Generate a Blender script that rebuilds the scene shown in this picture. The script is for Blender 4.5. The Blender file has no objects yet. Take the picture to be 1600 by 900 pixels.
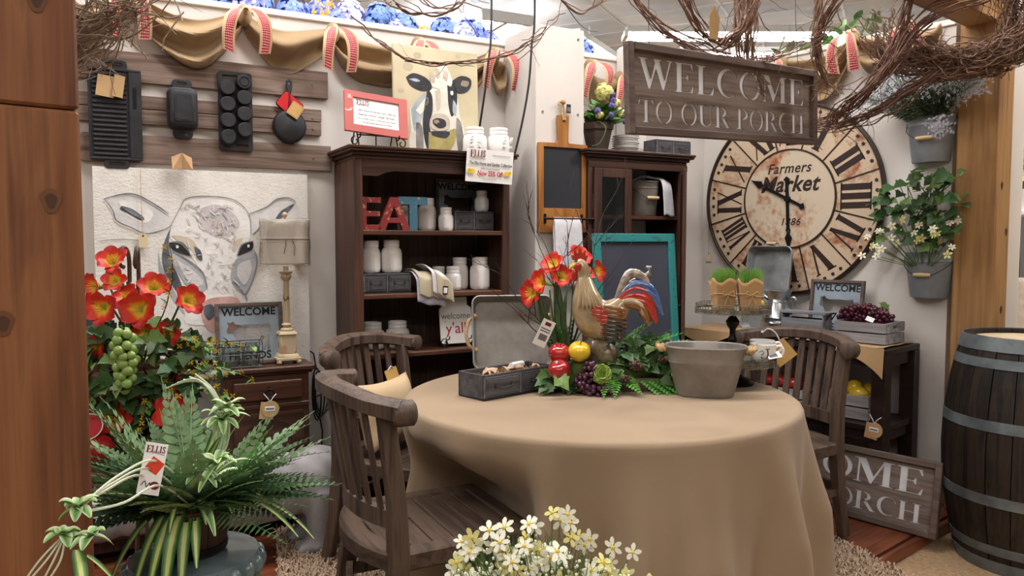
import bpy, math, random
from math import sin, cos, pi, radians, sqrt, atan2
from mathutils import Vector as V, Matrix as MX, noise
from mathutils.geometry import tessellate_polygon

SC = bpy.context.scene
COL = SC.collection
rnd = random.Random(11)

# ------------------------------------------------------------------ camera
cam = bpy.data.cameras.new('camera')
cam.lens = 27.0
cam.sensor_width = 36.0
cam.clip_start = 0.05
cam_ob = bpy.data.objects.new('camera', cam)
COL.objects.link(cam_ob)
cam_ob.location = (0, 0, 1.35)
cam_ob.rotation_euler = (radians(90 - 3.43), 0, 0)
SC.camera = cam_ob

# ------------------------------------------------------------------ world, exposure
wd = bpy.data.worlds.new('store_ambient')
SC.world = wd
wd.use_nodes = True
wd.node_tree.nodes['Background'].inputs[0].default_value = (1.0, 0.97, 0.94, 1)
wd.node_tree.nodes['Background'].inputs[1].default_value = 0.09
SC.view_settings.view_transform = 'Standard'
SC.view_settings.look = 'None'
SC.view_settings.gamma = 1.0
SC.view_settings.exposure = 0.22
SC.cycles.use_denoising = True
SC.cycles.max_bounces = 6
SC.cycles.transparent_max_bounces = 12

# ------------------------------------------------------------------ lights of the store ceiling fixtures
CEIL = 4.0
def area(x, y, rz, sx, sy, power, z=CEIL - .16):
    l = bpy.data.lights.new('fluorescent_light', 'AREA')
    l.shape = 'RECTANGLE'; l.size = sx; l.size_y = sy; l.energy = power
    l.color = (1.0, 0.965, 0.93)
    o = bpy.data.objects.new('fluorescent_light', l)
    COL.objects.link(o); o.location = (x, y, z); o.rotation_euler = (0, 0, rz)
    return o
FIX = [(-2.6, 2.6, 0), (0.2, 2.9, 0), (3.0, 3.2, 0), (-1.0, 5.2, 0), (2.2, 5.6, 0), (-1.6, -0.6, 0), (1.6, -0.6, 0), (-1.8, -3.2, 0), (1.4, -3.2, 0)]
for x, y, r in FIX:
    area(x, y, r, 2.4, .3, 84 if y > 1 else (34 if y > -1 else 78))

# ------------------------------------------------------------------ colours and materials
def rgb(h):
    h = h.lstrip('#')
    def f(c):
        c = c / 255
        return c / 12.92 if c <= .04045 else ((c + .055) / 1.055) ** 2.4
    return tuple(f(int(h[i:i + 2], 16)) for i in (0, 2, 4)) + (1,)

class NT:
    def __init__(s, name):
        s.m = bpy.data.materials.new(name); s.m.use_nodes = True
        s.t = s.m.node_tree; s.p = s.t.nodes['Principled BSDF']
    def n(s, typ, **kw):
        n = s.t.nodes.new(typ)
        for k, v in kw.items():
            if k.startswith('i_'):
                n.inputs[k[2:].replace('_', ' ')].default_value = v
            else: setattr(n, k, v)
        return n
    def l(s, a, b): s.t.links.new(a, b)
    def ramp(s, fac, stops, interp='LINEAR'):
        r = s.n('ShaderNodeValToRGB'); e = r.color_ramp.elements
        r.color_ramp.interpolation = interp
        while len(e) < len(stops): e.new(.5)
        for k, (p, c) in zip(e, stops):
            k.position = p; k.color = rgb(c) if isinstance(c, str) else c
        s.l(fac, r.inputs[0]); return r.outputs[0]
    def math(s, op, a, b=None):
        n = s.n('ShaderNodeMath', operation=op)
        for i, x in enumerate((a, b)):
            if x is None: continue
            if isinstance(x, (int, float)): n.inputs[i].default_value = x
            else: s.l(x, n.inputs[i])
        return n.outputs[0]
    def mix(s, fac, a, b, mode='MIX'):
        n = s.n('ShaderNodeMix', data_type='RGBA', blend_type=mode)
        for i, x in ((0, fac), (6, a), (7, b)):
            if isinstance(x, (int, float)): n.inputs[i].default_value = x
            elif isinstance(x, str): n.inputs[i].default_value = rgb(x)
            elif isinstance(x, tuple): n.inputs[i].default_value = x
            else: s.l(x, n.inputs[i])
        return n.outputs[2]
    def coord(s, out='Object', scale=(1, 1, 1), rnd=0):
        tc = s.n('ShaderNodeTexCoord'); mp = s.n('ShaderNodeMapping')
        mp.inputs['Scale'].default_value = scale
        s.l(tc.outputs[out], mp.inputs[0])
        if rnd:
            oi = s.n('ShaderNodeObjectInfo')
            s.l(s.math('MULTIPLY', oi.outputs['Random'], 37.0), mp.inputs['Location'])
        return mp.outputs[0]
    def noise(s, vec, scale, detail=4, dist=0):
        n = s.n('ShaderNodeTexNoise', i_Scale=scale, i_Detail=detail, i_Distortion=dist)
        s.l(vec, n.inputs['Vector']); return n.outputs[0]
    def bump(s, h, strength=.3, dist=.004):
        b = s.n('ShaderNodeBump', i_Strength=strength, i_Distance=dist)
        s.l(h, b.inputs['Height']); s.l(b.outputs[0], s.p.inputs['Normal'])
    def col(s, x):
        if isinstance(x, str): s.p.inputs['Base Color'].default_value = rgb(x)
        else: s.l(x, s.p.inputs['Base Color'])
    def set(s, rough=.6, metal=0, coat=0, spec=.5):
        s.p.inputs['Roughness'].default_value = rough; s.p.inputs['Metallic'].default_value = metal
        s.p.inputs['Coat Weight'].default_value = coat; s.p.inputs['Specular IOR Level'].default_value = spec
        return s.m

def plain(name, c, c2=None, rough=.6, metal=0, scale=12, bump=0, bscale=60, coat=0, spec=.5, lo=.35, hi=.65, rvar=0):
    t = NT(name)
    if c2:
        v = t.coord(rnd=1)
        col = t.ramp(t.noise(v, scale, 5), [(lo, c), (hi, c2)])
    else: col = None
    if rvar:
        oi = t.n('ShaderNodeObjectInfo')
        h = t.n('ShaderNodeHueSaturation')
        t.l(t.math('ADD', t.math('MULTIPLY', oi.outputs['Random'], rvar), 1 - rvar / 2), h.inputs['Value'])
        t.l(t.math('ADD', t.math('MULTIPLY', oi.outputs['Random'], .03), .485), h.inputs['Hue'])
        if col is None: h.inputs['Color'].default_value = rgb(c)
        else: t.l(col, h.inputs['Color'])
        col = h.outputs[0]
    t.col(c if col is None else col)
    if bump:
        t.bump(t.noise(t.coord(), bscale, 4), bump)
    return t.set(rough, metal, coat, spec)

def wood(name, cs, axis=0, scale=5, rough=.55, bump=.25, coat=0, rvar=.25, ring=1.0, spec=.4):
    t = NT(name)
    sc = [scale * 4] * 3; sc[axis] = scale * .35
    v = t.coord(scale=tuple(sc), rnd=1)
    n1 = t.noise(v, 1.2, 6, .6 * ring)
    sc2 = [scale * 26] * 3; sc2[axis] = scale * .9
    n2 = t.noise(t.coord(scale=tuple(sc2), rnd=1), 1.0, 3)
    f = t.math('ADD', t.math('MULTIPLY', n1, .7), t.math('MULTIPLY', n2, .3))
    k = len(cs)
    col = t.ramp(f, [(.33 + .34 * i / (k - 1), c) for i, c in enumerate(cs)])
    if rvar:
        oi = t.n('ShaderNodeObjectInfo'); h = t.n('ShaderNodeHueSaturation')
        t.l(t.math('ADD', t.math('MULTIPLY', oi.outputs['Random'], rvar), 1 - rvar / 2), h.inputs['Value'])
        t.l(col, h.inputs['Color']); col = h.outputs[0]
    t.col(col)
    t.bump(f, bump, .003)
    return t.set(rough, 0, coat, spec)

def galv(name, c1, c2, rough=.42, metal=.75):
    t = NT(name); v = t.coord(rnd=1)
    vo = t.n('ShaderNodeTexVoronoi', i_Scale=45.0); t.l(v, vo.inputs['Vector'])
    n = t.noise(v, 9, 5)
    f = t.math('ADD', t.math('MULTIPLY', vo.outputs['Color'], .12), t.math('MULTIPLY', n, .88))
    t.col(t.ramp(f, [(.3, c1), (.7, c2)]))
    r = t.math('ADD', t.math('MULTIPLY', n, .35), rough - .17); t.l(r, t.p.inputs['Roughness'])
    m = t.set(rough, metal); t.l(r, t.p.inputs['Roughness']); return m

def weave(name, c1, c2, scale=380, rough=.9, bump=.35, big=3):
    t = NT(name); v = t.coord()
    w1 = t.n('ShaderNodeTexWave', wave_type='BANDS', bands_direction='X', i_Scale=scale / 3, i_Distortion=2.0)
    w2 = t.n('ShaderNodeTexWave', wave_type='BANDS', bands_direction='Z', i_Scale=scale / 3, i_Distortion=2.0)
    t.l(v, w1.inputs[0]); t.l(v, w2.inputs[0])
    f = t.math('MULTIPLY', w1.outputs['Fac'], w2.outputs['Fac'])
    n = t.noise(v, big, 5)
    g = t.math('ADD', t.math('MULTIPLY', f, .3), t.math('MULTIPLY', n, .7))
    t.col(t.ramp(g, [(.25, c1), (.6, c2)])); t.bump(f, bump, .001)
    m = t.set(rough, 0, 0, .1)
    t.p.inputs['Sheen Weight'].default_value = .15
    return m

def glass(name, tint=(.92, .95, .94, 1), ref=.12):
    t = NT(name); o = t.t.nodes['Material Output']
    tr = t.n('ShaderNodeBsdfTransparent'); tr.inputs[0].default_value = tint
    gl = t.n('ShaderNodeBsdfGlossy'); gl.inputs['Roughness'].default_value = .04
    lw = t.n('ShaderNodeLayerWeight', i_Blend=.25)
    mx = t.n('ShaderNodeMixShader')
    t.l(t.math('ADD', t.math('MULTIPLY', lw.outputs['Fresnel'], .7), ref * .4), mx.inputs[0])
    t.l(tr.outputs[0], mx.inputs[1]); t.l(gl.outputs[0], mx.inputs[2]); t.l(mx.outputs[0], o.inputs[0])
    return t.m

def emit(name, c, s):
    t = NT(name); t.p.inputs['Emission Color'].default_value = rgb(c); t.p.inputs['Emission Strength'].default_value = s
    t.col(c); return t.m

def gingham():
    t = NT('gingham_ribbon'); uv = t.coord('UV'); sp = t.n('ShaderNodeSeparateXYZ'); t.l(uv, sp.inputs[0])
    u, v = sp.outputs[0], sp.outputs[1]
    def cell(x, n): return t.math('LESS_THAN', t.math('FRACT', t.math('MULTIPLY', x, n)), .5)
    a, b = cell(u, 8.0), cell(v, 30.0)
    s = t.math('MULTIPLY', t.math('ADD', a, b), .5)
    red = t.ramp(s, [(.1, 'ead0ca'), (.5, 'c23a48'), (.95, 'a01626')])
    edge = t.math('GREATER_THAN', t.math('ABSOLUTE', t.math('SUBTRACT', u, .5)), .31)
    t.col(t.mix(edge, red, 'cdb08c')); return t.set(.85, 0, 0, .1)

def ramp_uv(name, stops, chan=0, rough=.5, coat=0, rvar=0, center=False, bump=0):
    t = NT(name); sp = t.n('ShaderNodeSeparateXYZ'); t.l(t.coord('UV'), sp.inputs[0])
    f = sp.outputs[chan]
    if center: f = t.math('MULTIPLY', t.math('ABSOLUTE', t.math('SUBTRACT', f, .5)), 2.0)
    if bump or True:
        f = t.math('ADD', f, t.math('MULTIPLY', t.math('SUBTRACT', t.noise(t.coord(rnd=1), 60, 3), .5), .18))
    col = t.ramp(f, stops)
    if rvar:
        oi = t.n('ShaderNodeObjectInfo'); h = t.n('ShaderNodeHueSaturation')
        t.l(t.math('ADD', t.math('MULTIPLY', oi.outputs['Random'], rvar), 1 - rvar / 2), h.inputs['Value'])
        t.l(col, h.inputs['Color']); col = h.outputs[0]
    t.col(col); return t.set(rough, 0, coat, .4)

def chippy(name, base, chip, scale=22, thr=.57, rough=.6):
    t = NT(name); v = t.coord(rnd=1)
    f = t.noise(v, scale, 8, .8)
    col = t.ramp(f, [(thr, base), (thr + .03, chip)])
    n2 = t.noise(v, 5, 3)
    t.col(t.mix(t.math('MULTIPLY', n2, .35), col, '4a3428')); t.bump(f, .3, .002)
    return t.set(rough, 0, 0, .35)

def rusty(name, base, rust, dark, rscale=6, lo=.55, hi=.72):
    t = NT(name); v = t.coord(rnd=1)
    a = t.noise(v, rscale, 7, .4)
    b = t.noise(v, rscale * 9, 5)
    f = t.math('ADD', t.math('MULTIPLY', a, .72), t.math('MULTIPLY', b, .28))
    t.col(t.ramp(f, [(lo - .12, base), (lo, base), (hi, rust), (min(hi + .1, 1), dark)]))
    return t.set(.55, 0, 0, .35)

W = {}
W['wall'] = plain('painted_wall', 'd6d0cb', 'cbc5c0', .75, scale=2.5, bump=.06, bscale=40)
W['wallcap'] = plain('wall_top_trim', 'e6e0d8', rough=.6)
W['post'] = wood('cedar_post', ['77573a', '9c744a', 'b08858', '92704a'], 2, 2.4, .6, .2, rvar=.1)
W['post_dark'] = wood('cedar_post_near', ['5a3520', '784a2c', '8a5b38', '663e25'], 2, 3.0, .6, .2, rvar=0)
W['floorwood'] = wood('red_floor_planks', ['4a2417', '6d3a24', '854c31'], 0, 3.5, .38, .1, rvar=.3)
W['subfloor'] = plain('dark_subfloor', '2a1710', rough=.8)
W['carpet'] = plain('beige_carpet', '9c8063', 'b89b7a', .95, scale=60, bump=.8, bscale=220, spec=.1)
W['rug'] = plain('shag_fibre', 'a08a74', 'b8a28c', .95, scale=30, spec=.1)
W['tile'] = plain('ceiling_tile', 'dedede', 'd2d2d3', .85, scale=4, rvar=.06, bump=.1, bscale=200)
W['tbar'] = plain('ceiling_grid_metal', 'e9e9e9', rough=.4)
W['tube'] = emit('fluorescent_tube', 'ffffff', 22.0)
W['fix'] = plain('fixture_white', 'e4e4e2', rough=.5)
W['burlap'] = weave('burlap', '8a7458', 'a89070', 420)
W['cloth'] = weave('tan_tablecloth', '8c7862', '9b866e', 700, bump=.12, big=1.5)
W['runner'] = weave('burlap_runner', '9c7c58', 'b79973', 500)
W['gingham'] = gingham()
W['barn'] = wood('grey_barn_board', ['4d3d34', '6b584d', '86736a', '5d4a3f'], 0, 4, .8, .5, rvar=.2)
W['iron'] = plain('cast_iron', '26262a', '323237', .55, .35, 18, .12, 160)
W['tagpaper'] = plain('kraft_tag', 'a98560', 'b7936d', .8, scale=8, rvar=.12)
W['yellowtag'] = plain('yellow_tag', 'bb9350', 'c6a060', .75, scale=8)
W['ivorytag'] = plain('ivory_tag', 'd8c6a2', rough=.8)
W['white'] = plain('white_paper', 'eeecea', rough=.7)
W['ink'] = plain('black_ink', '17161a', rough=.7)
W['redink'] = plain('red_ink', 'b3202c', rough=.7)
W['maroon'] = plain('maroon_ink', '6e1a20', rough=.7)
W['greyink'] = plain('grey_ink', '6d6d72', rough=.7)
W['yellowink'] = plain('yellow_ink', 'e3c22e', rough=.7)
W['redcloth'] = plain('red_pot_holder', 'c21f22', rough=.85)
W['black'] = plain('black_metal', '141315', rough=.45, metal=.5)
W['cable'] = plain('black_cable', '101012', rough=.5)
W['brown'] = wood('dark_walnut', ['2a1912', '452c22', '5a3b2d'], 2, 4, .5, .15, rvar=.15)
W['brownh'] = wood('dark_walnut_rail', ['22130d', '3d251b', '553628'], 0, 4, .45, .15, rvar=.15)
W['brownedge'] = wood('worn_walnut_edge', ['3d2318', '5d3a2a', '724a37'], 0, 4, .5, .15, rvar=.15)
W['brownback'] = wood('walnut_back_board', ['38281f', '4c382d', '5e493b'], 2, 4, .6, .15, rvar=.2)
W['mahog'] = wood('red_brown_dresser', ['2a1710', '46291c', '5a3826'], 0, 4, .4, .12, rvar=.1, coat=.15)
W['espresso'] = wood('espresso_console', ['140c0b', '241614', '33211d'], 0, 4, .45, .1, rvar=.1)
W['teak'] = wood('weathered_teak', ['2e251f', '4a3b33', '614f43', '403329'], 2, 5, .6, .35, rvar=.15)
W['teakx'] = wood('weathered_teak_seat', ['31261f', '48392f', '5c4a3d', '3e3128'], 1, 5, .6, .35, rvar=.2)
W['ceram'] = plain('white_glaze', 'f5f3f0', rough=.22, coat=.4)
W['ivoryc'] = plain('cream_glaze', 'e3dccf', rough=.25, coat=.4)
W['dbox'] = wood('grey_black_drawer_box', ['37363a', '4a494e', '5f5e63'], 0, 6, .55, .3, rvar=.1)
W['dboxedge'] = plain('rubbed_grey_edge', '77767b', '504f54', .6, scale=40)
W['galv'] = galv('galvanised_steel', '7b7e80', 'a3a6a8', .45, .55)
W['galvd'] = galv('dull_zinc_tub', '77716a', '96908a', .5, .35)
W['galvl'] = galv('light_tin', 'd0d4da', 'e6e9ec', .45, .05)
W['bucket'] = galv('blue_grey_bucket', '7d838b', '989ea6', .5, .25)
W['tin'] = galv('shiny_tin', '85898d', 'b5b9bc', .25, .9)
W['rope'] = plain('jute_rope', 'a5875f', 'c4a67c', .9, scale=90, bump=.8, bscale=300, spec=.1)
W['signwood'] = wood('grey_brown_sign', ['544840', '6e5f56', '84766e', '62544b'], 0, 5, .65, .3, rvar=0)
W['signframe'] = wood('sign_frame_wood', ['463b36', '5f5049', '73645c'], 0, 5, .65, .3, rvar=.1)
W['teal'] = chippy('teal_paint', '2a8a8b', '1f6a6e', 30, .6, .5)
W['slate'] = plain('chalkboard_slate', '3d3f4c', '454855', .45, scale=3)
W['slateb'] = plain('black_slate', '202228', '2a2c33', .5, scale=4)
W['honey'] = wood('honey_oak', ['7b4a1e', '9c6630', 'b27b40'], 2, 5, .45, .15, rvar=.05)
W['redpaint'] = chippy('chipped_red_paint', '8e2f30', 'c08a6a', 30, .58)
W['bluepaint'] = chippy('chipped_blue_paint', '3f7288', 'a98a5c', 30, .58)
W['certred'] = chippy('coral_red_frame', 'c06562', 'e6c2b8', 26, .66)
W['linen'] = plain('lampshade_linen', 'efe5d8', 'f4ebdf', .8, scale=60)
W['cream'] = chippy('cream_distressed', 'cbb897', '8a6040', 16, .62, .55)
W['plastic'] = glass('clear_wrap', (.97, .97, .97, 1), .35)
W['glass'] = glass('clear_glass', (.9, .93, .92, 1), .15)
W['canvas'] = plain('canvas_white', 'e4e1dc', 'dcd8d2', .7, scale=20, bump=.55, bscale=95)
W['canvas_edge'] = plain('canvas_edge', 'd7d1c8', rough=.8)
W['ply'] = plain('cream_plywood', 'c9bda0', 'b5a98a', .7, scale=5)
W['concrete'] = plain('grey_concrete', '8f8d8f', 'aaa7a8', .85, scale=9, bump=.3, bscale=50)
W['pillow'] = weave('pale_burlap_pillow', 'bfa684', 'd0b896', 420)
W['whitecloth'] = plain('white_towel', 'dedce0', 'cfcdd4', .95, scale=30, bump=.4, bscale=300, spec=.1)
W['lav'] = plain('lavender_towel', 'b9b6c8', 'cac7d6', .95, scale=30, spec=.1)
W['natcloth'] = weave('natural_linen_cloth', 'b0a48c', 'c2b69e', 500)
W['label'] = plain('price_label', 'f0efee', rough=.6)
# plants
W['ivy'] = plain('ivy_leaf', '26451f', '41652f', .5, scale=25, rvar=.5)
W['ivyl'] = plain('ivy_leaf_light', '54733a', '7a934e', .5, scale=25, rvar=.4)
W['fern'] = plain('fern_green', '456840', '5f8050', .55, scale=12, rvar=.35)
W['fernb'] = plain('bright_fern', '3f7a25', '5f9a38', .5, scale=12, rvar=.3)
W['fernd'] = plain('dark_fern', '365034', '4a6842', .55, scale=12, rvar=.3)
W['stem'] = plain('brown_stem', '3b2a1e', rough=.8)
W['gstem'] = plain('green_stem', '4f6d35', rough=.7)
W['twig'] = plain('grapevine_twig', '5e4538', '866656', .85, scale=30, rvar=.15)
W['twigp'] = plain('pale_grapevine_twig', '75604f', '9c8875', .85, scale=30)
W['blade'] = ramp_uv('spider_leaf', [(.25, 'c8cf86'), (.42, '6f9a48'), (.8, '2f5a2c')], 0, .45, rvar=.3, center=True)
W['bladew'] = ramp_uv('pale_spider_leaf', [(.2, '6f9f55'), (.6, 'a9c489'), (.9, 'd8e2bd')], 0, .45, rvar=.3, center=True)
W['runnerw'] = plain('pale_runner_stem', 'cfd6bd', rough=.6)
W['petal'] = ramp_uv('lily_petal', [(.02, 'c9c04a'), (.22, 'e8c24c'), (.42, 'e2492b'), (.75, 'c41d20')], 1, .45, rvar=.2)
W['yellow'] = plain('yellow_petal', 'e2bd2e', rough=.55)
W['daisyw'] = plain('white_petal', 'ecebe2', 'd9d9b4', .6, scale=14, rvar=.15)
W['daisyy'] = plain('cream_yellow_petal', 'dcd892', 'c8c478', .6, scale=14, rvar=.2)
W['bluef'] = plain('hydrangea_blue', '5878d4', '8ea6ee', .6, scale=40, rvar=.3)
W['lavf'] = plain('pale_lavender_floret', 'b0b4ea', 'd0d2f4', .6, scale=40, rvar=.2)
W['purple'] = plain('purple_bloom', '5a4a96', '7d6fb8', .6, scale=40)
W['grapeg'] = plain('green_grape', '7f9f4c', '9cb868', .3, scale=20, rvar=.25, coat=.3)
W['grapep'] = plain('purple_grape', '3d0f22', '56182e', .25, scale=20, rvar=.3, coat=.4)
W['grapev'] = plain('violet_grape', '3a1b33', '55283f', .3, scale=20, rvar=.3, coat=.4)
W['apple'] = plain('red_apple', '98161c', 'b3322c', .2, scale=9, coat=.6)
W['appley'] = plain('yellow_apple', 'd3ab1c', 'dfc03a', .2, scale=9, coat=.6)
W['lemon'] = plain('yellow_lemon', 'd6ad22', 'e3c23a', .3, scale=9, coat=.5)
W['arti'] = plain('artichoke_green', '7d9a3e', '98b04e', .5, scale=20, rvar=.25)
W['berry'] = plain('dark_berry', '3a1a1c', '5d2c28', .35, scale=30, rvar=.4)
W['moss'] = plain('moss', '43502a', '5d6a38', .95, scale=50, bump=.9, bscale=120)
W['grass'] = plain('bright_grass', '5f9a3a', '8abf55', .6, scale=20, rvar=.3)
W['kraft'] = plain('kraft_wrap', 'b0885c', 'c09b70', .8, scale=6, bump=.2, bscale=40)
W['potwood'] = wood('dark_bucket_stave', ['24150e', '3b2417', '4d321f'], 2, 5, .45, .3, rvar=.2)
W['potbrown'] = plain('brown_pot', '3a2a24', '4b3830', .7, scale=10)
W['stool'] = plain('blue_grey_glaze', '4f5f63', '6d7d7f', .25, scale=8, coat=.5)
W['crate'] = wood('whitewashed_crate', ['6d6a6c', '8f8c8e', 'aaa8aa'], 0, 6, .75, .4, rvar=.2)
W['crated'] = wood('grey_crate', ['5e6068', '7c7f88', '95989f'], 0, 6, .75, .4, rvar=.2)
W['roost'] = plain('rooster_tan_glaze', '95805f', 'b39f80', .16, scale=14, coat=.8, bump=.25, bscale=40)
W['roostr'] = plain('rooster_red_glaze', 'a62a20', 'b8402c', .15, scale=20, coat=.8)
W['roostb'] = plain('rooster_blue_glaze', '3b5488', '5d78a8', .15, scale=30, coat=.8)
W['roostw'] = plain('rooster_grey_glaze', '6d6258', 'b0a493', .15, scale=30, coat=.8)
W['roostk'] = plain('rooster_black_glaze', '221f1e', '453c34', .15, scale=30, coat=.8)
W['roostbrown'] = plain('rooster_brown_glaze', '7a4b26', '96683e', .15, scale=30, coat=.8)
W['stump'] = plain('glazed_stump', '8a7a60', '4a3d30', .3, scale=26, coat=.5, bump=.8, bscale=60)
W['clockface'] = rusty('clock_rust', 'c3ae95', '8f5230', '5a2e1a', 5, .50, .64)
W['clockmid'] = rusty('clock_centre', 'c4b5a0', '9c5a32', '6b361f', 4, .54, .67)
W['clockrim'] = plain('clock_dark_rim', '241a17', '3a2a22', .5, scale=20, metal=.4)
W['clocknum'] = rusty('clock_numeral', '2c1d1a', '4a3028', 'b5936c', 20, .62, .75)
W['stave'] = wood('oak_stave', ['0b0908', '15100e', '2c2118', '100c0b'], 2, 4, .55, .35, rvar=.35)
W['hoop'] = galv('barrel_hoop', '565e62', '7b8488', .5, .5)
W['lid'] = wood('pale_barrel_lid', ['b7a386', 'cbb898', 'd8c8ab'], 0, 4, .6, .1, rvar=.05)
W['shell'] = plain('shell_pink', 'b79a84', 'cdb39c', .5, scale=20)
W['straw'] = plain('straw', 'b59a6b', rough=.9)
W['bluemetal'] = plain('pale_blue_plate', 'a4b2bd', '93a1ad', .4, scale=8, metal=.35)
W['wire'] = plain('grey_wire', '4d4a48', rough=.45, metal=.7)
W['lace'] = plain('lace_cloth', 'cdbfae', 'dcd0c0', .9, scale=25, bump=.6, bscale=60)
W['woodhandle'] = plain('pale_wood_grip', 'cfb68c', rough=.5)
W['weathmetal'] = plain('aged_tin_gallery', '5a554d', '85806f', .6, scale=60, metal=.4)
# ------------------------------------------------------------------ mesh helpers
class MB:
    def __init__(s): s.v = []; s.f = []; s.m = []; s.s = []; s.uv = {}
    def add(s, vs, fs, mat=0, sm=False, mx=None, uv=None):
        o = len(s.v)
        for i, p in enumerate(vs):
            s.v.append(tuple(mx @ V(p)) if mx is not None else tuple(p))
            if uv: s.uv[o + i] = uv[i]
        for f in fs:
            s.f.append(tuple(i + o for i in f)); s.m.append(mat); s.s.append(sm)
        return s
    def box(s, x0, x1, y0, y1, z0, z1, mat=0, mx=None):
        vs = [(x, y, z) for x in (x0, x1) for y in (y0, y1) for z in (z0, z1)]
        return s.add(vs, [(0, 1, 3, 2), (4, 6, 7, 5), (0, 4, 5, 1), (2, 3, 7, 6), (0, 2, 6, 4), (1, 5, 7, 3)], mat, False, mx)
    def lathe(s, prof, n=24, mat=0, mx=None, sx=1, sy=1, sm=True, a0=0, a1=2 * pi):
        full = abs(a1 - a0 - 2 * pi) < 1e-6; k = n if full else n + 1
        vs = [(r * cos(a0 + (a1 - a0) * j / n) * sx, r * sin(a0 + (a1 - a0) * j / n) * sy, z) for r, z in prof for j in range(k)]
        fs = []
        for i in range(len(prof) - 1):
            for j in range(n):
                b = (j + 1) % k
                fs.append((i * k + j, i * k + b, (i + 1) * k + b, (i + 1) * k + j))
        s.add(vs, fs, mat, sm, mx)
        return s
    def cyl(s, r, z0, z1, n=20, mat=0, mx=None, r2=None):
        r2 = r if r2 is None else r2
        return s.lathe([(.0005, z0), (r, z0), (r2, z1), (.0005, z1)], n, mat, mx)
    def tube(s, pts, r, n=6, mat=0, mx=None, closed=False, sec=None, sm=True, up=None, cap=True):
        pts = [V(p) for p in pts]; k = len(pts)
        rs = r if isinstance(r, (list, tuple)) else [r] * k
        if sec is None: sec = [(cos(2 * pi * j / n), sin(2 * pi * j / n)) for j in range(n)]
        n = len(sec); vs = []; nrm = None
        for i, p in enumerate(pts):
            if closed: t = pts[(i + 1) % k] - pts[i - 1]
            else: t = pts[min(i + 1, k - 1)] - pts[max(i - 1, 0)]
            if t.length < 1e-9: t = V((0, 0, 1))
            t.normalize()
            if up is not None: nrm = V(up)
            elif nrm is None: nrm = V((0, 0, 1)) if abs(t.z) < .9 else V((1, 0, 0))
            a = nrm - t * nrm.dot(t)
            if a.length < 1e-6: a = t.orthogonal()
            a.normalize(); b = t.cross(a); nrm = a
            for u, w in sec: vs.append(p + b * (u * rs[i]) + a * (w * rs[i]))
        fs = []
        for i in range(k if closed else k - 1):
            for j in range(n):
                a, b = i * n + j, i * n + (j + 1) % n; c = ((i + 1) % k) * n
                fs.append((a, b, c + (j + 1) % n, c + j))
        if not closed and cap:
            fs.append(tuple(range(n))[::-1]); fs.append(tuple((k - 1) * n + j for j in range(n)))
        return s.add(vs, fs, mat, sm, mx)
    def grid(s, fn, nu, nv, mat=0, mx=None, sm=True, wrap=False):
        vs = []; uv = []
        for i in range(nu + 1):
            for j in range(nv + 1):
                vs.append(fn(i / nu, j / nv)); uv.append((i / nu, j / nv))
        fs = [(i * (nv + 1) + j, (i + 1) * (nv + 1) + j, (i + 1) * (nv + 1) + j + 1, i * (nv + 1) + j + 1) for i in range(nu) for j in range(nv)]
        return s.add(vs, fs, mat, sm, mx, uv)
    def prism(s, poly, y0, y1, mat=0, holes=(), mx=None, back=True):
        """polygon in the XZ plane, thickness from y0 (front) to y1"""
        loops = [list(poly)] + [list(h) for h in holes]
        tris = tessellate_polygon([[V((x, z, 0)) for x, z in lp] for lp in loops])
        flat = [p for lp in loops for p in lp]
        N = len(flat)
        def a2(t): 
            (x0, z0), (x1, z1), (x2, z2) = (flat[i] for i in t)
            return (x1 - x0) * (z2 - z0) - (x2 - x0) * (z1 - z0)
        fs = []
        for t in tris:
            t = tuple(t)
            if a2(t) < 0: t = t[::-1]
            fs.append(t)                                   # faces -y (front)
            if back: fs.append(tuple(i + N for i in t[::-1]))
        o = 0
        for li, lp in enumerate(loops):
            k = len(lp)
            ar = sum(lp[i][0] * lp[(i + 1) % k][1] - lp[(i + 1) % k][0] * lp[i][1] for i in range(k))
            for i in range(k):
                a, b = o + i, o + (i + 1) % k
                if (ar > 0) == (li == 0): fs.append((a, a + N, b + N, b))
                else: fs.append((a, b, b + N, a + N))
            o += k
        return s.add([(x, y0, z) for x, z in flat] + [(x, y1, z) for x, z in flat], fs, mat, False, mx)
    def ball(s, c, r, nu=14, nv=9, mat=0, mx=None, fn=None):
        rx, ry, rz = r if isinstance(r, (tuple, list)) else (r, r, r)
        vs = []
        for i in range(nv + 1):
            th = pi * i / nv
            for j in range(nu):
                ph = 2 * pi * j / nu
                k = fn(ph, th) if fn else 1
                vs.append((c[0] + rx * k * sin(th) * cos(ph), c[1] + ry * k * sin(th) * sin(ph), c[2] + rz * k * cos(th)))
        fs = [(i * nu + j, (i + 1) * nu + j, (i + 1) * nu + (j + 1) % nu, i * nu + (j + 1) % nu) for i in range(nv) for j in range(nu)]
        return s.add(vs, fs, mat, True, mx)
    def mesh(s, name, mats):
        me = bpy.data.meshes.new(name)
        me.from_pydata(s.v, [], s.f)
        for m in (mats if isinstance(mats, (list, tuple)) else [mats]): me.materials.append(W[m] if isinstance(m, str) else m)
        me.polygons.foreach_set('material_index', s.m)
        me.polygons.foreach_set('use_smooth', s.s)
        if s.uv:
            u = me.uv_layers.new(name='UVMap'); d = []
            for lp in me.loops:
                q = s.uv.get(lp.vertex_index, (0, 0)); d += [q[0], q[1]]
            u.data.foreach_set('uv', d)
        if any(s.s): me.set_sharp_from_angle(angle=radians(42))
        me.validate(); me.update()
        return me

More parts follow.
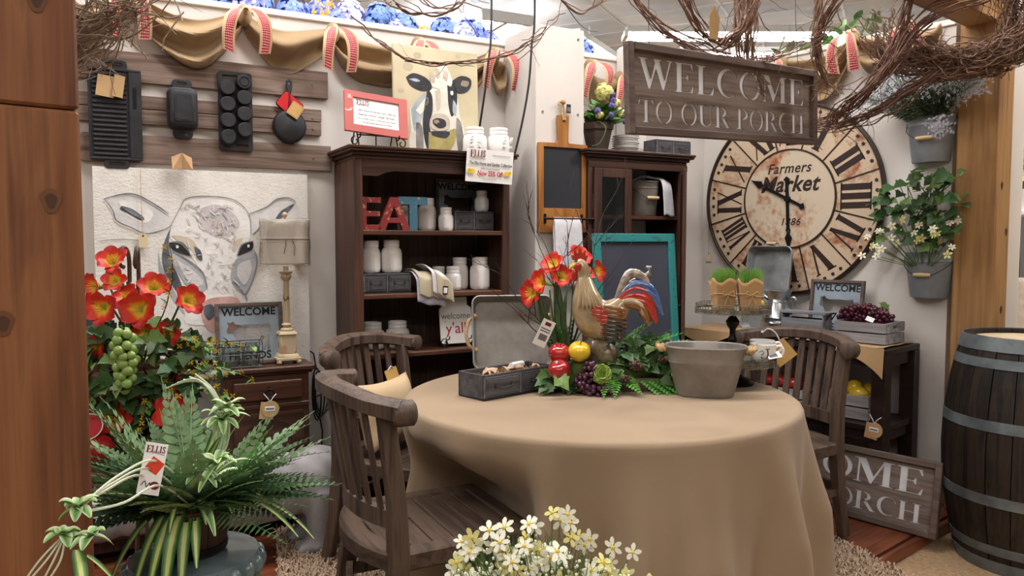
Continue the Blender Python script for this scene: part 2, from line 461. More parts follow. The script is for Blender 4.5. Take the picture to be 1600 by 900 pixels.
def put(name, me, parent=None, mx=None, loc=None, rz=0):
    o = bpy.data.objects.new(name, me); COL.objects.link(o)
    if parent is not None: o.parent = parent
    if mx is not None: o.matrix_basis = mx
    elif loc is not None: o.location = loc; o.rotation_euler = (0, 0, rz)
    return o
def obj(name, mb, mats, parent=None, loc=None, rz=0, bev=0, label=None, seg=1):
    o = put(name, mb.mesh(name, mats), parent, None, loc, rz)
    if bev:
        b = o.modifiers.new('bevel', 'BEVEL'); b.width = bev; b.segments = seg; b.limit_method = 'ANGLE'; b.angle_limit = radians(35)
    if label: o['label'] = label
    return o
def tag(o, label, cat, group=None):
    o['label'] = label; o['category'] = cat
    if group: o['group'] = group
    return o
def thing(name, label, cat, loc=(0, 0, 0), rz=0, group=None):
    o = bpy.data.objects.new(name, None); COL.objects.link(o)
    o.empty_display_size = .05
    o.location = loc; o.rotation_euler = (0, 0, rz)
    return tag(o, label, cat, group)
def struct(name, mb, mats, loc=None, rz=0, parent=None, bev=0):
    o = obj(name, mb, mats, parent, loc, rz, bev)
    if parent is None: o['kind'] = 'structure'
    return o
def dup(root, loc, rz, label, group=None):
    r = root.copy(); COL.objects.link(r); r.location = loc; r.rotation_euler = (0, 0, rz); r['label'] = label
    if group: r['group'] = group
    for ch in list(root.children):
        c = ch.copy(); COL.objects.link(c); c.parent = r
        for g in ch.children:
            d = g.copy(); COL.objects.link(d); d.parent = c
    return r
def text(body, size, mat, parent, loc, rot=(pi / 2, 0, 0), ext=.0004, sx=1.0, shear=0, off=0, align='CENTER', name='lettering', space=1.0):
    c = bpy.data.curves.new(name, 'FONT'); c.body = body; c.size = size; c.extrude = ext; c.shear = shear; c.offset = off
    c.align_x = align; c.align_y = 'CENTER'; c.space_character = space; c.resolution_u = 3
    c.materials.append(W[mat])
    tmp = bpy.data.objects.new(name, c)
    me = bpy.data.meshes.new_from_object(tmp); bpy.data.objects.remove(tmp); bpy.data.curves.remove(c)
    me.name = name
    if not me.materials: me.materials.append(W[mat])
    o = put(name, me, parent)
    o.location = loc; o.rotation_euler = rot; o.scale = (sx, 1, 1)
    return o
def orient(pos, d, roll=0, sc=1.0, up=(0, 0, 1)):
    x = V(d).normalized(); z = V(up) - x * x.dot(V(up))
    if z.length < 1e-4: z = x.orthogonal()
    z.normalize(); y = z.cross(x)
    m = MX((x, y, z)).transposed().to_4x4()
    m = MX.Translation(V(pos)) @ m @ MX.Rotation(roll, 4, 'X') @ MX.Scale(sc, 4)
    return m
def T(x=0, y=0, z=0, rx=0, ry=0, rz=0, s=1):
    return MX.Translation((x, y, z)) @ MX.Rotation(rz, 4, 'Z') @ MX.Rotation(ry, 4, 'Y') @ MX.Rotation(rx, 4, 'X') @ MX.Scale(s, 4)
def arc(cx, cy, rx, ry, a0, a1, n=12):
    return [(cx + rx * cos(radians(a0 + (a1 - a0) * i / n)), cy + ry * sin(radians(a0 + (a1 - a0) * i / n))) for i in range(n + 1)]
def rrect(x0, x1, z0, z1, r, n=4):
    return arc(x1 - r, z0 + r, r, r, -90, 0, n) + arc(x1 - r, z1 - r, r, r, 0, 90, n) + arc(x0 + r, z1 - r, r, r, 90, 180, n) + arc(x0 + r, z0 + r, r, r, 180, 270, n)
def stroke(pts, ws):
    """outline polygon of a brush stroke through pts with widths ws"""
    a, b = [], []
    for i, p in enumerate(pts):
        q = V(pts[min(i + 1, len(pts) - 1)]) - V(pts[max(i - 1, 0)])
        n = V((-q[1], q[0])).normalized() * ((ws if isinstance(ws, (int, float)) else ws[i]) / 2)
        a.append((p[0] + n[0], p[1] + n[1])); b.append((p[0] - n[0], p[1] - n[1]))
    return a + b[::-1]
def smoothline(pts, n=6):
    out = []; P = [pts[0]] + list(pts) + [pts[-1]]
    for i in range(1, len(P) - 2):
        for k in range(n):
            t = k / n
            out.append(tuple(.5 * ((2 * P[i][c]) + (-P[i - 1][c] + P[i + 1][c]) * t + (2 * P[i - 1][c] - 5 * P[i][c] + 4 * P[i + 1][c] - P[i + 2][c]) * t * t + (-P[i - 1][c] + 3 * P[i][c] - 3 * P[i + 1][c] + P[i + 2][c]) * t ** 3) for c in range(len(pts[0]))))
    return out + [tuple(pts[-1])]
# wall frames: s runs along the wall, off stands out into the room
AL, AR = radians(28), radians(-49)
LO, RO = (-.025, 4.3), (1.63, 4.51)
def LP(s, off=0, z=0): return (LO[0] + s * cos(AL) + off * sin(AL), LO[1] + s * sin(AL) - off * cos(AL), z)
def RP(s, off=0, z=0): return (RO[0] + s * cos(AR) + off * sin(AR), RO[1] + s * sin(AR) - off * cos(AR), z)

# serif letters (stencil style) in a unit-height frame
def cres(cx, cy, RX, RY, rx, ry, dx, a0, a1, n=14):
    return arc(cx, cy, RX, RY, a0, a1, n) + arc(cx + dx, cy, rx, ry, a1, a0, n)
GL = {
 'E': (.72, [[(-.04, 0), (.6, 0), (.64, .27), (.6, .27), (.52, .05), (.24, .05), (.24, .48), (.38, .48), (.43, .38), (.46, .38), (.46, .64), (.43, .64), (.38, .53), (.24, .53), (.24, .95), (.5, .95), (.57, .76), (.61, .76), (.59, 1), (-.04, 1), (-.04, .97), (.06, .94), (.06, .06), (-.04, .03)]]),
 'L': (.70, [[(-.04, 0), (.58, 0), (.62, .3), (.58, .3), (.48, .05), (.24, .05), (.24, .94), (.34, .97), (.34, 1), (-.04, 1), (-.04, .97), (.06, .94), (.06, .06), (-.04, .03)]]),
 'T': (.80, [[(.18, 0), (.54, 0), (.54, .03), (.45, .06), (.45, .95), (.6, .95), (.69, .74), (.73, .74), (.71, 1), (.01, 1), (-.01, .74), (.03, .74), (.12, .95), (.27, .95), (.27, .06), (.18, .03)]]),
 'H': (.94, [[(-.04, 0), (.34, 0), (.34, .03), (.24, .06), (.24, .49), (.58, .49), (.58, .06), (.48, .03), (.48, 0), (.86, 0), (.86, .03), (.76, .06), (.76, .94), (.86, .97), (.86, 1), (.48, 1), (.48, .97), (.58, .94), (.58, .54), (.24, .54), (.24, .94), (.34, .97), (.34, 1), (-.04, 1), (-.04, .97), (.06, .94), (.06, .06), (-.04, .03)]]),
 'I': (.40, [[(-.04, 0), (.34, 0), (.34, .03), (.24, .06), (.24, .94), (.34, .97), (.34, 1), (-.04, 1), (-.04, .97), (.06, .94), (.06, .06), (-.04, .03)]]),
 'W': (1.10, [[(-.05, 1), (-.05, .97), (.03, .94), (.27, 0), (.34, 0), (.52, .66), (.70, 0), (.77, 0), (1.0, .94), (1.08, .97), (1.08, 1), (.83, 1), (.83, .97), (.92, .94), (.79, .33), (.64, .94), (.72, .97), (.72, 1), (.40, 1), (.40, .97), (.44, .97), (.48, .85), (.36, .33), (.2, .94), (.28, .97), (.28, 1)]]),
 'M': (1.08, [[(-.04, 0), (.2, 0), (.2, .03), (.12, .06), (.12, .78), (.40, 0), (.44, 0), (.72, .82), (.72, .06), (.63, .03), (.63, 0), (1.0, 0), (1.0, .03), (.9, .06), (.9, .94), (1.0, .97), (1.0, 1), (.72, 1), (.49, .33), (.26, 1), (-.04, 1), (-.04, .97), (.06, .94), (.06, .06), (-.04, .03)]]),
 'U': (.88, [[(-.04, .97), (.06, .94)] + arc(.37, .3, .31, .32, 180, 360, 12) + [(.68, .94), (.78, .97), (.78, 1), (.53, 1), (.53, .97), (.62, .94)] + arc(.43, .3, .19, .24, 0, -180, 12) + [(.24, .94), (.34, .97), (.34, 1), (-.04, 1)]]),
 'C': (.82, [arc(.4, .5, .4, .52, 48, 312, 20) + arc(.46, .5, .3, .46, 305, 55, 20) + [(.69, .7), (.73, .72)]]),
 'O': (.90, [cres(.41, .5, .41, .52, .28, .46, 0, 100, 260), cres(.41, .5, .41, .52, .28, .46, 0, -80, 80)]),
 'P': (.74, [[(-.04, 0), (.34, 0), (.34, .03), (.24, .06), (.24, 1), (-.04, 1), (-.04, .97), (.06, .94), (.06, .06), (-.04, .03)], cres(.3, .73, .36, .27, .2, .21, 0, -88, 88)]),
 'R': (.88, [[(-.04, 0), (.34, 0), (.34, .03), (.24, .06), (.24, 1), (-.04, 1), (-.04, .97), (.06, .94), (.06, .06), (-.04, .03)], cres(.3, .75, .34, .25, .18, .19, 0, -70, 88), [(.33, .46), (.5, .5), (.78, .06), (.86, .03), (.86, 0), (.62, 0)]]),
 'S': (.64, [stroke(smoothline([(.5, .8), (.42, .95), (.25, .96), (.12, .8), (.2, .62), (.4, .42), (.46, .22), (.33, .04), (.15, .04), (.05, .24)], 4), .13)]),
 ' ': (.34, []),
}
def serif(body, x0, x1, z0, h, small=None):
    w = sum(GL[c][0] for c in body) - .1; k = (x1 - x0) / w; x = x0; out = []
    for c in body:
        adv, polys = GL[c]
        for p in polys: out.append([(x + a * k, z0 + b * h) for a, b in p])
        x += adv * k
    return out
def ccw(p): return p if sum(p[i][0] * p[(i + 1) % len(p)][1] - p[(i + 1) % len(p)][0] * p[i][1] for i in range(len(p))) > 0 else p[::-1]
def prints(polys, y, mat, parent, mx=None, name='lettering', th=.0008):
    m = MB()
    for p in polys: m.prism(ccw(p), y - th, y, 0, mx=mx, back=False)
    return obj(name, m, mat, parent)
# ------------------------------------------------------------------ setting
PA = radians(40)                                    # porch front runs from the near post to the far post
PF = V((-.76, 1.27, 0)); PU = V((cos(PA), sin(PA), 0)); PN = V((-sin(PA), cos(PA), 0))
m = MB(); m.box(-9, 9, -3, 16, -.2, -.055); fl = struct('floor', m, 'carpet', bev=0)
fl.name = 'floor'
# raised wooden porch floor: planks are pieces of it
m = MB()
c = [PF + PU * a + PN * b for a, b in ((-.8, -.02), (4.9, -.02), (4.9, 5.2), (-.8, 5.2))]
m.add([(p.x, p.y, z) for z in (-.055, -.013) for p in c], [(0, 1, 2, 3)[::-1], (4, 5, 6, 7), (0, 1, 5, 4), (1, 2, 6, 5), (2, 3, 7, 6), (3, 0, 4, 7)])
pf = struct('floor_porch', m, 'subfloor')
PLK = MB().box(-.6, .6, -.041, .041, -.013, 0).mesh('plank', ['floorwood'])
for r in range(-1, 26):
    for k in range(-1, 6):
        a = k * 1.203 + (r % 3) * .4; b = .05 + r * .0835
        p = PF + PU * a + PN * b
        if p.y < 2.6 or p.x < -2.2 or p.y > 4.9 or b < 0 or a > 4.6: continue
        # leave out what stands behind the walls
        sl = (p.x - LO[0]) * sin(AL) - (p.y - LO[1]) * cos(AL); sr = (p.x - RO[0]) * sin(AR) - (p.y - RO[1]) * cos(AR)
        if sl < -.35 or sr < -.45: continue
        put('plank', PLK, pf, None, (p.x, p.y, 0), PA)
m = MB(); m.box(-.8, 4.4, -.03, -.004, -.055, -.001)
struct('trim_1', m, 'floorwood', (PF.x, PF.y, 0), PA, bev=.004)

# walls of the booth
HT = 2.42
CS = 1.4233                                         # where the two walls meet, along the left wall
def wallbox(name, org, ang, s0, s1):
    m = MB(); m.box(s0, s1, 0, .12, -.02, HT, 0)
    w = struct(name, m, 'wall', (org[0], org[1], 0), ang)
    m = MB(); m.box(s0, s1, -.012, .13, HT, HT + .03)
    c = obj('wall_cap', m, 'wallcap', w, bev=.004)
    return w
wl = wallbox('wall_left', LO, AL, -3.2, CS + .12)
wr = wallbox('wall_right', RO, AR, -.62, .86)
for s in (-2.45, -1.23, .02, 1.25):                 # joints and screws between the wall sheets
    m = MB(); m.box(s - .002, s + .002, -.0015, 0, .0, HT); obj('panel_joint', m, 'wallcap', wl)
m = MB(); m.box(-.62, .8, -.012, 0, 0, .09); struct('baseboard_right', m, 'wallcap', (RO[0], RO[1], 0), AR, bev=.003)
m = MB(); m.box(-3.2, CS, -.012, 0, 0, .09); struct('baseboard_left', m, 'wallcap', (LO[0], LO[1], 0), AL, bev=.003)
# white boxed column between bookcase and cabinet
m = MB(); m.box(-.02, .275, -.35, 0, 0, 2.46)
cw = struct('column', m, 'wall', (LO[0], LO[1], 0), AL, bev=.004)
for x in (.02, .235):
    for z in (2.41, 2.02, 1.6):
        m = MB(); m.cyl(.006, 0, .003, 10, 0, T(x, -.351, z, pi / 2)); obj('screw_head', m, 'greyink', cw)
m = MB(); m.box(.72, .87, -.14, 0, 0, 2.5); struct('column', m, 'wall', (LO[0], LO[1], 0), AL, bev=.02)

# store beyond: ceiling with lay-in tiles, far walls
m = MB(); m.box(-16, 18, -6, 26, CEIL + .02, CEIL + .12); ce = struct('ceiling', m, 'tile')
CA = radians(-26.5)
TL = MB().box(-.604, .604, -.299, .299, 0, .012).mesh('tile', ['tile'])
cu, cv = V((cos(CA), sin(CA), 0)), V((-sin(CA), cos(CA), 0)); nt = 0
for i in range(-18, 19):
    for j in range(-6, 40):
        p = cu * (i * 1.22) + cv * (j * .61)
        if 7.6 < p.y < 14.5 and abs(p.x) < .72 * p.y + .3 and nt < 299:
            nt += 1; put('tile', TL, ce, None, (p.x, p.y, CEIL), CA)
m = MB()
for i in range(-16, 17):
    p = cu * ((i + .5) * 1.22); m.box(-.012, .012, -2, 24, -.004, .001, 0, T(p.x, p.y, CEIL, 0, 0, CA))
for j in range(0, 38):
    p = cv * ((j + .5) * .61); m.box(-20, 20, -.012, .012, -.004, .001, 0, T(p.x, p.y, CEIL, 0, 0, CA))
o = obj('grid_bars', m, 'tbar', ce); o['kind'] = 'stuff'
m = MB(); m.box(-16, 18, 16, 16.2, -.2, CEIL + .1); struct('wall_back', m, 'wall')

# ------------------------------------------------------------------ ceiling fixtures
def fixture(x, y, rz, ln, label, w=.3, tubes=2):
    t = thing('ceiling_light', label, 'light', (x, y, CEIL - .3), rz, 'fluorescent strips on the store ceiling')
    m = MB(); m.box(-ln / 2, ln / 2, -w / 2, w / 2, .03, .10); m.box(-ln / 2, ln / 2, -.03, .03, -.01, .03); m.box(-.01, .01, -.01, .01, .1, .3); obj('housing', m, 'fix', t, bev=.01)
    for k in range(tubes):
        yy = (k - (tubes - 1) / 2) * w * .55
        m = MB(); m.tube([(-ln / 2 + .03, yy, 0), (ln / 2 - .03, yy, 0)], .022, 10); obj('tube', m, 'tube', t)
    for e in (-1, 1):
        m = MB(); m.box(e * ln / 2 - .02, e * ln / 2 + .02, -w / 2, w / 2, -.02, .05); obj('end_cap', m, 'fix', t)
lab = ['long white strip light running above the hanging porch sign', 'long white strip light over the far right clock wall corner', 'second lower strip light seen above the porch sign', 'second lower strip light seen above the clock',
       'slanting strip light just right of the white column top', 'broad bright strip light above the cow painting', 'bright strip light over the burlap swags, beyond the column']
fixture(2.6, 9.0, 0, 2.6, lab[0]); fixture(5.4, 9.05, 0, 2.6, lab[1]); fixture(3.2, 9.95, 0, 2.2, lab[2]); fixture(5.7, 10.0, 0, 2.4, lab[3])
fixture(.95, 9.6, radians(63), 1.3, lab[4]); fixture(-.62, 9.5, radians(-63.5), 2.6, lab[5], .62, 4); fixture(-1.85, 12.0, radians(-63.5), 2.6, lab[6], .62, 4)
for i, (x, y, r) in enumerate(FIX):
    if y > 4: fixture(x, y, r, 2.5, ['strip light overhead behind the booth, out past the left wall', 'strip light overhead behind the booth, out past the right wall'][i % 2])

# ------------------------------------------------------------------ porch posts and beam
def post(name, label, x, y, w, z1, mat, rz, z0=0):
    m = MB(); m.box(-w / 2, w / 2, -w / 2, w / 2, z0, z1)
    return tag(obj(name, m, mat, None, (x, y, 0), rz, .006), label, 'post')
pw = .19
q = V((-.695, 1.25, 0)) + (-PU) * (pw / 2) + PN * (pw / 2)
po = thing('porch_post', 'thick brown cedar post close by at the edge of the display', 'post', (q.x, q.y, -.055), PA)
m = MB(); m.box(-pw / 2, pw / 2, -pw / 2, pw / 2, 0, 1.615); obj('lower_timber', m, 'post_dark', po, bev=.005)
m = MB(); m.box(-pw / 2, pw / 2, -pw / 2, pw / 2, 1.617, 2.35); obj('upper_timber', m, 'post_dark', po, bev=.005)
FP = V((2.315, 3.80, 0))
post('porch_post', 'honey brown cedar post behind the barrel at the end of the clock wall', FP.x, FP.y, .185, 2.62, 'post', PA, -.0)
a = V((q.x, q.y, 0)); d = FP - a; L_ = d.length
m = MB(); m.box(-.12, L_ - .05, -.07, .07, 2.39, 2.60)
tag(obj('porch_beam', m, wood('cedar_beam', ['77573a', '9c744a', 'b08858', '92704a'], 0, 2.4, .6, .2, rvar=0), None, (a.x, a.y, 0), atan2(d.y, d.x), .006), 'cedar header beam running from post to post overhead', 'beam')
# white trim board beside the far post, and what shows of the next display
m = MB(); m.box(-.05, .05, -.02, .02, -.05, 2.75); m.box(-.05, .05, -.03, -.02, -.05, 2.75)
struct('trim_2', m, 'wallcap', (2.53, 3.93, 0), radians(-20), bev=.004)
W['knot'] = plain('post_knot', '6e4529', '5c3820', .6); W['knotd'] = plain('post_knot_core', '4a2c1a', rough=.7)
for ob, fx, zs in ((SC.objects['porch_post.001'], -.0935, ((.02, 1.02), (-.03, 1.62), (.05, 1.40), (.0, .62))), (po, -pw / 2 - .001, ((.05, 1.47), (-.02, 1.28), (.04, 1.78), (-.05, 1.05)))):
    for x, z in zs:
        m = MB()
        for k, (a, b) in enumerate(((.014, .020), (.008, .012))): m.prism([(x + a * cos(t) * (1 + .2 * sin(3 * t)), z + b * sin(t)) for t in [2 * pi * i / 14 for i in range(14)]], fx - .0006 * (k + 1), fx - .0004 * k, k, back=False)
        obj('knot', m, ['knot', 'knotd'], ob)
# ------------------------------------------------------------------ bookcase on the left wall
def cornice(x0, x1, d, z, mat):
    m = MB()
    for i, (o, za, zb) in enumerate(((.0, 0, .018), (.012, .018, .034), (.03, .034, .046), (.036, .046, .06))):
        m.box(x0 - o, x1 + o, -d - o, 0, z + za, z + zb)
    return m
bc = thing('bookcase', 'tall dark walnut bookcase with a scalloped top rail, full of white jars', 'bookcase', LP(-.575, .012), AL)
BW, BD = .40, .345
for sgn in (-1, 1):
    m = MB(); x = sgn * (BW - .012); m.box(x - .012, x + .012, -BD + .02, 0, 0, 1.73); obj('side_panel', m, 'brown', bc)
    m = MB(); x = sgn * (BW - .019); m.box(x - .019, x + .019, -BD, -BD + .022, 0, 1.73); obj('front_stile', m, 'brown', bc, bev=.003)
for k in range(5):
    m = MB(); x = -BW + .02 + k * .152; m.box(x, x + .151, -.016, -.004, .1, 1.73); obj('back_board', m, 'brownback', bc, bev=.002)
for z in (.80, 1.083, 1.383):
    m = MB(); m.box(-BW + .024, BW - .024, -BD + .006, -.01, z, z + .022); obj('shelf', m, 'brownedge', bc, bev=.003)
m = MB(); m.box(-BW + .024, BW - .024, -BD + .006, -.01, .40, .422); obj('shelf', m, 'brownedge', bc, bev=.003)
vp = [(-BW + .038, 1.73), (-BW + .038, 1.655), (-BW + .11, 1.655), (-BW + .15, 1.672), (-BW + .19, 1.68), (BW - .19, 1.68), (BW - .15, 1.672), (BW - .11, 1.655), (BW - .038, 1.655), (BW - .038, 1.73)]
m = MB(); m.prism(ccw(vp), -BD, -BD + .02); obj('top_rail', m, 'brownh', bc)
obj('cornice', cornice(-BW, BW, BD, 1.73, 'brownh'), 'brownh', bc, bev=.003)
m = MB(); m.box(-BW, BW, -BD - .01, 0, 0, .1); obj('plinth', m, 'brownh', bc, bev=.004)
BT = 1.79                                            # top of the bookcase

# ------------------------------------------------------------------ glazed cabinet
ca = thing('china_cabinet', 'dark brown cabinet right of the white column, glazed left door closed', 'cabinet', LP(.607, .012), AL)
CW, CD = .335, .385
for sgn in (-1, 1):
    m = MB(); x = sgn * (CW - .012); m.box(x - .012, x + .012, -CD, 0, 0, 1.78); obj('side_panel', m, 'brown', ca)
m = MB(); m.box(-CW, CW, -.014, 0, .05, 1.78); obj('back_panel', m, 'brownback', ca)
for z in (.06, .42, .78, 1.13, 1.475):
    m = MB(); m.box(-CW + .02, CW - .02, -CD + .035, -.012, z, z + .02); obj('shelf', m, 'brownedge', ca, bev=.002)
for za, zb in ((1.745, 1.78), (0, .06)):
    m = MB(); m.box(-CW, CW, -CD - .005, -CD + .02, za, zb); obj('front_rail', m, 'brownh', ca, bev=.002)
obj('cornice', cornice(-CW, CW, CD, 1.78, 'brownh'), 'brownh', ca, bev=.003)
for xa, xb in ((CW - .05, CW), (-CW, -CW + .03)):
    m = MB(); m.box(xa, xb, -CD - .003, -CD + .02, .05, 1.75); obj('front_stile', m, 'brown', ca, bev=.003)
def cab_door(w, mx, nm):
    m = MB(); z0, z1 = .065, 1.742
    m.box(0, .045, -.02, 0, z0, z1); m.box(w - .045, w, -.02, 0, z0, z1)
    m.box(.045, w - .045, -.02, 0, z1 - .05, z1); m.box(.045, w - .045, -.02, 0, z0, z0 + .06); m.box(.045, w - .045, -.02, 0, .78, .83)
    o = obj(nm, m, 'brown', ca, bev=.003); o.matrix_basis = mx
    g = MB(); g.box(.045, w - .045, -.012, -.008, .83, z1 - .05); obj('pane', g, 'glass', o)
    g = MB(); g.box(.045, w - .045, -.012, -.008, z0 + .06, .78); obj('pane', g, 'glass', o)
    k = MB(); k.ball((w - .022, -.03, 1.0), .011, 10, 6); obj('knob', k, 'black', o)
cab_door(.24, T(-CW + .03, -CD - .004, 0), 'door')
cab_door(.24, T(CW - .006, -CD - .006, 0, rz=radians(-131)), 'door')
CT = 1.84

# ------------------------------------------------------------------ dresser and the low chest beside it
dr = thing('dresser', 'red brown bedside dresser with one drawer and an arched door', 'dresser', LP(-1.343, .012), AL)
dr.scale = (1.06, 1, .975)
def ringpull(parent, x, y, z, r=.02):
    h = MB(); h.cyl(.009, -.006, .004, 10, 0, T(x, y, z, pi / 2)); h.tube([(x + r * sin(a), y - .008, z - r + r * cos(a)) for a in [2 * pi * i / 16 for i in range(16)]], .0035, 6, closed=True)
    obj('ring_pull', h, 'black', parent)
m = MB(); m.box(-.205, .195, -.225, 0, .775, .80); m.box(-.195, .185, -.215, 0, .762, .775); obj('top', m, 'mahog', dr, bev=.005)
m = MB(); m.box(-.18, .17, -.20, 0, .06, .762); obj('carcass', m, 'mahog', dr, bev=.003)
m = MB(); m.box(-.15, .14, -.216, -.20, .645, .735); o = obj('drawer', m, 'mahog', dr, bev=.005); ringpull(o, -.005, -.218, .70)
m = MB(); m.box(-.18, .17, -.208, -.20, .605, .625); obj('rail_moulding', m, 'mahog', dr, bev=.003)
m = MB(); pts = [(-.15, .09), (.14, .09), (.14, .585), (-.15, .585)]
hole = [(-.10, .14), (.09, .14), (.09, .50)] + arc(-.005, .50, .095, .045, 0, 180, 10)[1:-1] + [(-.10, .50)]
m.prism(pts, -.214, -.20, holes=[hole]); o = obj('door', m, 'mahog', dr, bev=.002); ringpull(o, -.02, -.218, .575, .014)
m = MB(); m.prism(hole, -.206, -.20); obj('door_panel', m, 'mahog', o)
for x in (-.165, .135):
    for y in (-.19, -.03): m = MB(); m.box(x, x + .03, y, y + .03, 0, .06); obj('foot', m, 'mahog', dr)
ch = thing('chest', 'low dark chest of drawers half hidden behind the red lilies', 'chest', LP(-1.98, .02), AL)
m = MB(); m.box(-.33, .33, -.22, 0, .05, .74); obj('carcass', m, 'brown', ch, bev=.003)
m = MB(); m.box(-.34, .34, -.23, 0, .74, .762); obj('top', m, 'mahog', ch, bev=.004)
for k in range(3):
    m = MB(); z = .1 + k * .215; m.box(-.30, .30, -.232, -.22, z, z + .2); o = obj('drawer', m, 'mahog', ch, bev=.004)
    for x in (-.15, .15): ringpull(o, x, -.234, z + .12, .018)
for x in (-.32, .29):
    for y in (-.21, -.04): m = MB(); m.box(x, x + .03, y, y + .03, 0, .05); obj('foot', m, 'brown', ch)

# ------------------------------------------------------------------ two-tier console on the clock wall
co = thing('console_table', 'dark espresso two-tier console table under the big clock', 'table', RP(.13, .03), AR)
KW, KD, KT = .62, .40, .83
m = MB(); m.box(-KW, KW, -KD, 0, KT - .03, KT); obj('top', m, 'espresso', co, bev=.004)
m = MB(); m.box(-KW + .02, KW - .02, -KD + .02, -.02, KT - .09, KT - .03); obj('apron', m, 'espresso', co)
m = MB(); m.box(-KW + .01, KW - .01, -KD + .01, -.01, .42, .45); obj('shelf', m, 'espresso', co, bev=.003)
m = MB(); m.box(-KW + .02, KW - .02, -KD + .02, -.02, .37, .42); obj('shelf_apron', m, 'espresso', co)
for x in (-KW, KW - .07):
    for y in (-KD, -.07):
        m = MB(); m.box(x, x + .07, y, y + .07, 0, KT - .03); obj('leg', m, 'espresso', co, bev=.003)

# ------------------------------------------------------------------ chairs: x is the way the sitter faces
def make_chair(label, loc, rz):
    t = thing('dining_chair', label, 'chair', loc, rz, 'weathered teak chairs around the table')
    def bx(y, dz=0): return -.075 * (1 - (abs(y) / .26) ** 2.0)
    # curved crest rail with rolled ends
    ys = [-.295 + .59 * i / 26 for i in range(27)]
    pts = []; rs = []
    for y in ys:
        f = abs(y) / .295
        pts.append((bx(y) - .055 + .05 * max(0, f - .8) * 3, y, .905 - .035 * f ** 2.2)); rs.append(1.0 + .12 * max(0, f - .85) / .15)
    sec = [(u * .034 * (1 if abs(w) < .9 else .8), w * .027) for u, w in [(-1, -.75), (-.7, -1), (.7, -1), (1, -.75), (1, .55), (.55, 1), (-.55, 1), (-1, .55)]]
    m = MB(); m.tube(pts, rs, sec=sec, up=(0, 0, 1))
    for e in (0, -1):
        p = V(pts[e]); m.tube([p + V((-.03, 0, -.006)), p + V((-.015, 0, -.006)), p + V((.03, 0, -.006)), p + V((.036, 0, -.006))], [.030, .037, .037, .030], 16)
    obj('crest_rail', m, 'teak', t)
    # lower curved rail of the back
    ys = [-.235 + .47 * i / 18 for i in range(19)]
    m = MB(); m.tube([(bx(y) + .005, y, .545) for y in ys], 1.0, sec=[(-.013, -.026), (.013, -.026), (.013, .026), (-.013, .026)], up=(0, 0, 1), sm=False); obj('lower_rail', m, 'teak', t)
    for k in range(8):
        y = -.189 + k * .054
        m = MB(); m.tube([(bx(y) + .004, y, .555), (bx(y) - .018, y * 1.02, .68), (bx(y) - .053, y * 1.05, .89)], 1.0, sec=[(-.017, -.006), (.017, -.006), (.017, .006), (-.017, .006)], up=(1, 0, 0), sm=False)
        obj('slat', m, 'teak', t, bev=.002)
    for s in (-1, 1):
        m = MB(); m.tube([(-.075, s * .242, 0), (-.03, s * .242, .2), (0, s * .242, .42), (-.005, s * .242, .6), (-.038, s * .25, .86)], [1.0, 1.1, 1.25, 1.1, 1.0], sec=[(-.019, -.024), (.019, -.024), (.019, .024), (-.019, .024)], up=(1, 0, 0), sm=False)
        obj('back_leg', m, 'teak', t, bev=.004)
        m = MB(); m.tube([(.415, s * .21, 0), (.40, s * .215, .2), (.395, s * .22, .405)], [.8, .95, 1.1], sec=[(-.021, -.021), (.021, -.021), (.021, .021), (-.021, .021)], up=(1, 0, 0), sm=False)
        obj('front_leg', m, 'teak', t, bev=.004)
    # seat frame: rounded back, straight front
    bl = [(.455, .27), (.455, -.27)]
    outer = [(.455, -.25), (.455, .25), (.0, .262)] + [(bx(y) - .02, y) for y in [.23 - .046 * i for i in range(11)]] + [(.0, -.262)]
    inner = [(.40, -.195), (.40, .195), (.03, .20)] + [(.03 - .05 * (1 - (y / .2) ** 2), y) for y in [.135 - .045 * i for i in range(7)]] + [(.03, -.20)]
    m = MB()
    rot = MX.Rotation(pi / 2, 4, 'X')                 # polygon x,y laid flat
    m.prism(ccw(outer), -.45, -.395, holes=[ccw(inner)[::-1]], mx=MX(((1, 0, 0, 0), (0, 0, 1, 0), (0, -1, 0, 0), (0, 0, 0, 1))))
    obj('seat_frame', m, 'teakx', t, bev=.006)
    for k in range(6):
        x = -.015 + k * .0705; w = .197
        m = MB(); m.box(x + .001, x + .0685, -w, w, .425, .444); obj('seat_slat', m, 'teakx', t, bev=.002)
    ys = [-.24 + .48 * i / 14 for i in range(15)]
    m = MB(); m.tube([(bx(y) * .8 + .0, y, .24) for y in ys], 1.0, sec=[(-.011, -.02), (.011, -.02), (.011, .02), (-.011, .02)], up=(0, 0, 1), sm=False); obj('stretcher', m, 'teak', t)
    for s in (-1, 1):
        m = MB(); m.tube([(-.03, s * .24, .22), (.40, s * .217, .22)], 1.0, sec=[(-.01, -.017), (.01, -.017), (.01, .017), (-.01, .017)], up=(0, 0, 1), sm=False); obj('stretcher', m, 'teak', t)
    return t
make_chair('weathered teak slat-back chair with a bare seat, nearest the daisies', (-.435, 2.365, .012), radians(27))
make_chair('weathered teak chair in front of the bookcase with a burlap pillow on it', (-.60, 3.34, .012), radians(-27))
make_chair('weathered teak chair in front of the console table, across from the bare seat', (1.31, 3.575, .012), radians(214))
CHN = ((-.435, 2.365), radians(27)); CHF = ((-.60, 3.34), radians(-27)); CHR = ((1.31, 3.575), radians(214))

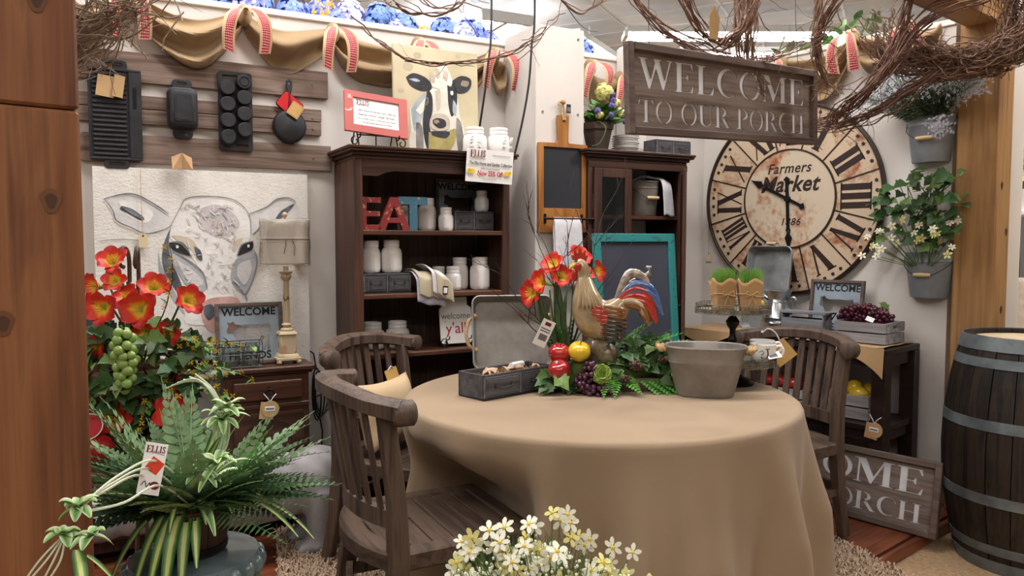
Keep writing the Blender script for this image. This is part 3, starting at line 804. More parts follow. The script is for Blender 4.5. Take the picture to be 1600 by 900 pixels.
# ------------------------------------------------------------------ round table under its cloth
TC, TR, TZ = (.335, 2.965), .735, .76
def seatlimit(px, py, z, r, a):
    for (c, h) in (CHN, CHF, CHR):
        fx, fy = cos(h), sin(h)
        pass
    return r
def cloth(u, v):
    a = 2 * pi * u
    if v < .4:
        r = TR * (v / .4); z = TZ + .0015 * noise.noise((cos(a) * r * 4, sin(a) * r * 4, 3))
        return (r * cos(a), r * sin(a), z)
    w = (v - .4) / .6
    w2 = w
    fold = .5 + .5 * sin(a * 13 + 1.6 * sin(a * 3 + .5) + .8 * sin(a * 7))
    fold = fold ** 1.6
    if w < .06:
        t = w / .06 * pi / 2; r = TR + .018 * sin(t); z = TZ - .018 * (1 - cos(t))
        return (r * cos(a), r * sin(a), z)
    h = (w - .06) / .94
    k = min(1, h * 2.0) ** 1.1
    r = TR + .018 + .075 * h + k * (.10 * fold - .04) + .014 * noise.noise((cos(a) * 6, sin(a) * 6, h * 3)) * k + .010 * k * sin(a * 31 + 2.5 * sin(a * 5) + h * 1.5) * (.4 + .6 * h)
    z = TZ - .018 - (TZ - .018 - .022) * h
    # the chair seats push the cloth inwards
    for (cc, hh) in (CHN, CHF, CHR):
        dx, dy = TC[0] + r * cos(a) - cc[0], TC[1] + r * sin(a) - cc[1]
        lx, ly = dx * cos(hh) + dy * sin(hh), -dx * sin(hh) + dy * cos(hh)
        e = max(0, min(1, (.44 - abs(ly)) / .17)); e = e * e * (3 - 2 * e)
        g = max(0, min(1, (.70 - z) / .22)); g = g * g * (3 - 2 * g)
        need = .475 - lx
        if need > 0 and e > 0: r -= need * e * g * 1.02
    return (r * cos(a), r * sin(a), z)
m = MB(); m.grid(cloth, 300, 60)
o = obj('tablecloth', m, 'cloth', None, (TC[0], TC[1], 0)); tag(o, 'floor-length tan burlap tablecloth over the round table', 'tablecloth')

# ------------------------------------------------------------------ shag rug
m = MB(); 
RU, RV = V((.951, .309, 0)), V((.309, -.951, 0)); R0 = V((-1.108, 3.53, 0))
def rp(a, b, z): p = R0 + RU * a + RV * b; return (p.x, p.y, z)
rw, rl = 2.40, 1.6
m.add([rp(0, 0, .001), rp(rw, 0, .001), rp(rw, rl, .001), rp(0, rl, .001), rp(0, 0, .012), rp(rw, 0, .012), rp(rw, rl, .012), rp(0, rl, .012)], [(3, 2, 1, 0), (4, 5, 6, 7)[::-1], (0, 1, 5, 4), (1, 2, 6, 5), (2, 3, 7, 6), (3, 0, 4, 7)])
rg = thing('shag_rug', 'beige shag rug lying under the table and chairs', 'rug')
obj('backing', m, 'rug', rg)
m = MB(); q = random.Random(5)
for i in range(26000):
    a, b = q.random() * rw, q.random() * rl
    p = R0 + RU * a + RV * b
    if (p.x - TC[0]) ** 2 + (p.y - TC[1]) ** 2 < .62 ** 2 or p.y < 2.75: continue
    ang = q.random() * 6.28; l = .018 + .02 * q.random(); w = .0035
    dx, dy = cos(ang), sin(ang); h = .012 + .016 * q.random()
    bx_, by_ = p.x, p.y
    m.add([(bx_ - dy * w, by_ + dx * w, .010), (bx_ + dy * w, by_ - dx * w, .010), (bx_ + dx * l * .5 + dy * w, by_ + dy * l * .5 - dx * w, .012 + h), (bx_ + dx * l * .5 - dy * w, by_ + dy * l * .5 + dx * w, .012 + h), (bx_ + dx * l, by_ + dy * l, .010 + h * .7)], [(0, 1, 2, 3), (3, 2, 4)], 0, True)
o = obj('pile', m, 'rug', rg); o['kind'] = 'stuff'

# ------------------------------------------------------------------ barrel
BC = (2.285, 3.33)
ba = thing('barrel', 'old dark oak barrel with grey steel hoops beside the cedar post', 'barrel', (BC[0], BC[1], -.055), radians(12))
BH = 1.0
def br(z): t = (z / BH - .5) * 2; return .345 - .07 * t * t
NS = 22
for k in range(NS):
    a0, a1 = 2 * pi * k / NS + .006, 2 * pi * (k + 1) / NS - .006
    q = .0015 * ((k * 7) % 3); vs = []; fs = []
    n = 10
    for i in range(n + 1):
        z = BH * i / n
        for j in range(3):
            a = a0 + (a1 - a0) * j / 2; vs.append(((br(z) + q) * cos(a), (br(z) + q) * sin(a), z))
        for j in (0, 2):
            a = a0 + (a1 - a0) * j / 2; vs.append(((br(z) - .03) * cos(a), (br(z) - .03) * sin(a), z))
    for i in range(n):
        o_, p_ = i * 5, i * 5 + 5
        fs += [(o_, o_ + 1, p_ + 1, p_), (o_ + 1, o_ + 2, p_ + 2, p_ + 1), (o_ + 3, o_, p_, p_ + 3), (o_ + 2, o_ + 4, p_ + 4, p_ + 2), (o_ + 4, o_ + 3, p_ + 3, p_ + 4)]
    e = n * 5; fs += [(e, e + 1, e + 2, e + 4, e + 3), (3, 4, 2, 1, 0)]
    m = MB(); m.add(vs, fs); obj('stave', m, 'stave', ba)
for za, zb in ((.0, .055), (.085, .125), (.30, .345), (.615, .66), (.875, .915), (.945, 1.002)):
    m = MB(); m.lathe([(br(za) + .0, za), (br(za) + .005, za), (br(zb) + .005, zb), (br(zb) - .001, zb), (br(za), za)], 48); o = obj('hoop', m, 'hoop', ba)
    k = MB(); a = -1.9; z = (za + zb) / 2; k.ball(((br(z) + .006) * cos(a), (br(z) + .006) * sin(a), z), .006, 8, 5); obj('rivet', k, 'hoop', o)
for k in range(5):
    x0 = -.25 + k * .1; 
    pl = []
    R0_ = br(.97) - .031
    xa, xb = max(-R0_ + .002, x0 + .001), min(R0_ - .002, x0 + .099)
    for i in range(7): x = xa + (xb - xa) * i / 6; pl.append((x, sqrt(max(0, R0_ ** 2 - x * x))))
    for i in range(7): x = xb - (xb - xa) * i / 6; pl.append((x, -sqrt(max(0, R0_ ** 2 - x * x))))
    m = MB(); m.prism(ccw(pl), -.98, -.96, mx=MX(((1, 0, 0, 0), (0, 0, 1, 0), (0, -1, 0, 0), (0, 0, 0, 1)))); obj('head_plank', m, 'lid', ba)

# ------------------------------------------------------------------ stencilled porch signs
def porch_sign(label, loc, rz, tilt, lean, L_, Hh):
    t = thing('porch_sign', label, 'sign', loc)
    t.rotation_euler = (lean, tilt, rz)
    t.rotation_mode = 'XYZ'
    hw = L_ / 2; f = .03
    polys = serif('WELCOME', -hw * .88, hw * .87, Hh * .52, Hh * .34) + serif('TO OUR PORCH', -hw * .89, hw * .875, Hh * .145, Hh * .255)
    m = MB(); m.prism([(-hw + f, f), (hw - f, f), (hw - f, Hh - f), (-hw + f, Hh - f)], -.0035, 0, holes=[ccw(p)[::-1] for p in polys])
    obj('stencil_board', m, 'signwood', t)
    m = MB(); m.box(-hw + f, hw - f, .0003, .004, f, Hh - f); obj('metal_backing', m, 'galvl', t)
    for a in ((-hw, -hw + f, 0, Hh), (hw - f, hw, 0, Hh)):
        m = MB(); m.box(a[0], a[1], -.026, .008, a[2], a[3]); obj('frame_rail', m, 'signframe', t, bev=.003)
    for a in ((-hw + f, hw - f, 0, f), (-hw + f, hw - f, Hh - f, Hh)):
        m = MB(); m.box(a[0], a[1], -.026, .008, a[2], a[3]); obj('frame_rail', m, 'signframe', t, bev=.003)
    return t
t = porch_sign('wooden WELCOME TO OUR PORCH sign hanging from the twig vine above the table', (.935, 3.325, 1.785), radians(37), radians(-2.4), 0, 1.26, .345)
w_ = MB()
for x in (-.5, .5): w_.tube([(x, -.005, .34), (x * .98, 0, .55), (x * .97, 0, .72)], .0015, 5)
obj('hanging_wire', w_, 'wire', t)
porch_sign('wooden WELCOME TO OUR PORCH sign leaning on the floor against the console legs', RP(.40, .505, .003), AR, 0, radians(-10), 1.26, .345)

# ------------------------------------------------------------------ clock
ck = thing('wall_clock', 'huge round rusty farmhouse clock with roman numerals on the wall', 'clock', RP(.0, .012, 1.60), AR)
CR, CI = .55, .285
def flat(poly, d, th=.002): return [(ccw(poly), d, th)]
m = MB(); m.lathe([(CR - .012, 0), (CR + .004, 0), (CR + .004, .03), (CR - .006, .034), (CR - .012, .03), (CR - .012, 0)], 96, 0, MX.Rotation(pi / 2, 4, 'X')); obj('rim', m, 'clockrim', ck)
for k in range(12):
    a0, a1 = 90 - k * 30 - 15.0, 90 - k * 30 + 15.0
    e = .35; pl = arc(0, 0, CR - .012, CR - .012, a0 + e, a1 - e, 10) + arc(0, 0, CI + .004, CI + .004, a1 - e * 1.5, a0 + e * 1.5, 8)
    m = MB(); m.prism(ccw(pl), -.016, -.002); obj('dial_plate', m, 'clockface', ck)
for k in range(12):
    a = radians(90 - k * 30 - 15); c_, s_ = cos(a), sin(a); w = .004
    m = MB(); m.prism(ccw([(CI * c_ - w * s_, CI * s_ + w * c_), (CI * c_ + w * s_, CI * s_ - w * c_), ((CR - .01) * c_ + w * s_, (CR - .01) * s_ - w * c_), ((CR - .01) * c_ - w * s_, (CR - .01) * s_ + w * c_)]), -.0185, -.015); obj('division_bar', m, 'clockrim', ck)
m = MB()
for k in range(60):
    a = 2 * pi * (k + .5) / 60
    if k % 5 == 2: continue
    m.cyl(.0095, 0, .004, 10, 0, T(cos(a) * (CR - .04), -.0155, sin(a) * (CR - .04), pi / 2))
o = obj('rivet_dots', m, 'clocknum', ck); o['kind'] = 'stuff'
m = MB(); m.lathe([(.001, .022), (CI - .004, .022), (CI - .004, .002)], 64, 0, MX.Rotation(pi / 2, 4, 'X')); obj('dial_centre', m, 'clockmid', ck)
m = MB(); m.lathe([(CI - .005, .0), (CI + .004, .0), (CI + .004, .025), (CI - .005, .025), (CI - .005, 0)], 72, 0, MX.Rotation(pi / 2, 4, 'X')); obj('inner_ring', m, 'clockrim', ck)
def numeral(txt):
    polys = []; x = 0; th, tn, g = .035, .008, .016; h = .172
    for c in txt:
        if c == 'I': polys += [[(x, 0), (x + th, 0), (x + th, h), (x, h)], [(x - .008, 0), (x + th + .008, 0), (x + th + .008, .008), (x - .008, .008)], [(x - .008, h - .008), (x + th + .008, h - .008), (x + th + .008, h), (x - .008, h)]]; x += th + g
        elif c == 'V': polys += [[(x, h), (x + th * 1.1, h), (x + .062 + th * .4, 0), (x + .05, 0)], [(x + .10, h), (x + .112, h), (x + .068, 0), (x + .058, 0)], [(x - .01, h - .008), (x + th * 1.1 + .008, h - .008), (x + th * 1.1 + .008, h), (x - .01, h)], [(x + .092, h - .008), (x + .12, h - .008), (x + .12, h), (x + .092, h)]]; x += .112 + g
        else: polys += [[(x, h), (x + th * 1.1, h), (x + .1 + th * .3, 0), (x + .1 - th * .7, 0)], [(x + .098, h), (x + .108, h), (x + .012, 0), (x + .002, 0)], [(x - .01, h - .008), (x + th + .01, h - .008), (x + th + .01, h), (x - .01, h)], [(x + .07, 0), (x + .118, 0), (x + .118, .008), (x + .07, .008)]]; x += .112 + g
    w = x - g; k = min(1, .135 / w)
    return [[((a - w / 2) * k, b) for a, b in p] for p in polys]
for k, tx in enumerate(['XII', 'I', 'II', 'III', 'IV', 'V', 'VI', 'VII', 'VIII', 'IX', 'X', 'XI']):
    a = radians(-k * 30); out = []
    for p in numeral(tx):
        out.append([(x * cos(a) - (z + CI + .024) * sin(a), x * sin(a) + (z + CI + .024) * cos(a)) for x, z in p])
    prints(out, -.0162, 'clocknum', ck, name='numeral', th=.001)
text('Farmers', .083, 'clocknum', ck, (.0, -.0228, .175), shear=.28, off=.0012, sx=.92, space=1.08)
text('Market', .128, 'clocknum', ck, (.0, -.0228, .082), shear=.32, off=.003, sx=.93, space=1.05)
text('1886', .06, 'clocknum', ck, (.015, -.0228, -.135), shear=.3, off=.0006, sx=.95, space=1.15)
def hand(ang, L_, tail, nm):
    m = MB(); pl = [(-.009, -tail), (-.02, -tail - .012), (0, -tail - .03), (.02, -tail - .012), (.009, -tail), (.009, L_ * .55), (.014, L_ * .6), (.006, L_ * .66), (.022, L_ * .74), (.006, L_ * .9), (0, L_), (-.006, L_ * .9), (-.022, L_ * .74), (-.006, L_ * .66), (-.014, L_ * .6), (-.009, L_ * .55)]
    m.prism(ccw(pl), -.034, -.029); o = obj(nm, m, 'black', ck); o.rotation_euler = (0, ang, 0)
    k = MB(); k.cyl(.008, .029, .036, 12, 0, T(0, 0, L_ * .62, pi / 2)); obj('bead', k, 'wire', o)
hand(radians(-63), .27, .09, 'hour_hand'); hand(radians(177), .305, .10, 'minute_hand')
m = MB(); m.cyl(.018, .02, .04, 16, 0, MX.Rotation(pi / 2, 4, 'X')); obj('hub', m, 'black', ck)

# ------------------------------------------------------------------ concrete animal statue: one continuous surface
hp = MB()
def ell(c, r, rot=0, mxx=None): hp.ball(c, r, 20, 14, 0, mxx)
ell((0, 0, .245), (.33, .135, .125)); ell((.22, 0, .25), (.15, .14, .125)); ell((-.2, 0, .24), (.16, .14, .13))
hp.ball((-.42, 0, .25), (.13, .10, .10)); hp.ball((-.53, 0, .22), (.10, .085, .075)); hp.ball((-.60, 0, .205), (.055, .075, .06))
for x, y in ((.235, .085), (.235, -.085), (-.22, .085), (-.22, -.085)):
    hp.tube([(x, y, .23), (x - .01, y, .12), (x - .012, y, .05), (x - .012, y, .02)], [.075, .062, .058, .062], 16)
    hp.ball((x - .03, y, .03), (.075, .062, .03))
    for d in (-.036, 0, .036): hp.ball((x - .092, y + d, .024), (.026, .02, .024), 10, 8)
for y in (-.07, .07): hp.ball((-.37, y, .345), (.02, .012, .03), 10, 8); hp.ball((-.47, y * .8, .305), .016, 8, 6)
o = obj('animal_statue', hp, 'concrete', None, LP(-1.44, .44), radians(29)); tag(o, 'grey concrete animal statue with rounded toes between dresser and bare chair', 'statue')
o.scale = (1.12, 1.0, 1.2)
r = o.modifiers.new('join', 'REMESH'); r.mode = 'VOXEL'; r.voxel_size = .011; r.use_smooth_shade = True
s = o.modifiers.new('soft', 'SMOOTH'); s.factor = .6; s.iterations = 6
# ------------------------------------------------------------------ planks and cast iron on the left wall
pr = thing('plank_rack', 'grey barn boards screwed to the wall behind the cast iron', 'rack', LP(-1.5, 0, 0), AL)
def board(x0, x1, z0, z1, notch=0):
    m = MB()
    pl = [(x0 + 1.5 + notch, z0), (x1 + 1.5, z0), (x1 + 1.5, z1), (x0 + 1.5 + notch, z1)]
    if notch: pl += [(x0 + 1.5, z1 - .035), (x0 + 1.5, z0 + .035)]
    m.prism(ccw(pl), -.022, -.002); o = obj('plank', m, 'barn', pr, bev=.002)
    return o
board(-2.35, -1.003, 2.048, 2.178); board(-2.2, -1.037, 1.935, 1.993); board(-2.2, -1.039, 1.868, 1.932); board(-2.095, -.993, 1.697, 1.82, .03)
m = MB()
for x in (-1.9, -1.45, -1.08):
    for z in (2.11, 1.95, 1.90, 1.76): m.cyl(.004, 0, .004, 8, 0, T(x + 1.5, -.022, z, pi / 2))
o = obj('screw_heads', m, 'greyink', pr); o['kind'] = 'stuff'
def ring_hole(r): return arc(0, 0, r, r, 0, 360, 16)[:-1]
# griddle
g = thing('griddle', 'long ribbed cast iron griddle hanging on the boards', 'griddle', LP(-1.933, .026, 1.90), AL)
m = MB(); m.box(-.103, .103, -.012, 0, -.195, .195); obj('plate', m, 'iron', g, bev=.006, seg=2)
m = MB(); m.box(-.103, .103, -.02, -.012, .185, .195); m.box(-.103, .103, -.02, -.012, -.195, -.185); m.box(-.103, -.095, -.02, -.012, -.185, .185); m.box(.053, .103, -.02, -.012, -.185, .185); obj('raised_rim', m, 'iron', g, bev=.002)['kind'] = 'stuff'
for k in range(18):
    z = -.172 + k * .0202; m = MB(); m.box(-.088, .045, -.019, -.012, z - .0055, z + .0055); obj('rib', m, 'iron', g, bev=.003)
for s in (1, -1):
    m = MB(); pl = rrect(-.05, .05, 0, .04, .018); m.prism(pl, -.016, -.002, holes=[rrect(-.032, .032, .012, .028, .007)[::-1]]); o = obj('handle', m, 'iron', g, bev=.003); o.matrix_basis = T(0, 0, .192 * s) @ MX.Scale(s, 4, (0, 0, 1)) if s > 0 else T(0, 0, -.192) @ MX.Rotation(pi, 4, 'Y')
m = MB(); m.prism(rrect(.069, .083, .03, .12, .006), -.0225, -.02); obj('cast_badge', m, 'black', g)
m = MB(); m.box(-.085, -.015, -.030, -.026, .065, .155); m.box(-.03, .012, -.034, -.030, .072, .166, 0, T(0, 0, 0, 0, 0, radians(12))); o = obj('card_tag', m, 'tagpaper', g); o.rotation_euler = (0, radians(8), 0)
# loaf pan, underside out
g = thing('loaf_pan', 'small cast iron loaf pan hung upside out beside the ribbed griddle', 'pan', LP(-1.665, .026, 1.945), AL)
def ring(w, h, z, r): return [(x, z, zz) for x, zz in rrect(-w, w, -h, h, r, 5)]
def loft(m, rings, mat=0):
    n = len(rings[0]); vs = [p for r_ in rings for p in r_]; fs = []
    for i in range(len(rings) - 1):
        for j in range(n): fs.append((i * n + j, i * n + (j + 1) % n, (i + 1) * n + (j + 1) % n, (i + 1) * n + j))
    fs.append(tuple((len(rings) - 1) * n + j for j in range(n))); m.add(vs, fs, mat, True)
m = MB(); loft(m, [ring(.064, .095, 0, .03), ring(.064, .095, -.012, .03), ring(.058, .088, -.016, .028), ring(.053, .080, -.05, .02), ring(.046, .073, -.055, .018)]); obj('body', m, 'iron', g)
m = MB(); m.prism(rrect(-.036, .036, -.06, .06, .012), -.0575, -.054); m.prism(rrect(-.030, .030, -.054, .054, .01), -.0590, -.0575); obj('cast_panel', m, 'iron', g, bev=.001)
for s in (1, -1):
    m = MB(); m.prism(rrect(-.042, .042, 0, .042, .018), -.012, -.001, holes=[rrect(-.02, .02, .018, .031, .006)[::-1]]); o = obj('handle', m, 'iron', g, bev=.003)
    o.matrix_basis = T(0, 0, .088) if s > 0 else T(0, 0, -.088) @ MX.Rotation(pi, 4, 'Y')
m = MB()
for s in (-1, 1): m.add([(0, -.05, .03), (0, -.05, -.04), (s * .042, -.075 - .0 * s, -.03 - .018), (s * .042, -.035, .012)], [(0, 1, 2, 3)], 0)
m.box(-.012, .0, -.053, -.051, -.02, -.006, 1, T(-.012, 0, 0))
o = obj('folded_card', m, ['tagpaper', 'white'], None, LP(-1.676, .03, 1.715), AL); tag(o, 'folded kraft card with a white sticker on the lowest barn board', 'tag')
# drop biscuit pan
g = thing('biscuit_pan', 'cast iron biscuit pan with nine round cups hanging on the boards', 'pan', LP(-1.438, .026, 1.952), AL)
m = MB(); m.prism(rrect(-.075, .075, -.18, .18, .015), -.010, 0, holes=[rrect(-.055, .012, .150, .165, .006)[::-1], rrect(.0, .055, -.165, -.150, .006)[::-1]]); obj('frame', m, 'iron', g, bev=.003)
cups = [(-.036, .098 - .0735 * k) for k in range(4)] + [(.036, .132 - .0735 * k) for k in range(4)]
cups = [(-.037, .102), (-.037, .028), (-.037, -.046), (-.037, -.120), (.036, .134), (.036, .062), (.036, -.012), (.036, -.084)]
for i, (x, z) in enumerate(cups):
    m = MB(); m.lathe([(.036, .0), (.036, .012), (.034, .034), (.030, .038), (.0005, .038)], 28, 0, T(x, -.008, z, pi / 2)); obj('cup', m, 'iron', g)
m = MB(); m.lathe([(.022, .0), (.022, .002), (.019, .002), (.019, .0)], 24, 0, T(.036, -.046, .134, pi / 2)); obj('cast_badge', m, 'black', g)
# skillet with red handle cover
g = thing('skillet', 'round cast iron skillet hung by its handle with a red pot holder', 'skillet', LP(-1.194, .026, 1.9), AL)
m = MB(); m.lathe([(.079, 0), (.08, .004), (.079, .014), (.072, .03), (.066, .034), (.0005, .034)], 40, 0, T(0, 0, 0, pi / 2)); obj('pan', m, 'iron', g)
m = MB(); pl = [(-.013, .06), (.013, .06), (.009, .12), (.008, .16), (.015, .19), (.014, .215), (0, .225), (-.014, .215), (-.015, .19), (-.008, .16), (-.009, .12)]
m.prism(ccw(pl), -.018, -.008, holes=[[(x, .203 + z) for x, z in ring_hole(.006)][::-1]]); obj('handle', m, 'iron', g, bev=.003)
m = MB(); m.prism(rrect(-.04, .04, .02, .125, .012), -.030, -.019, mx=None); o = obj('pot_holder', m, 'redcloth', g, bev=.005, seg=2); o.matrix_basis = T(.02, 0.012, .09, 0, radians(-52), 0) @ T(0, 0, -.05)
m = MB(); m.prism(rrect(-.043, .043, .017, .128, .014), -.0245, -.0195); o2 = obj('binding', m, 'black', o)
m = MB(); m.prism(rrect(-.03, .03, -.034, .034, .004), -.042, -.038); m.prism(rrect(-.024, .024, -.028, .028, .003), -.0425, -.042, 1); o = obj('kraft_tag', m, ['tagpaper', 'yellowtag'], g); o.matrix_basis = T(.022, 0, .075, 0, radians(32), 0)

# ------------------------------------------------------------------ the big white cow canvas
pc = thing('cow_canvas', 'large unframed white canvas of a pale cow face with a pink nose', 'painting', LP(-1.572, .004, .72), AL)
PWD, PHT = .457, .955
m = MB(); m.box(-PWD, PWD, -.034, 0, 0, PHT); obj('stretcher', m, 'canvas_edge', pc, bev=.002)
m = MB(); m.grid(lambda u, v: (-PWD + 2 * PWD * u, -.0345, PHT * v), 4, 4, sm=False); 
obj('painted_ground', m, 'canvas', pc)
PX0, PY0, PKX, PKZ = 45., 20., (2 * PWD) / 1275., PHT / 1320.
def cv(x, y): return (-PWD + (x - 47) * PKX, PHT - (y - 0) * .955 / 1310.)
paint = {k: plain('paint_' + k, c, c2, .65, bump=.4, bscale=70, scale=14) for k, c, c2 in (
    ('dark', '3b3f47', '6e747d'), ('mid', '9ba0a8', 'b9bcc1'), ('light', 'cdccce', 'dcdad9'), ('line', '5d5f63', '8b8b8d'), ('pink', 'c99a94', 'd8b3ac'), ('eye', '15141a', '26252c'), ('cream', 'd5cab4', 'cabfaa'), ('white', 'efedeb', 'e4e2e0'), ('mauve', 'c0bac0', 'd2cbcb'))}
PD = {}
def pp(poly, mat, lev, sm=True):
    p = [cv(x, y) for x, y in (smoothline(list(poly) + [poly[0]], 5)[:-1] if sm else poly)]
    PD.setdefault(mat, []).append((ccw(p), lev))
def pl_(pts, w, mat, lev):
    q = smoothline(pts, 6); n = len(q)
    ws = [w * (.35 + .65 * sin(pi * (i + .5) / n)) for i in range(n)]
    PD.setdefault(mat, []).append((ccw([cv(x, y) for x, y in stroke(q, ws)]), lev))
# ears, face, muzzle
pp([(105, 190), (180, 160), (290, 165), (390, 215), (450, 265), (470, 330), (420, 375), (320, 395), (230, 350), (160, 310), (150, 250)], 'light', 1)
pp([(200, 230), (260, 250), (320, 300), (300, 315), (250, 285), (190, 250)], 'dark', 3); pp([(180, 200), (290, 210), (370, 270), (330, 330), (230, 290)], 'white', 2)
pp([(940, 265), (1040, 225), (1110, 175), (1190, 158), (1245, 190), (1265, 250), (1240, 320), (1100, 345), (1000, 370), (960, 400), (935, 340)], 'light', 1)
pp([(1110, 290), (1150, 240), (1230, 195), (1205, 235), (1160, 280), (1120, 305)], 'dark', 3)
pp([(470, 345), (520, 240), (570, 180), (700, 165), (830, 180), (910, 240), (950, 330), (940, 430), (870, 540), (830, 640), (830, 780), (880, 850), (880, 960), (560, 960), (560, 860), (650, 740), (600, 560), (470, 430)], 'white', 2)
pp([(640, 240), (740, 210), (840, 260), (880, 340), (800, 420), (700, 400), (640, 330)], 'mauve', 3)
pp([(470, 355), (430, 450), (415, 560), (440, 660), (500, 760), (560, 860), (520, 700), (470, 560), (455, 460)], 'dark', 3)
pp([(395, 500), (420, 620), (490, 770), (540, 900), (470, 800), (400, 650)], 'mid', 2)
pp([(470, 500), (560, 560), (640, 640), (670, 740), (590, 760), (520, 660), (480, 570)], 'mid', 4); pp([(500, 560), (590, 620), (650, 700), (600, 720), (540, 650)], 'light', 5)
pp([(470, 405), (540, 410), (600, 440), (650, 550), (620, 560), (590, 500), (520, 450)], 'cream', 4)
pp([(600, 470), (640, 500), (648, 560), (618, 545)], 'dark', 5)
pp([(960, 500), (985, 560), (960, 660), (905, 780), (830, 710), (820, 650), (850, 560)], 'mid', 4); pp([(940, 560), (950, 630), (905, 720), (860, 660), (870, 590)], 'light', 5)
pp([(455, 452), (510, 452), (550, 485), (578, 530), (520, 515), (475, 492)], 'eye', 6); pp([(862, 535), (880, 480), (920, 450), (960, 445), (958, 490), (915, 515)], 'eye', 6)
pp([(495, 470), (508, 465), (512, 480), (500, 485)], 'white', 7); pp([(925, 465), (938, 462), (938, 478), (927, 480)], 'white', 7)
pp([(830, 480), (850, 440), (900, 420), (870, 470), (840, 510)], 'cream', 4)
pp([(640, 830), (700, 800), (830, 795), (870, 830), (880, 900), (840, 1010), (700, 1015), (640, 930)], 'pink', 5); pp([(650, 850), (700, 840), (720, 900), (680, 940), (652, 900)], 'dark', 6)
pp([(560, 960), (620, 1010), (860, 1010), (900, 960), (880, 1130), (760, 1180), (620, 1120)], 'light', 3)
for p, w in (([(105, 190), (220, 158), (300, 170), (400, 230), (460, 275)], 9), ([(105, 190), (150, 260), (170, 320), (250, 360), (330, 395), (430, 370), (480, 340)], 7), ([(940, 265), (1050, 220), (1120, 168), (1200, 158), (1245, 185)], 10), ([(960, 400), (1000, 360), (1040, 300)], 7),
             ([(470, 345), (530, 230), (570, 175), (700, 160), (850, 180), (940, 270), (950, 400)], 6), ([(455, 450), (520, 445), (560, 485), (585, 540)], 9), ([(860, 540), (890, 465), (965, 440)], 9), ([(470, 500), (560, 555), (650, 640), (675, 740)], 9), ([(830, 700), (880, 750), (905, 785), (960, 680), (985, 560), (965, 495)], 7), ([(905, 785), (918, 820)], 8), ([(200, 235), (250, 270), (320, 310)], 12), ([(60, 440), (200, 430), (330, 440)], 4)):
    pl_(p, w, 'line', 8)
q = random.Random(3)
for i in range(110):
    x, y = (q.uniform(540, 880), q.uniform(200, 740)) if i % 3 else (q.uniform(560, 860), q.uniform(190, 430)); a = q.uniform(0, 3.1); l = q.uniform(20, 60)
    pl_([(x, y), (x + l * cos(a) * .5, y + l * sin(a) * .5 + q.uniform(-10, 10)), (x + l * cos(a), y + l * sin(a))], q.uniform(4, 9), ('white', 'light', 'mauve', 'white', 'mid', 'white', 'cream')[i % 7], 9)
def paint_out(parent, yf, nm='brushwork'):
    m = MB(); mats = list(PD)
    for i, k in enumerate(mats):
        for p, lev in PD[k]: m.prism(p, yf - .0006 * lev, yf - .0006 * lev + .0005, i, back=False)
    return obj(nm, m, [paint[k] for k in mats], parent)
paint_out(pc, -.0346)
def string_tag(label, loc, rz, drop, w=.034, h=.06, mat='ivorytag'):
    t = thing('string_tag', label, 'tag', loc, rz)
    m = MB(); m.prism([(-w / 2, -drop - h), (w / 2, -drop - h), (w / 2, -drop - .01), (w / 2 - .01, -drop), (-w / 2 + .01, -drop), (-w / 2, -drop - .01)], -.003, -.0015); obj('card', m, mat, t)
    m = MB(); m.cyl(.004, 0, .001, 10, 0, T(0, -.003, -drop - .011, pi / 2)); obj('eyelet', m, 'stem', t)
    m = MB(); m.tube([(-.003, -.002, 0), (-.004, -.003, -drop * .4), (-.001, -.0025, -drop - .011)], .0012, 5); obj('string', m, 'rope', t)
    return t
string_tag('ivory string tag hanging over the cow canvas ear', LP(-1.84, .052, 1.668), AL, .28, .036, .062)
string_tag('ivory string tag hanging on the white wall left of the clock rim', RP(-.555, .004, 1.5), AR, .215)

# ------------------------------------------------------------------ on the dresser
la = thing('table_lamp', 'distressed cream candlestick lamp with a plastic-wrapped linen shade', 'lamp', LP(-1.243, .13, .782), AL)
def sq(m, w, z0, z1, w2=None):
    w2 = w2 or w; m.add([(-w, -w, z0), (w, -w, z0), (w, w, z0), (-w, w, z0), (-w2, -w2, z1), (w2, -w2, z1), (w2, w2, z1), (-w2, w2, z1)], [(3, 2, 1, 0), (4, 5, 6, 7), (0, 1, 5, 4), (1, 2, 6, 5), (2, 3, 7, 6), (3, 0, 4, 7)])
m = MB(); sq(m, .056, .015, .03); sq(m, .05, .03, .045, .042); sq(m, .036, .045, .135); sq(m, .044, .135, .150, .036)
for x in (-.045, .045):
    for y in (-.045, .045): m.ball((x, y, .01), (.014, .014, .0105), 10, 6)
obj('base', m, 'cream', la, bev=.003)
m = MB(); m.lathe([(.028, .15), (.03, .158), (.016, .168), (.024, .18), (.014, .19), (.0155, .2), (.0125, .385), (.018, .39), (.026, .405), (.02, .416), (.03, .424), (.031, .43), (.012, .435), (.012, .455), (.0005, .456)], 24); obj('stem', m, 'cream', la)
m = MB(); m.lathe([(.104, .465), (.110, .470), (.106, .672), (.100, .672), (.103, .470), (.104, .465)], 48); sh = obj('lamp_shade', m, 'linen', la)
m = MB(); m.lathe([(.1088, .566), (.1098, .57), (.1094, .588), (.1082, .592)], 48); obj('fabric_band', m, 'linen', sh); m = MB(); m.tube([(-.02, -.110, .575), (-.022, -.118, .55), (-.03, -.114, .515)], .0016, 5); m.tube([(.01, -.110, .575), (.018, -.118, .55), (.016, -.114, .505)], .0016, 5); m.lathe([(.1095, .577), (.1108, .579), (.1095, .581)], 48); obj('ribbon', m, 'stem', sh)
m = MB(); m.ball((0, 0, .695), .013, 12, 8); m.cyl(.005, .668, .685, 10); obj('finial', m, 'cream', la)
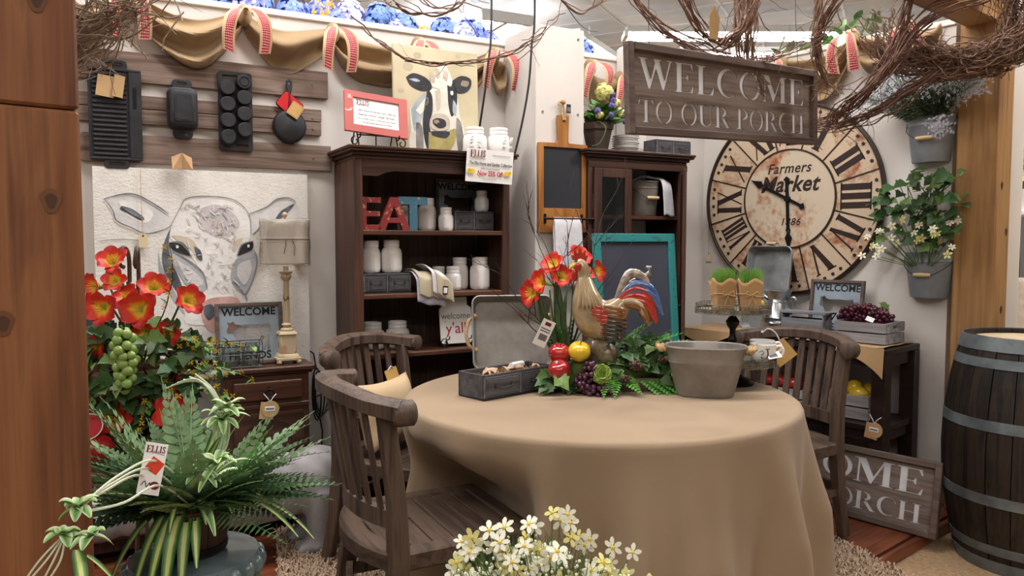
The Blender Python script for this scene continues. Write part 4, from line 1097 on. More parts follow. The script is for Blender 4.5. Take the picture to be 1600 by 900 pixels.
m = MB(); m.grid(lambda u, v: ((.113 + .006 * noise.noise((cos(u * 6.283) * 3, sin(u * 6.283) * 3, v * 3))) * cos(u * 2 * pi), (.113 + .006 * noise.noise((cos(u * 6.283) * 3, sin(u * 6.283) * 3, v * 3))) * sin(u * 2 * pi), .455 + .222 * v), 40, 10); obj('plastic_wrap', m, 'plastic', sh)
m = MB(); m.prism([(-.012, 0), (.012, 0), (.012, .03), (0, .045), (-.012, .03)], -.061, -.059); o = obj('hang_tag', m, 'tagpaper', la, label='small kraft tag tied to the base'); o.matrix_basis = T(-.03, 0, .05, 0, .2, 0)

def cow_poly(sx, sz, ox, oz):
    c = [(.02, .62), (.06, .80), (.03, .90), (.10, .87), (.16, .92), (.20, .84), (.30, .80), (.55, .82), (.80, .80), (.92, .84), (.97, .70), (.985, .40), (.965, .40), (.955, .62), (.93, .55), (.92, .30), (.93, .02), (.87, .02), (.86, .25), (.84, .02), (.79, .02), (.79, .30), (.70, .36), (.60, .30), (.50, .38), (.36, .36), (.35, .02), (.30, .02), (.29, .22), (.27, .02), (.215, .02), (.215, .36), (.16, .50), (.12, .56), (.06, .54)]
    return [(ox + x * sx, oz + z * sz) for x, z in c]
def friends_sign(label, loc, rz, w, h, lean):
    t = thing('friends_sign', label, 'sign', loc, rz); t.rotation_euler = (lean, 0, rz)
    f = .017
    cow = cow_poly(w - .09, h * .55, -(w - .09) / 2, h * .20)
    m = MB(); m.prism(rrect(-w / 2 + f * .6, w / 2 - f * .6, f * .6, h - f * .6, .003), -.006, -.003, holes=[ccw(cow)[::-1]]); obj('metal_plate', m, 'bluemetal', t)
    for a in ((-w / 2, -w / 2 + f, 0, h), (w / 2 - f, w / 2, 0, h), (-w / 2 + f, w / 2 - f, 0, f), (-w / 2 + f, w / 2 - f, h - f, h)):
        m = MB(); m.box(a[0], a[1], -.022, 0, a[2], a[3]); obj('frame_rail', m, 'signframe', t, bev=.002)
    text('WELCOME', h * .175, 'ink', t, (0, -.0066, h * .85), off=.0012, sx=1.0)
    text('FRIENDS', h * .175, 'ink', t, (0, -.0066, h * .135), off=.0012, sx=1.0)
    return t
friends_sign('framed WELCOME FRIENDS cow sign leaning on the cow canvas', LP(-1.405, .10, .783), AL, .30, .285, radians(-6))
wc = thing('wire_caddy', 'wire caddy with three glass jars in front of the framed sign', 'caddy', LP(-1.50, .175, .783), AL)
m = MB()
for z in (.005, .06, .115):
    m.tube([(-.13, -.04, z), (.13, -.04, z), (.13, .04, z), (-.13, .04, z)], .0022, 5, closed=True, sm=False)
for x in (-.13, -.043, .043, .13):
    for y in (-.04, .04): m.tube([(x, y, .004), (x, y, .116)], .002, 5)
for k in range(9):
    x = -.13 + k * .026
    m.tube([(x, -.0405, .005), (min(.13, x + .05), -.0405, .115)], .0006, 4); m.tube([(x, -.0405, .115), (min(.13, x + .05), -.0405, .005)], .0006, 4)
m.tube([(.13, -.02, .115), (.14, -.02, .135), (.14, .02, .135), (.13, .02, .115)], .002, 5)
for y in (-.03, -.01, .01, .03): m.tube([(-.13, y, .004), (.13, y, .004)], .0016, 5)
obj('basket', m, 'wire', wc)['kind'] = 'stuff'
for i, x in enumerate((-.087, 0, .087)):
    m = MB(); m.lathe([(.0005, .008), (.034, .008), (.036, .02), (.036, .085), (.028, .10), (.028, .112), (.025, .112), (.025, .10), (.033, .084), (.033, .014), (.0005, .014)], 20)
    tag(obj('glass_jar', m, 'glass', None, LP(-1.50 + x, .175, .783), AL), ['clear glass jar at the plant end of the wire caddy', 'clear glass jar in the middle of the wire caddy', 'clear glass jar at the lamp end of the wire caddy'][i], 'jar', 'jars in the wire caddy')
def round_tag(label, loc, rz):
    t = thing('round_tag', label, 'tag', loc, rz)
    m = MB(); m.cyl(.038, 0, .003, 28, 0, T(0, -.003, -.06, pi / 2)); m.box(-.036, .026, -.0025, -.001, -.107, -.03, 0, T(0, 0, 0, 0, .15)); obj('disc', m, 'tagpaper', t)
    m = MB(); m.box(-.022, .022, -.0075, -.006, -.068, -.048, 0, T(0, 0, 0, 0, .05)); obj('sticker', m, 'label', t)
    m = MB(); m.box(-.018, .018, -.0082, -.0075, -.062, -.054, 0, T(0, 0, 0, 0, .05)); obj('print', m, 'greyink', t)
    m = MB(); m.tube([(-.028, .002, .012), (-.01, -.004, -.012), (0, -.006, -.026), (.012, -.004, -.008), (.028, .002, .006)], .0022, 5); obj('string', m, 'whitecloth', t)
    return t
round_tag('round kraft paper tag hanging from the dresser drawer ring', LP(-1.348, .255, .655), AL)
round_tag('round kraft paper tag tied to the console table leg', RP(.715, .45, .50), AR)
# cord beside the dresser
m = MB(); q = random.Random(2)
for k in range(4):
    pts = [( .02 + .022 * sin(2 * pi * i / 20) * (1 + .25 * k) + .008 * k, -.03 - .01 * k, .13 * cos(2 * pi * i / 20) * (1 - .1 * k)) for i in range(21)]; m.tube(pts, .0038, 6)
m.tube([(.02, -.03, .12), (.01, -.02, .2), (-.03, -.012, .235)], .0038, 6); m.tube([(.03, -.03, -.10), (.045, -.03, -.19), (.04, -.03, -.26)], .0038, 6); m.box(.028, .052, -.045, -.02, -.31, -.26)
m.tube([(.0, -.05, -.01), (.03, -.055, .0), (.06, -.05, .02)], .005, 6)
o = obj('power_cord', m, 'cable', None, LP(-1.105, .01, .60), AL); tag(o, 'coiled black power cord hanging on the wall beside the dresser', 'cord')

# ------------------------------------------------------------------ jars
def jar_mb(r, h):
    k = r; b = h - .030
    sqr = lambda a: 1 + .05 * cos(4 * a)
    m = MB(); prof = [(.0005, 0), (k * .78, 0), (k * .93, .006), (k, .02), (k, b * .72), (k * .93, b * .86), (k * .72, b * .97), (k * .68, b), (.0005, b)]
    n = 32; vs = []; fs = []
    for i, (rr, z) in enumerate(prof):
        for j in range(n):
            a = 2 * pi * j / n; s_ = sqr(a) if 1 < i < 6 else 1; vs.append((rr * s_ * cos(a), rr * s_ * sin(a), z))
    for i in range(len(prof) - 1):
        for j in range(n): fs.append((i * n + j, i * n + (j + 1) % n, (i + 1) * n + (j + 1) % n, (i + 1) * n + j))
    m.add(vs, fs, 0, True)
    l = MB(); q_ = k * .80; l.lathe([(q_ * .9, b - .004), (q_, b - .002), (q_, b + .008), (q_ * .97, b + .010), (q_ * .97, b + .014), (q_, b + .016), (q_, b + .026), (q_ * .95, b + .030), (q_ * .86, b + .030), (q_ * .84, b + .012), (.0005, b + .010)], 32)
    e = MB()
    for i in range(6):
        z = b * (.2 + .1 * i); e.box(-k * .3, k * .3, -k * .99 - .0014, -k * .93, z, z + .0035)
    e.box(k * .22, k * .25, -k * .99 - .0012, -k * .93, b * .18, b * .75)
    return m, l, e
JC = {}
def jar(label, loc, r, h, rz=0, group='white mason jars', emb=True):
    t = thing('mason_jar', label, 'jar', loc, rz, group)
    key = (r, h)
    if key not in JC: a, b, e = jar_mb(r, h); JC[key] = (a.mesh('body', 'ceram'), b.mesh('screw_band', 'ceram'), e.mesh('measure_marks', 'ceram'))
    put('body', JC[key][0], t); put('screw_band', JC[key][1], t)
    if emb: put('measure_marks', JC[key][2], t)
    return t
JT = [('white jar on the bookcase top, next to the painted cow on plywood', -.325, .265, BT, .058, .135, 'top'), ('white jar on the bookcase top, nearest the white column', -.190, .265, BT, .060, .140, 'top')]
S1, S2, S3 = 1.405, 1.105, .822
JT += [('white jar standing behind the blue T letter', -.655, .16, S1, .044, .125, 's1'), ('tall white jar between the T and the smaller jar', -.548, .17, S1, .046, .165, 's1'), ('small white jar in front, beside the upper drawer box', -.472, .235, S1, .037, .118, 's1'),
       ('small white jar standing on top of the upper drawer box', -.256, .20, S1 + .102, .036, .108, 's1'),
       ('white jar on the lower drawer box, against the bookcase side', -.863, .235, S2 + .097, .047, .155, 's2'), ('white jar on the lower drawer box, next to the folded towels', -.760, .235, S2 + .097, .049, .158, 's2'),
       ('small white jar tucked right behind the folded towels', -.478, .15, S2, .04, .12, 's2'), ('small white jar in front of the tall jars on the middle shelf', -.430, .225, S2, .043, .122, 's2'),
       ('tall white jar behind the small jar on the middle shelf', -.362, .155, S2, .046, .165, 's2'), ('tall white jar foremost of the trio on the middle shelf', -.285, .235, S2, .049, .165, 's2'), ('tall white jar at the back by the bookcase end, middle shelf', -.232, .14, S2, .046, .166, 's2'),
       ('white jar low in the bookcase behind the pillow chair, nearer the wall panel', -.84, .17, S3, .058, .135, 's3'), ('white jar low in the bookcase behind the pillow chair, nearer the plaque', -.71, .17, S3, .058, .135, 's3')]
GN = {'top': 'white jars on the bookcase top', 's1': 'white jars on the upper shelf', 's2': 'white jars on the middle shelf', 's3': 'white jars on the lower shelf'}
for lb, s_, of, z, r, h, g_ in JT:
    t = jar(lb, LP(s_, of, z), r, h, AL + random.Random(lb).uniform(-.5, .5), GN[g_], g_ != 'top')
    if g_ == 'top':
        text('Ball', .05, 'ceram', t, (0, -r * 1.0, h * .52), ext=.0025, shear=.3, name='embossing'); text('MASON', .02, 'ceram', t, (0, -r * 1.0, h * .28), ext=.0025, name='embossing')

# ------------------------------------------------------------------ drawer boxes
def drawer_box(label, loc, rz, w, d, h, n, open_top=False, group=None):
    t = thing('drawer_box', label, 'box', loc, rz, group)
    m = MB(); e = .008
    m.box(-w / 2, -w / 2 + e, -d / 2, d / 2, 0, h); m.box(w / 2 - e, w / 2, -d / 2, d / 2, 0, h); m.box(-w / 2, w / 2, d / 2 - e, d / 2, 0, h); m.box(-w / 2, w / 2, -d / 2, d / 2, 0, e)
    if not open_top: m.box(-w / 2, w / 2, -d / 2, d / 2, h - e, h)
    else: m.box(-w / 2, w / 2, -d / 2, -d / 2 + e, 0, h)
    obj('case', m, 'dbox', t, bev=.0015)
    m = MB(); cw = w / n
    for k in range(n + 1): x = -w / 2 + k * cw; x0 = max(-w / 2, x - e / 2); m.box(x0, min(w / 2, x0 + e), -d / 2 - .002, -d / 2 + e, e, h - e)
    obj('divider', m, 'dboxedge', t)['kind'] = 'stuff'
    for k in range(n):
        x = -w / 2 + (k + .5) * cw; a = cw / 2 - .007
        m = MB(); m.box(x - a, x + a, -d / 2 - .004, -d / 2 + e, .01, h - .01); m.box(x - a + .008, x + a - .008, -d / 2 - .006, -d / 2 - .004, .018, h - .018)
        o = obj('drawer_front', m, 'dbox', t, bev=.0015)
        m = MB(); hw = cw * .22; z = h * .5
        m.tube([(x - hw, -d / 2 - .006, z + .004), (x - hw * .9, -d / 2 - .016, z), (x - hw * .5, -d / 2 - .019, z - .005), (x + hw * .5, -d / 2 - .019, z - .005), (x + hw * .9, -d / 2 - .016, z), (x + hw, -d / 2 - .006, z + .004)], .0022, 6)
        for s in (-1, 1): m.box(x + s * hw - .004, x + s * hw + .004, -d / 2 - .008, -d / 2 - .005, z - .006, z + .012)
        obj('pull', m, 'wire', o)
    return t
drawer_box('grey drawer box on the upper bookcase shelf, under a small jar', LP(-.33, .20, S1), AL, .215, .13, .10, 2, group='grey drawer boxes')
drawer_box('grey drawer box on the middle bookcase shelf, under two jars', LP(-.802, .225, S2), AL, .235, .14, .095, 2, group='grey drawer boxes')
drawer_box('grey glass-fronted drawer box on top of the china cabinet', LP(.925, .24, CT), AL, .25, .12, .095, 2, group='grey drawer boxes')
tb = drawer_box('grey open-topped drawer box full of shells on the tan tablecloth', (-.018, 2.995, TZ + .002), radians(43), .375, .15, .095, 2, True, 'grey drawer boxes')
q = random.Random(9); m = MB()
for i in range(240):
    a = q.uniform(0, 6.28); x, y = q.uniform(-.16, .16), q.uniform(-.055, .055); l = q.uniform(.015, .04); m.tube([(x, y, .055 + q.random() * .02), (x + cos(a) * l * .5, y + sin(a) * l * .5, .07 + q.random() * .02), (max(-.172, min(.172, x + cos(a) * l)), max(-.063, min(.063, y + sin(a) * l)), .06 + q.random() * .02)], .0007, 3)
m.box(-.175, .175, -.066, .066, .05, .056)
o = obj('straw_filling', m, 'straw', tb); o['kind'] = 'stuff'
def shell_mb():
    m = MB(); m.grid(lambda u, v: ((.042 * (1 - v * .15) * v ** .7 + .0) * cos((u - .5) * 2.3), .042 * v ** .7 * sin((u - .5) * 2.3), .018 * sin(pi * min(1, v * .9 + .05)) * (1 + .09 * cos(u * 40))), 24, 8); m.grid(lambda u, v: (.042 * v ** .7 * cos((u - .5) * 2.3), .042 * v ** .7 * sin((u - .5) * 2.3), -.003), 12, 2); return m.mesh('sea_shell', 'shell')
SM = shell_mb()
for i, (x, y, a, ry) in enumerate(((-.13, .0, .4, .3), (-.08, -.02, 2.4, -.2), (-.045, .03, 4.0, .3), (.0, .0, 1.2, .2), (.045, .01, 5.2, -.3), (.13, .0, .3, .2))):
    c_, s_ = cos(radians(42)), sin(radians(42)); o = put('sea_shell', SM, None, T(-.018 + x * c_ - y * s_, 2.995 + x * s_ + y * c_, TZ + .083, 0, ry, a)); tag(o, 'pinkish sea shell lying on straw in the open drawer box', 'shell', 'shells in the open drawer box')
m = MB(); m.lathe([(.0005, -.035), (.012, -.035), (.012, .035), (.0005, .035)], 14, 0, T(0, 0, 0, 0, pi / 2)); o = obj('label_roll', m, 'label', None, (-.018 + .05 * .743, 2.995 + .05 * .669, TZ + .104), radians(50)); tag(o, 'white price label wrapped on a shell in the open box', 'label')

# ------------------------------------------------------------------ bookcase things
BA = .02
pcb = thing('cow_plywood', 'cream plywood painting of a black and white cow on the bookcase', 'painting', LP(-.50, .185, BT), AL); pcb.rotation_euler = (radians(-2), 0, AL)
m = MB(); m.box(-.228, .228, -.018, 0, 0, .525); obj('panel', m, 'ply', pcb, bev=.002)
PD.clear()
for k, c, c2 in (('blk', '1b1b22', '2e2e38'), ('wht', 'e0dcd2', 'cfc8bc'), ('blu', '8f9aa3', 'adb5ba'), ('gry', '6a6866', '8a8580'), ('olv', '8d8148', 'a89a5e'), ('brn', '7e6e5c', '9a8b78'), ('mus', 'b0a393', 'c4b8a8')): paint[k] = plain('oil_' + k, c, c2, .5, scale=18, bump=.3, bscale=60)
def cv(x, y): return (-.228 + (x - 20) * .456 / 520., .525 - (y - 10) * .525 / 615.)
pp([(115, 370), (190, 300), (230, 270), (300, 200), (380, 200), (410, 290), (420, 390), (445, 470), (440, 620), (130, 620), (120, 480)], 'wht', 1)
pp([(120, 370), (200, 280), (230, 340), (190, 420), (140, 500)], 'blu', 2); pp([(150, 380), (215, 300), (225, 330), (180, 400)], 'wht', 3)
pp([(95, 195), (140, 168), (210, 185), (245, 220), (240, 255), (180, 265), (120, 240)], 'blk', 3); pp([(375, 190), (430, 155), (490, 165), (495, 210), (460, 250), (400, 255)], 'blk', 3)
pp([(110, 205), (150, 198), (180, 210), (150, 216)], 'blu', 4); pp([(440, 180), (480, 185), (470, 215), (430, 210)], 'brn', 4)
pp([(225, 250), (250, 290), (250, 380), (230, 450), (240, 520), (215, 600), (190, 480), (200, 360), (215, 290)], 'blk', 3)
pp([(345, 210), (385, 205), (405, 260), (400, 340), (370, 400), (350, 330)], 'blk', 3); pp([(275, 250), (340, 230), (345, 330), (335, 400), (270, 400), (262, 320)], 'wht', 3)
pp([(270, 260), (300, 250), (300, 350), (275, 370)], 'mus', 4); pp([(240, 200), (300, 100), (340, 110), (370, 180), (330, 230), (260, 240)], 'wht', 4)
for x, y in ((245, 150), (275, 120), (300, 90), (325, 130), (350, 160), (300, 150)): pp([(x, y), (x + 25, y + 20), (x + 18, y + 65), (x - 5, y + 50)], 'mus' if x % 2 else 'wht', 5)
pp([(232, 430), (260, 395), (320, 390), (355, 420), (350, 470), (300, 490), (245, 480)], 'mus', 5); pp([(250, 430), (280, 415), (325, 425), (330, 460), (290, 475), (255, 455)], 'blk', 6); pp([(255, 432), (280, 425), (290, 440), (265, 450)], 'brn', 7)
pp([(355, 225), (385, 220), (390, 275), (365, 285)], 'blk', 5); pp([(362, 252), (378, 250), (378, 272), (364, 272)], 'wht', 7); pp([(215, 275), (235, 270), (240, 300), (222, 300)], 'blk', 5)
pp([(225, 500), (300, 510), (390, 470), (380, 560), (320, 620), (230, 620)], 'olv', 4); pp([(240, 495), (350, 490), (330, 530), (250, 520)], 'blk', 5)
pp([(400, 400), (430, 440), (440, 560), (410, 610), (395, 500)], 'gry', 3); pp([(380, 300), (400, 330), (395, 390), (375, 370)], 'blu', 4); pp([(150, 450), (185, 470), (190, 610), (150, 610)], 'gry', 2)
paint_out(pcb, -.0182)
for x, z, r in ((-.15, .42, .02), (.18, .47, .014), (-.19, .30, .012), (.12, .50, .01), (-.10, .48, .016)):
    m = MB(); m.prism([(x + r * cos(a) * 1.4, z + r * sin(a)) for a in [2 * pi * i / 14 for i in range(14)]], -.0185, -.018, back=False); obj('knot', m, 'natcloth', pcb)

def easel(parent, w, zb, yb, sc=1.0):
    m = MB()
    for s in (-1, 1):
        x = s * w
        m.tube([(x, yb - .035, 0), (x, yb - .03, .02), (x, yb, zb + .03)], .0035 * sc, 6); m.tube([(x, yb, zb + .1), (x, yb + .07, .0)], .003 * sc, 6)
        sp = [(x + s * (.02 + .022 * sin(t) * (1 - t / 9)), yb - .04, .025 + .022 * cos(t) * (1 - t / 9)) for t in [i * .45 for i in range(14)]]
        m.tube(sp, .0032 * sc, 6); m.tube([(x, yb - .03, .04), (x, yb - .055, .045), (x, yb - .058, .06)], .0035 * sc, 6)
    m.tube([(-w, yb - .004, zb + .01), (w, yb - .004, zb + .01)], .0035 * sc, 6); m.tube([(0, yb, zb + .01), (0, yb + .0, 0)], .003, 6)
    return obj('easel', m, 'black', parent, label='black scrolled wire easel')
ce_ = thing('framed_notice', 'coral red framed shop notice on a black scrolled easel, bookcase top', 'frame', LP(-.845, .275, BT), AL + radians(2))
fr = MB(); hw, hh, zc = .155, .1, .155
fr.prism(rrect(-hw, hw, -hh, hh, .004), -.014, 0, holes=[[(-hw + .042, -hh + .036), (hw - .042, -hh + .036), (hw - .042, hh - .03), (-hw + .042, hh - .03)][::-1]])
RX = T(0, 0, zc, radians(-14), radians(4), 0)
o = obj('frame', fr, 'certred', ce_, bev=.002); o.matrix_basis = RX
m = MB(); m.box(-hw + .042, hw - .042, -.006, -.004, -hh + .036, hh - .03); m.box(-hw + .04, hw - .04, -.0045, -.002, -hh + .034, hh - .028, 1); sh = obj('sheet', m, ['white', 'ink'], ce_); sh.matrix_basis = RX
def ellis(x0, x1, z0, h, y, parent):
    o_ = prints(serif('E', x0, x0 + (x1 - x0) * .26, z0, h * 1.12) + serif('LLIS', x0 + (x1 - x0) * .27, x1, z0 + h * .12, h), y, 'maroon', parent)
    m_ = MB(); m_.prism(ccw(stroke(smoothline([(x0 + .01, z0 - h * .12), ((x0 + x1) / 2, z0 + h * .0), (x1, z0 - h * .2)], 5), h * .06)), y - .0006, y, back=False); obj('underline', m_, 'maroon', parent); return o_
ellis(-.095, -.035, .038, .022, -.0063, sh)
text('Ellis Home & Garden Now Offering', .0125, 'greyink', sh, (.005, -.0065, .012))
text('Seasonal Interior Design Services', .0145, 'greyink', sh, (.0, -.0065, -.008), shear=.4, sx=.92); text('Let us bring a touch of Ellis into your home', .011, 'greyink', sh, (0, -.0065, -.028), shear=.4, sx=.95); text('All associates please ask for Kellen', .011, 'greyink', sh, (.005, -.0065, -.045), shear=.4, sx=.95)
easel(ce_, .095, .05, .0)
# sale sheet taped to the cornice
ss = thing('sale_sheet', 'white printed sale sheet taped to the bookcase cornice', 'sheet', LP(-.307, .40, 1.72), AL); ss.rotation_euler = (radians(2), radians(2.2), AL)
m = MB(); m.grid(lambda u, v: (-.128 + .256 * u, -.004 * sin(u * 3.1) + .004 * (1 - v), -.08 + .16 * v), 10, 4); obj('paper', m, 'white', ss)
ellis(-.11, -.03, .038, .032, -.0055, ss)
text('The Ellis Home and Garden Collection', .0225, 'ink', ss, (.002, -.0062, .010), sx=.66, off=.0003); text('Indoor Accent Furniture', .013, 'greyink', ss, (.0, -.006, -.012), sx=.8); text('Now 25% Off', .034, 'redink', ss, (.0, -.0062, -.037), sx=.72, off=.0006); text('Not valid with other offers', .007, 'greyink', ss, (0, -.005, -.063)); text('Visit us at our home and garden store', .008, 'greyink', ss, (.06, -.0058, .055), sx=.8)
for x, s in ((-.098, 1), (.092, -1)):
    pl = arc(x, -.03, .017, .012, 0, 360, 14)[:-1]; prints([pl, arc(x - s * .016, -.026, .010, .010, 0, 360, 12)[:-1]], -.0055, 'yellowink', ss, name='chick_mark')
    prints([arc(x - s * .018, -.024, .0015, .0015, 0, 360, 8)[:-1]], -.0065, 'ink', ss, name='dot')
# EAT letters
def letter(nm, label, poly, mat, s_, w, h, holes=()):
    m = MB(); m.prism(ccw([(x * w, z * h) for x, z in poly]), -.012, .012, holes=[ccw([(x * w, z * h) for x, z in hh_])[::-1] for hh_ in holes])
    o = obj(nm, m, mat, None, LP(s_, .29, S1), AL, .0015); tag(o, label, 'letter', 'letters spelling EAT'); return o
letter('letter_e', 'chipped red wooden letter E, first letter of EAT', [(0, 0), (1, 0), (1, .17), (.33, .17), (.33, .42), (.95, .42), (.95, .58), (.33, .58), (.33, .83), (1, .83), (1, 1), (0, 1)], 'redpaint', -.937, .105, .155)
letter('letter_a', 'chipped red wooden letter A, middle letter of EAT', [(0, 0), (.24, 0), (.32, .22), (.68, .22), (.76, 0), (1, 0), (.62, 1), (.38, 1)], 'redpaint', -.850, .165, .158, [[(.38, .38), (.62, .38), (.5, .72)]])
letter('letter_t', 'chipped blue wooden letter T, last letter of EAT', [(.37, 0), (.65, 0), (.65, .77), (1, .77), (1, 1), (0, 1), (0, .77), (.37, .77)], 'bluepaint', -.746, .150, .162)
friends_sign('framed cow sign inside the bookcase behind the small jar and drawer box', LP(-.315, .035, S1 + .003), AL, .27, .275, radians(-1))
# towels draped on the middle shelf
tw = thing('folded_towels', 'white and natural linen towels folded over the middle shelf edge', 'towel', LP(-.605, .30, S2), AL)
def fold(x0, x1, nm, mat, zt, drop, dy, tilt=0, dsk=.0):
    prof = smoothline([(.10, zt - .006), (.04, zt), (-.01, zt - .004), (-.055 - dy, zt - .03), (-.068 - dy, zt - .06), (-.072 - dy, zt - drop)], 5); n = len(prof) - 1
    def f(u, v):
        k = v * n; i = min(int(k), n - 1); t = k - i; y = prof[i][0] * (1 - t) + prof[i + 1][0] * t; z = prof[i][1] * (1 - t) + prof[i + 1][1] * t
        return (x0 + (x1 - x0) * u + dsk * v, y + .006 * sin(u * 7 + v * 3), z + .005 * sin(u * 9 + 1) + tilt * (u - .5))
    m = MB(); m.grid(f, 16, 30); o_ = obj(nm, m, mat, tw); sol = o_.modifiers.new('thickness', 'SOLIDIFY'); sol.thickness = .005; sol.offset = 1
    return o_
fold(-.095, .07, 'towel', 'lav', .10, .165, .0, -.03, .01); fold(-.088, .03, 'towel', 'natcloth', .118, .14, .012, -.02, .01); tw.scale = (.86, 1, .88)
fold(-.02, .095, 'towel', 'whitecloth', .128, .155, .018, -.05, .02); fold(.0, .098, 'linen_panel', 'natcloth', .118, .15, .032, -.05, .02)
m = MB(); m.box(.045, .075, -.112, -.108, -.002, .045); m.box(.049, .071, -.1125, -.112, .006, .036, 1); o = obj('price_tag', m, ['ink', 'label'], tw); o.rotation_euler = (0, .1, 0)
# y'all plaque
yp = thing('jar_plaque', "white jar-shaped metal plaque lettered welcome y'all on a small easel", 'plaque', LP(-.43, .27, S3), AL)
pl = arc(.07, .02, .018, .018, -90, 0, 4) + [(.088, .17)] + arc(.07, .17, .018, .018, 0, 60, 3) + [(.064, .195), (.066, .2), (.066, .235), (-.066, .235), (-.066, .2), (-.064, .195)] + arc(-.07, .17, .018, .018, 120, 180, 3) + [(-.088, .02)] + arc(-.07, .02, .018, .018, 180, 270, 4)
m = MB(); m.prism(ccw([(x, z + .015) for x, z in pl]), -.006, 0); o = obj('plate', m, 'ceram', yp, bev=.002); o.rotation_euler = (radians(-8), 0, 0)
text('welcome', .045, 'greyink', o, (0, -.0066, .155), sx=.98); text("y'all", .078, 'redink', o, (0, -.0066, .092), sx=1.0)
easel(yp, .06, .03, .012, .9)

# ------------------------------------------------------------------ column chalkboard, cables
kb = thing('chalkboard_paddle', 'honey oak paddle chalkboard with a towel rod on the white column', 'chalkboard', LP(.132, .358, 1.40), AL)
m = MB(); m.prism([(-.148, 0), (.148, 0), (.148, .46), (.035, .463), (.03, .475), (.034, .605), (-.034, .605), (-.03, .475), (-.035, .463), (-.148, .46)], -.018, 0, holes=[[(-.118, .125), (.118, .125), (.118, .44), (-.118, .44)][::-1], [(x, .58 + z) for x, z in ring_hole(.008)][::-1]]); obj('board', m, 'honey', kb, bev=.003)
m = MB(); m.box(-.12, .12, -.008, -.002, .123, .442); obj('slate', m, 'slateb', kb)
m = MB(); m.tube([(-.125, -.05, .07), (.16, -.05, .07)], .006, 10); m.ball((.163, -.05, .07), .009, 10, 6); m.ball((-.128, -.05, .07), .009, 10, 6)
for x in (-.112, .112): m.box(x - .006, x + .006, -.024, -.018, .045, .095); m.tube([(x, -.02, .07), (x, -.05, .07)], .005, 8)
obj('towel_rod', m, 'black', kb)
m = MB(); m.tube([(-.004, -.022, .58), (-.006, -.014, .63), (.0, -.008, .672), (.008, -.014, .63), (.006, -.022, .58)], .005, 6); m.ball((0, -.012, .675), (.016, .012, .014), 10, 6); m.tube([(0, -.012, .675), (-.03, -.02, .672), (-.035, -.02, .655)], .005, 6); obj('rope_loop', m, 'rope', kb)
m = MB(); m.box(.02, .045, -.016, -.013, .62, .665, 0, T(.0, 0, 0, 0, 0, 0)); m.box(.023, .042, -.0165, -.016, .628, .65, 1); obj('black_tag', m, ['ink', 'greyink'], kb)
tw2 = thing('hand_towel', 'plain white towel hanging from the chalkboard rod', 'towel', LP(.135, .358, 1.40), AL)
def tf(u, v):
    a = v * 2 - 1; z = .077 - .36 * abs(a) if abs(a) > .05 else .077; 
    return (-.078 + .165 * u + .004 * sin(v * 9), -.05 + (.009 if a > 0 else -.009) * min(1, abs(a) * 12) - .012 * abs(a) * sin(u * 8) - .002, z)
m = MB(); m.grid(tf, 16, 40); o = obj('cloth', m, 'whitecloth', tw2); sol = o.modifiers.new('thickness', 'SOLIDIFY'); sol.thickness = .003
def cable(label, pts):
    m = MB(); m.tube(smoothline(pts, 8), .0055, 8); tag(obj('hanging_cable', m, 'cable'), label, 'cable', None)
cable('thin black cable hanging straight down in front of the plywood cow', [(-.12, 4.05, CEIL), (-.105, 4.03, 2.6), (-.125, 4.02, 2.25), (-.165, 4.04, 1.97), (-.19, 4.06, 1.84)])
cable('black cable running down the near edge of the white column', [(.10, 3.955, CEIL), (.115, 3.95, 2.6), (.10, 3.95, 2.35), (.085, 3.95, 2.15), (.05, 3.95, 1.95), (-.005, 3.95, 1.72), (-.025, 4.0, 1.62)])

# ------------------------------------------------------------------ cabinet things
pt = []
for k in range(6):
    m = MB(); r = .076 - .002 * (k % 2); m.lathe([(.0005, .004), (.04, .004), (.045, 0), (.05, .002), (r, .013), (r, .0155), (.05, .006), (.0005, .007)], 32, 0)
    m.lathe([(r - .002, .0132), (r + .0012, .0133), (r + .0012, .0148), (r - .002, .0150)], 32, 1)
    tag(obj('plate', m, ['ceram', 'stem'], None, LP(.64 + .002 * (k % 3), .22, CT + .0135 * k + .026), AL + k), ['white dark-rimmed plate next above the bowl in the cabinet-top stack', 'second white plate above the bowl in the cabinet-top stack', 'third white plate above the bowl in the cabinet-top stack', 'fourth white plate above the bowl in the cabinet-top stack', 'white plate second from the top of the cabinet-top stack', 'topmost white plate of the stack on the china cabinet'][k], 'plate', 'plates stacked on the cabinet')
m = MB(); m.lathe([(.0005, 0), (.03, 0), (.05, .008), (.07, .026), (.068, .027), (.048, .011), (.0005, .006)], 32); tag(obj('bowl', m, 'ceram', None, LP(.64, .22, CT), AL), 'white bowl at the bottom of the plate stack on the cabinet', 'bowl')
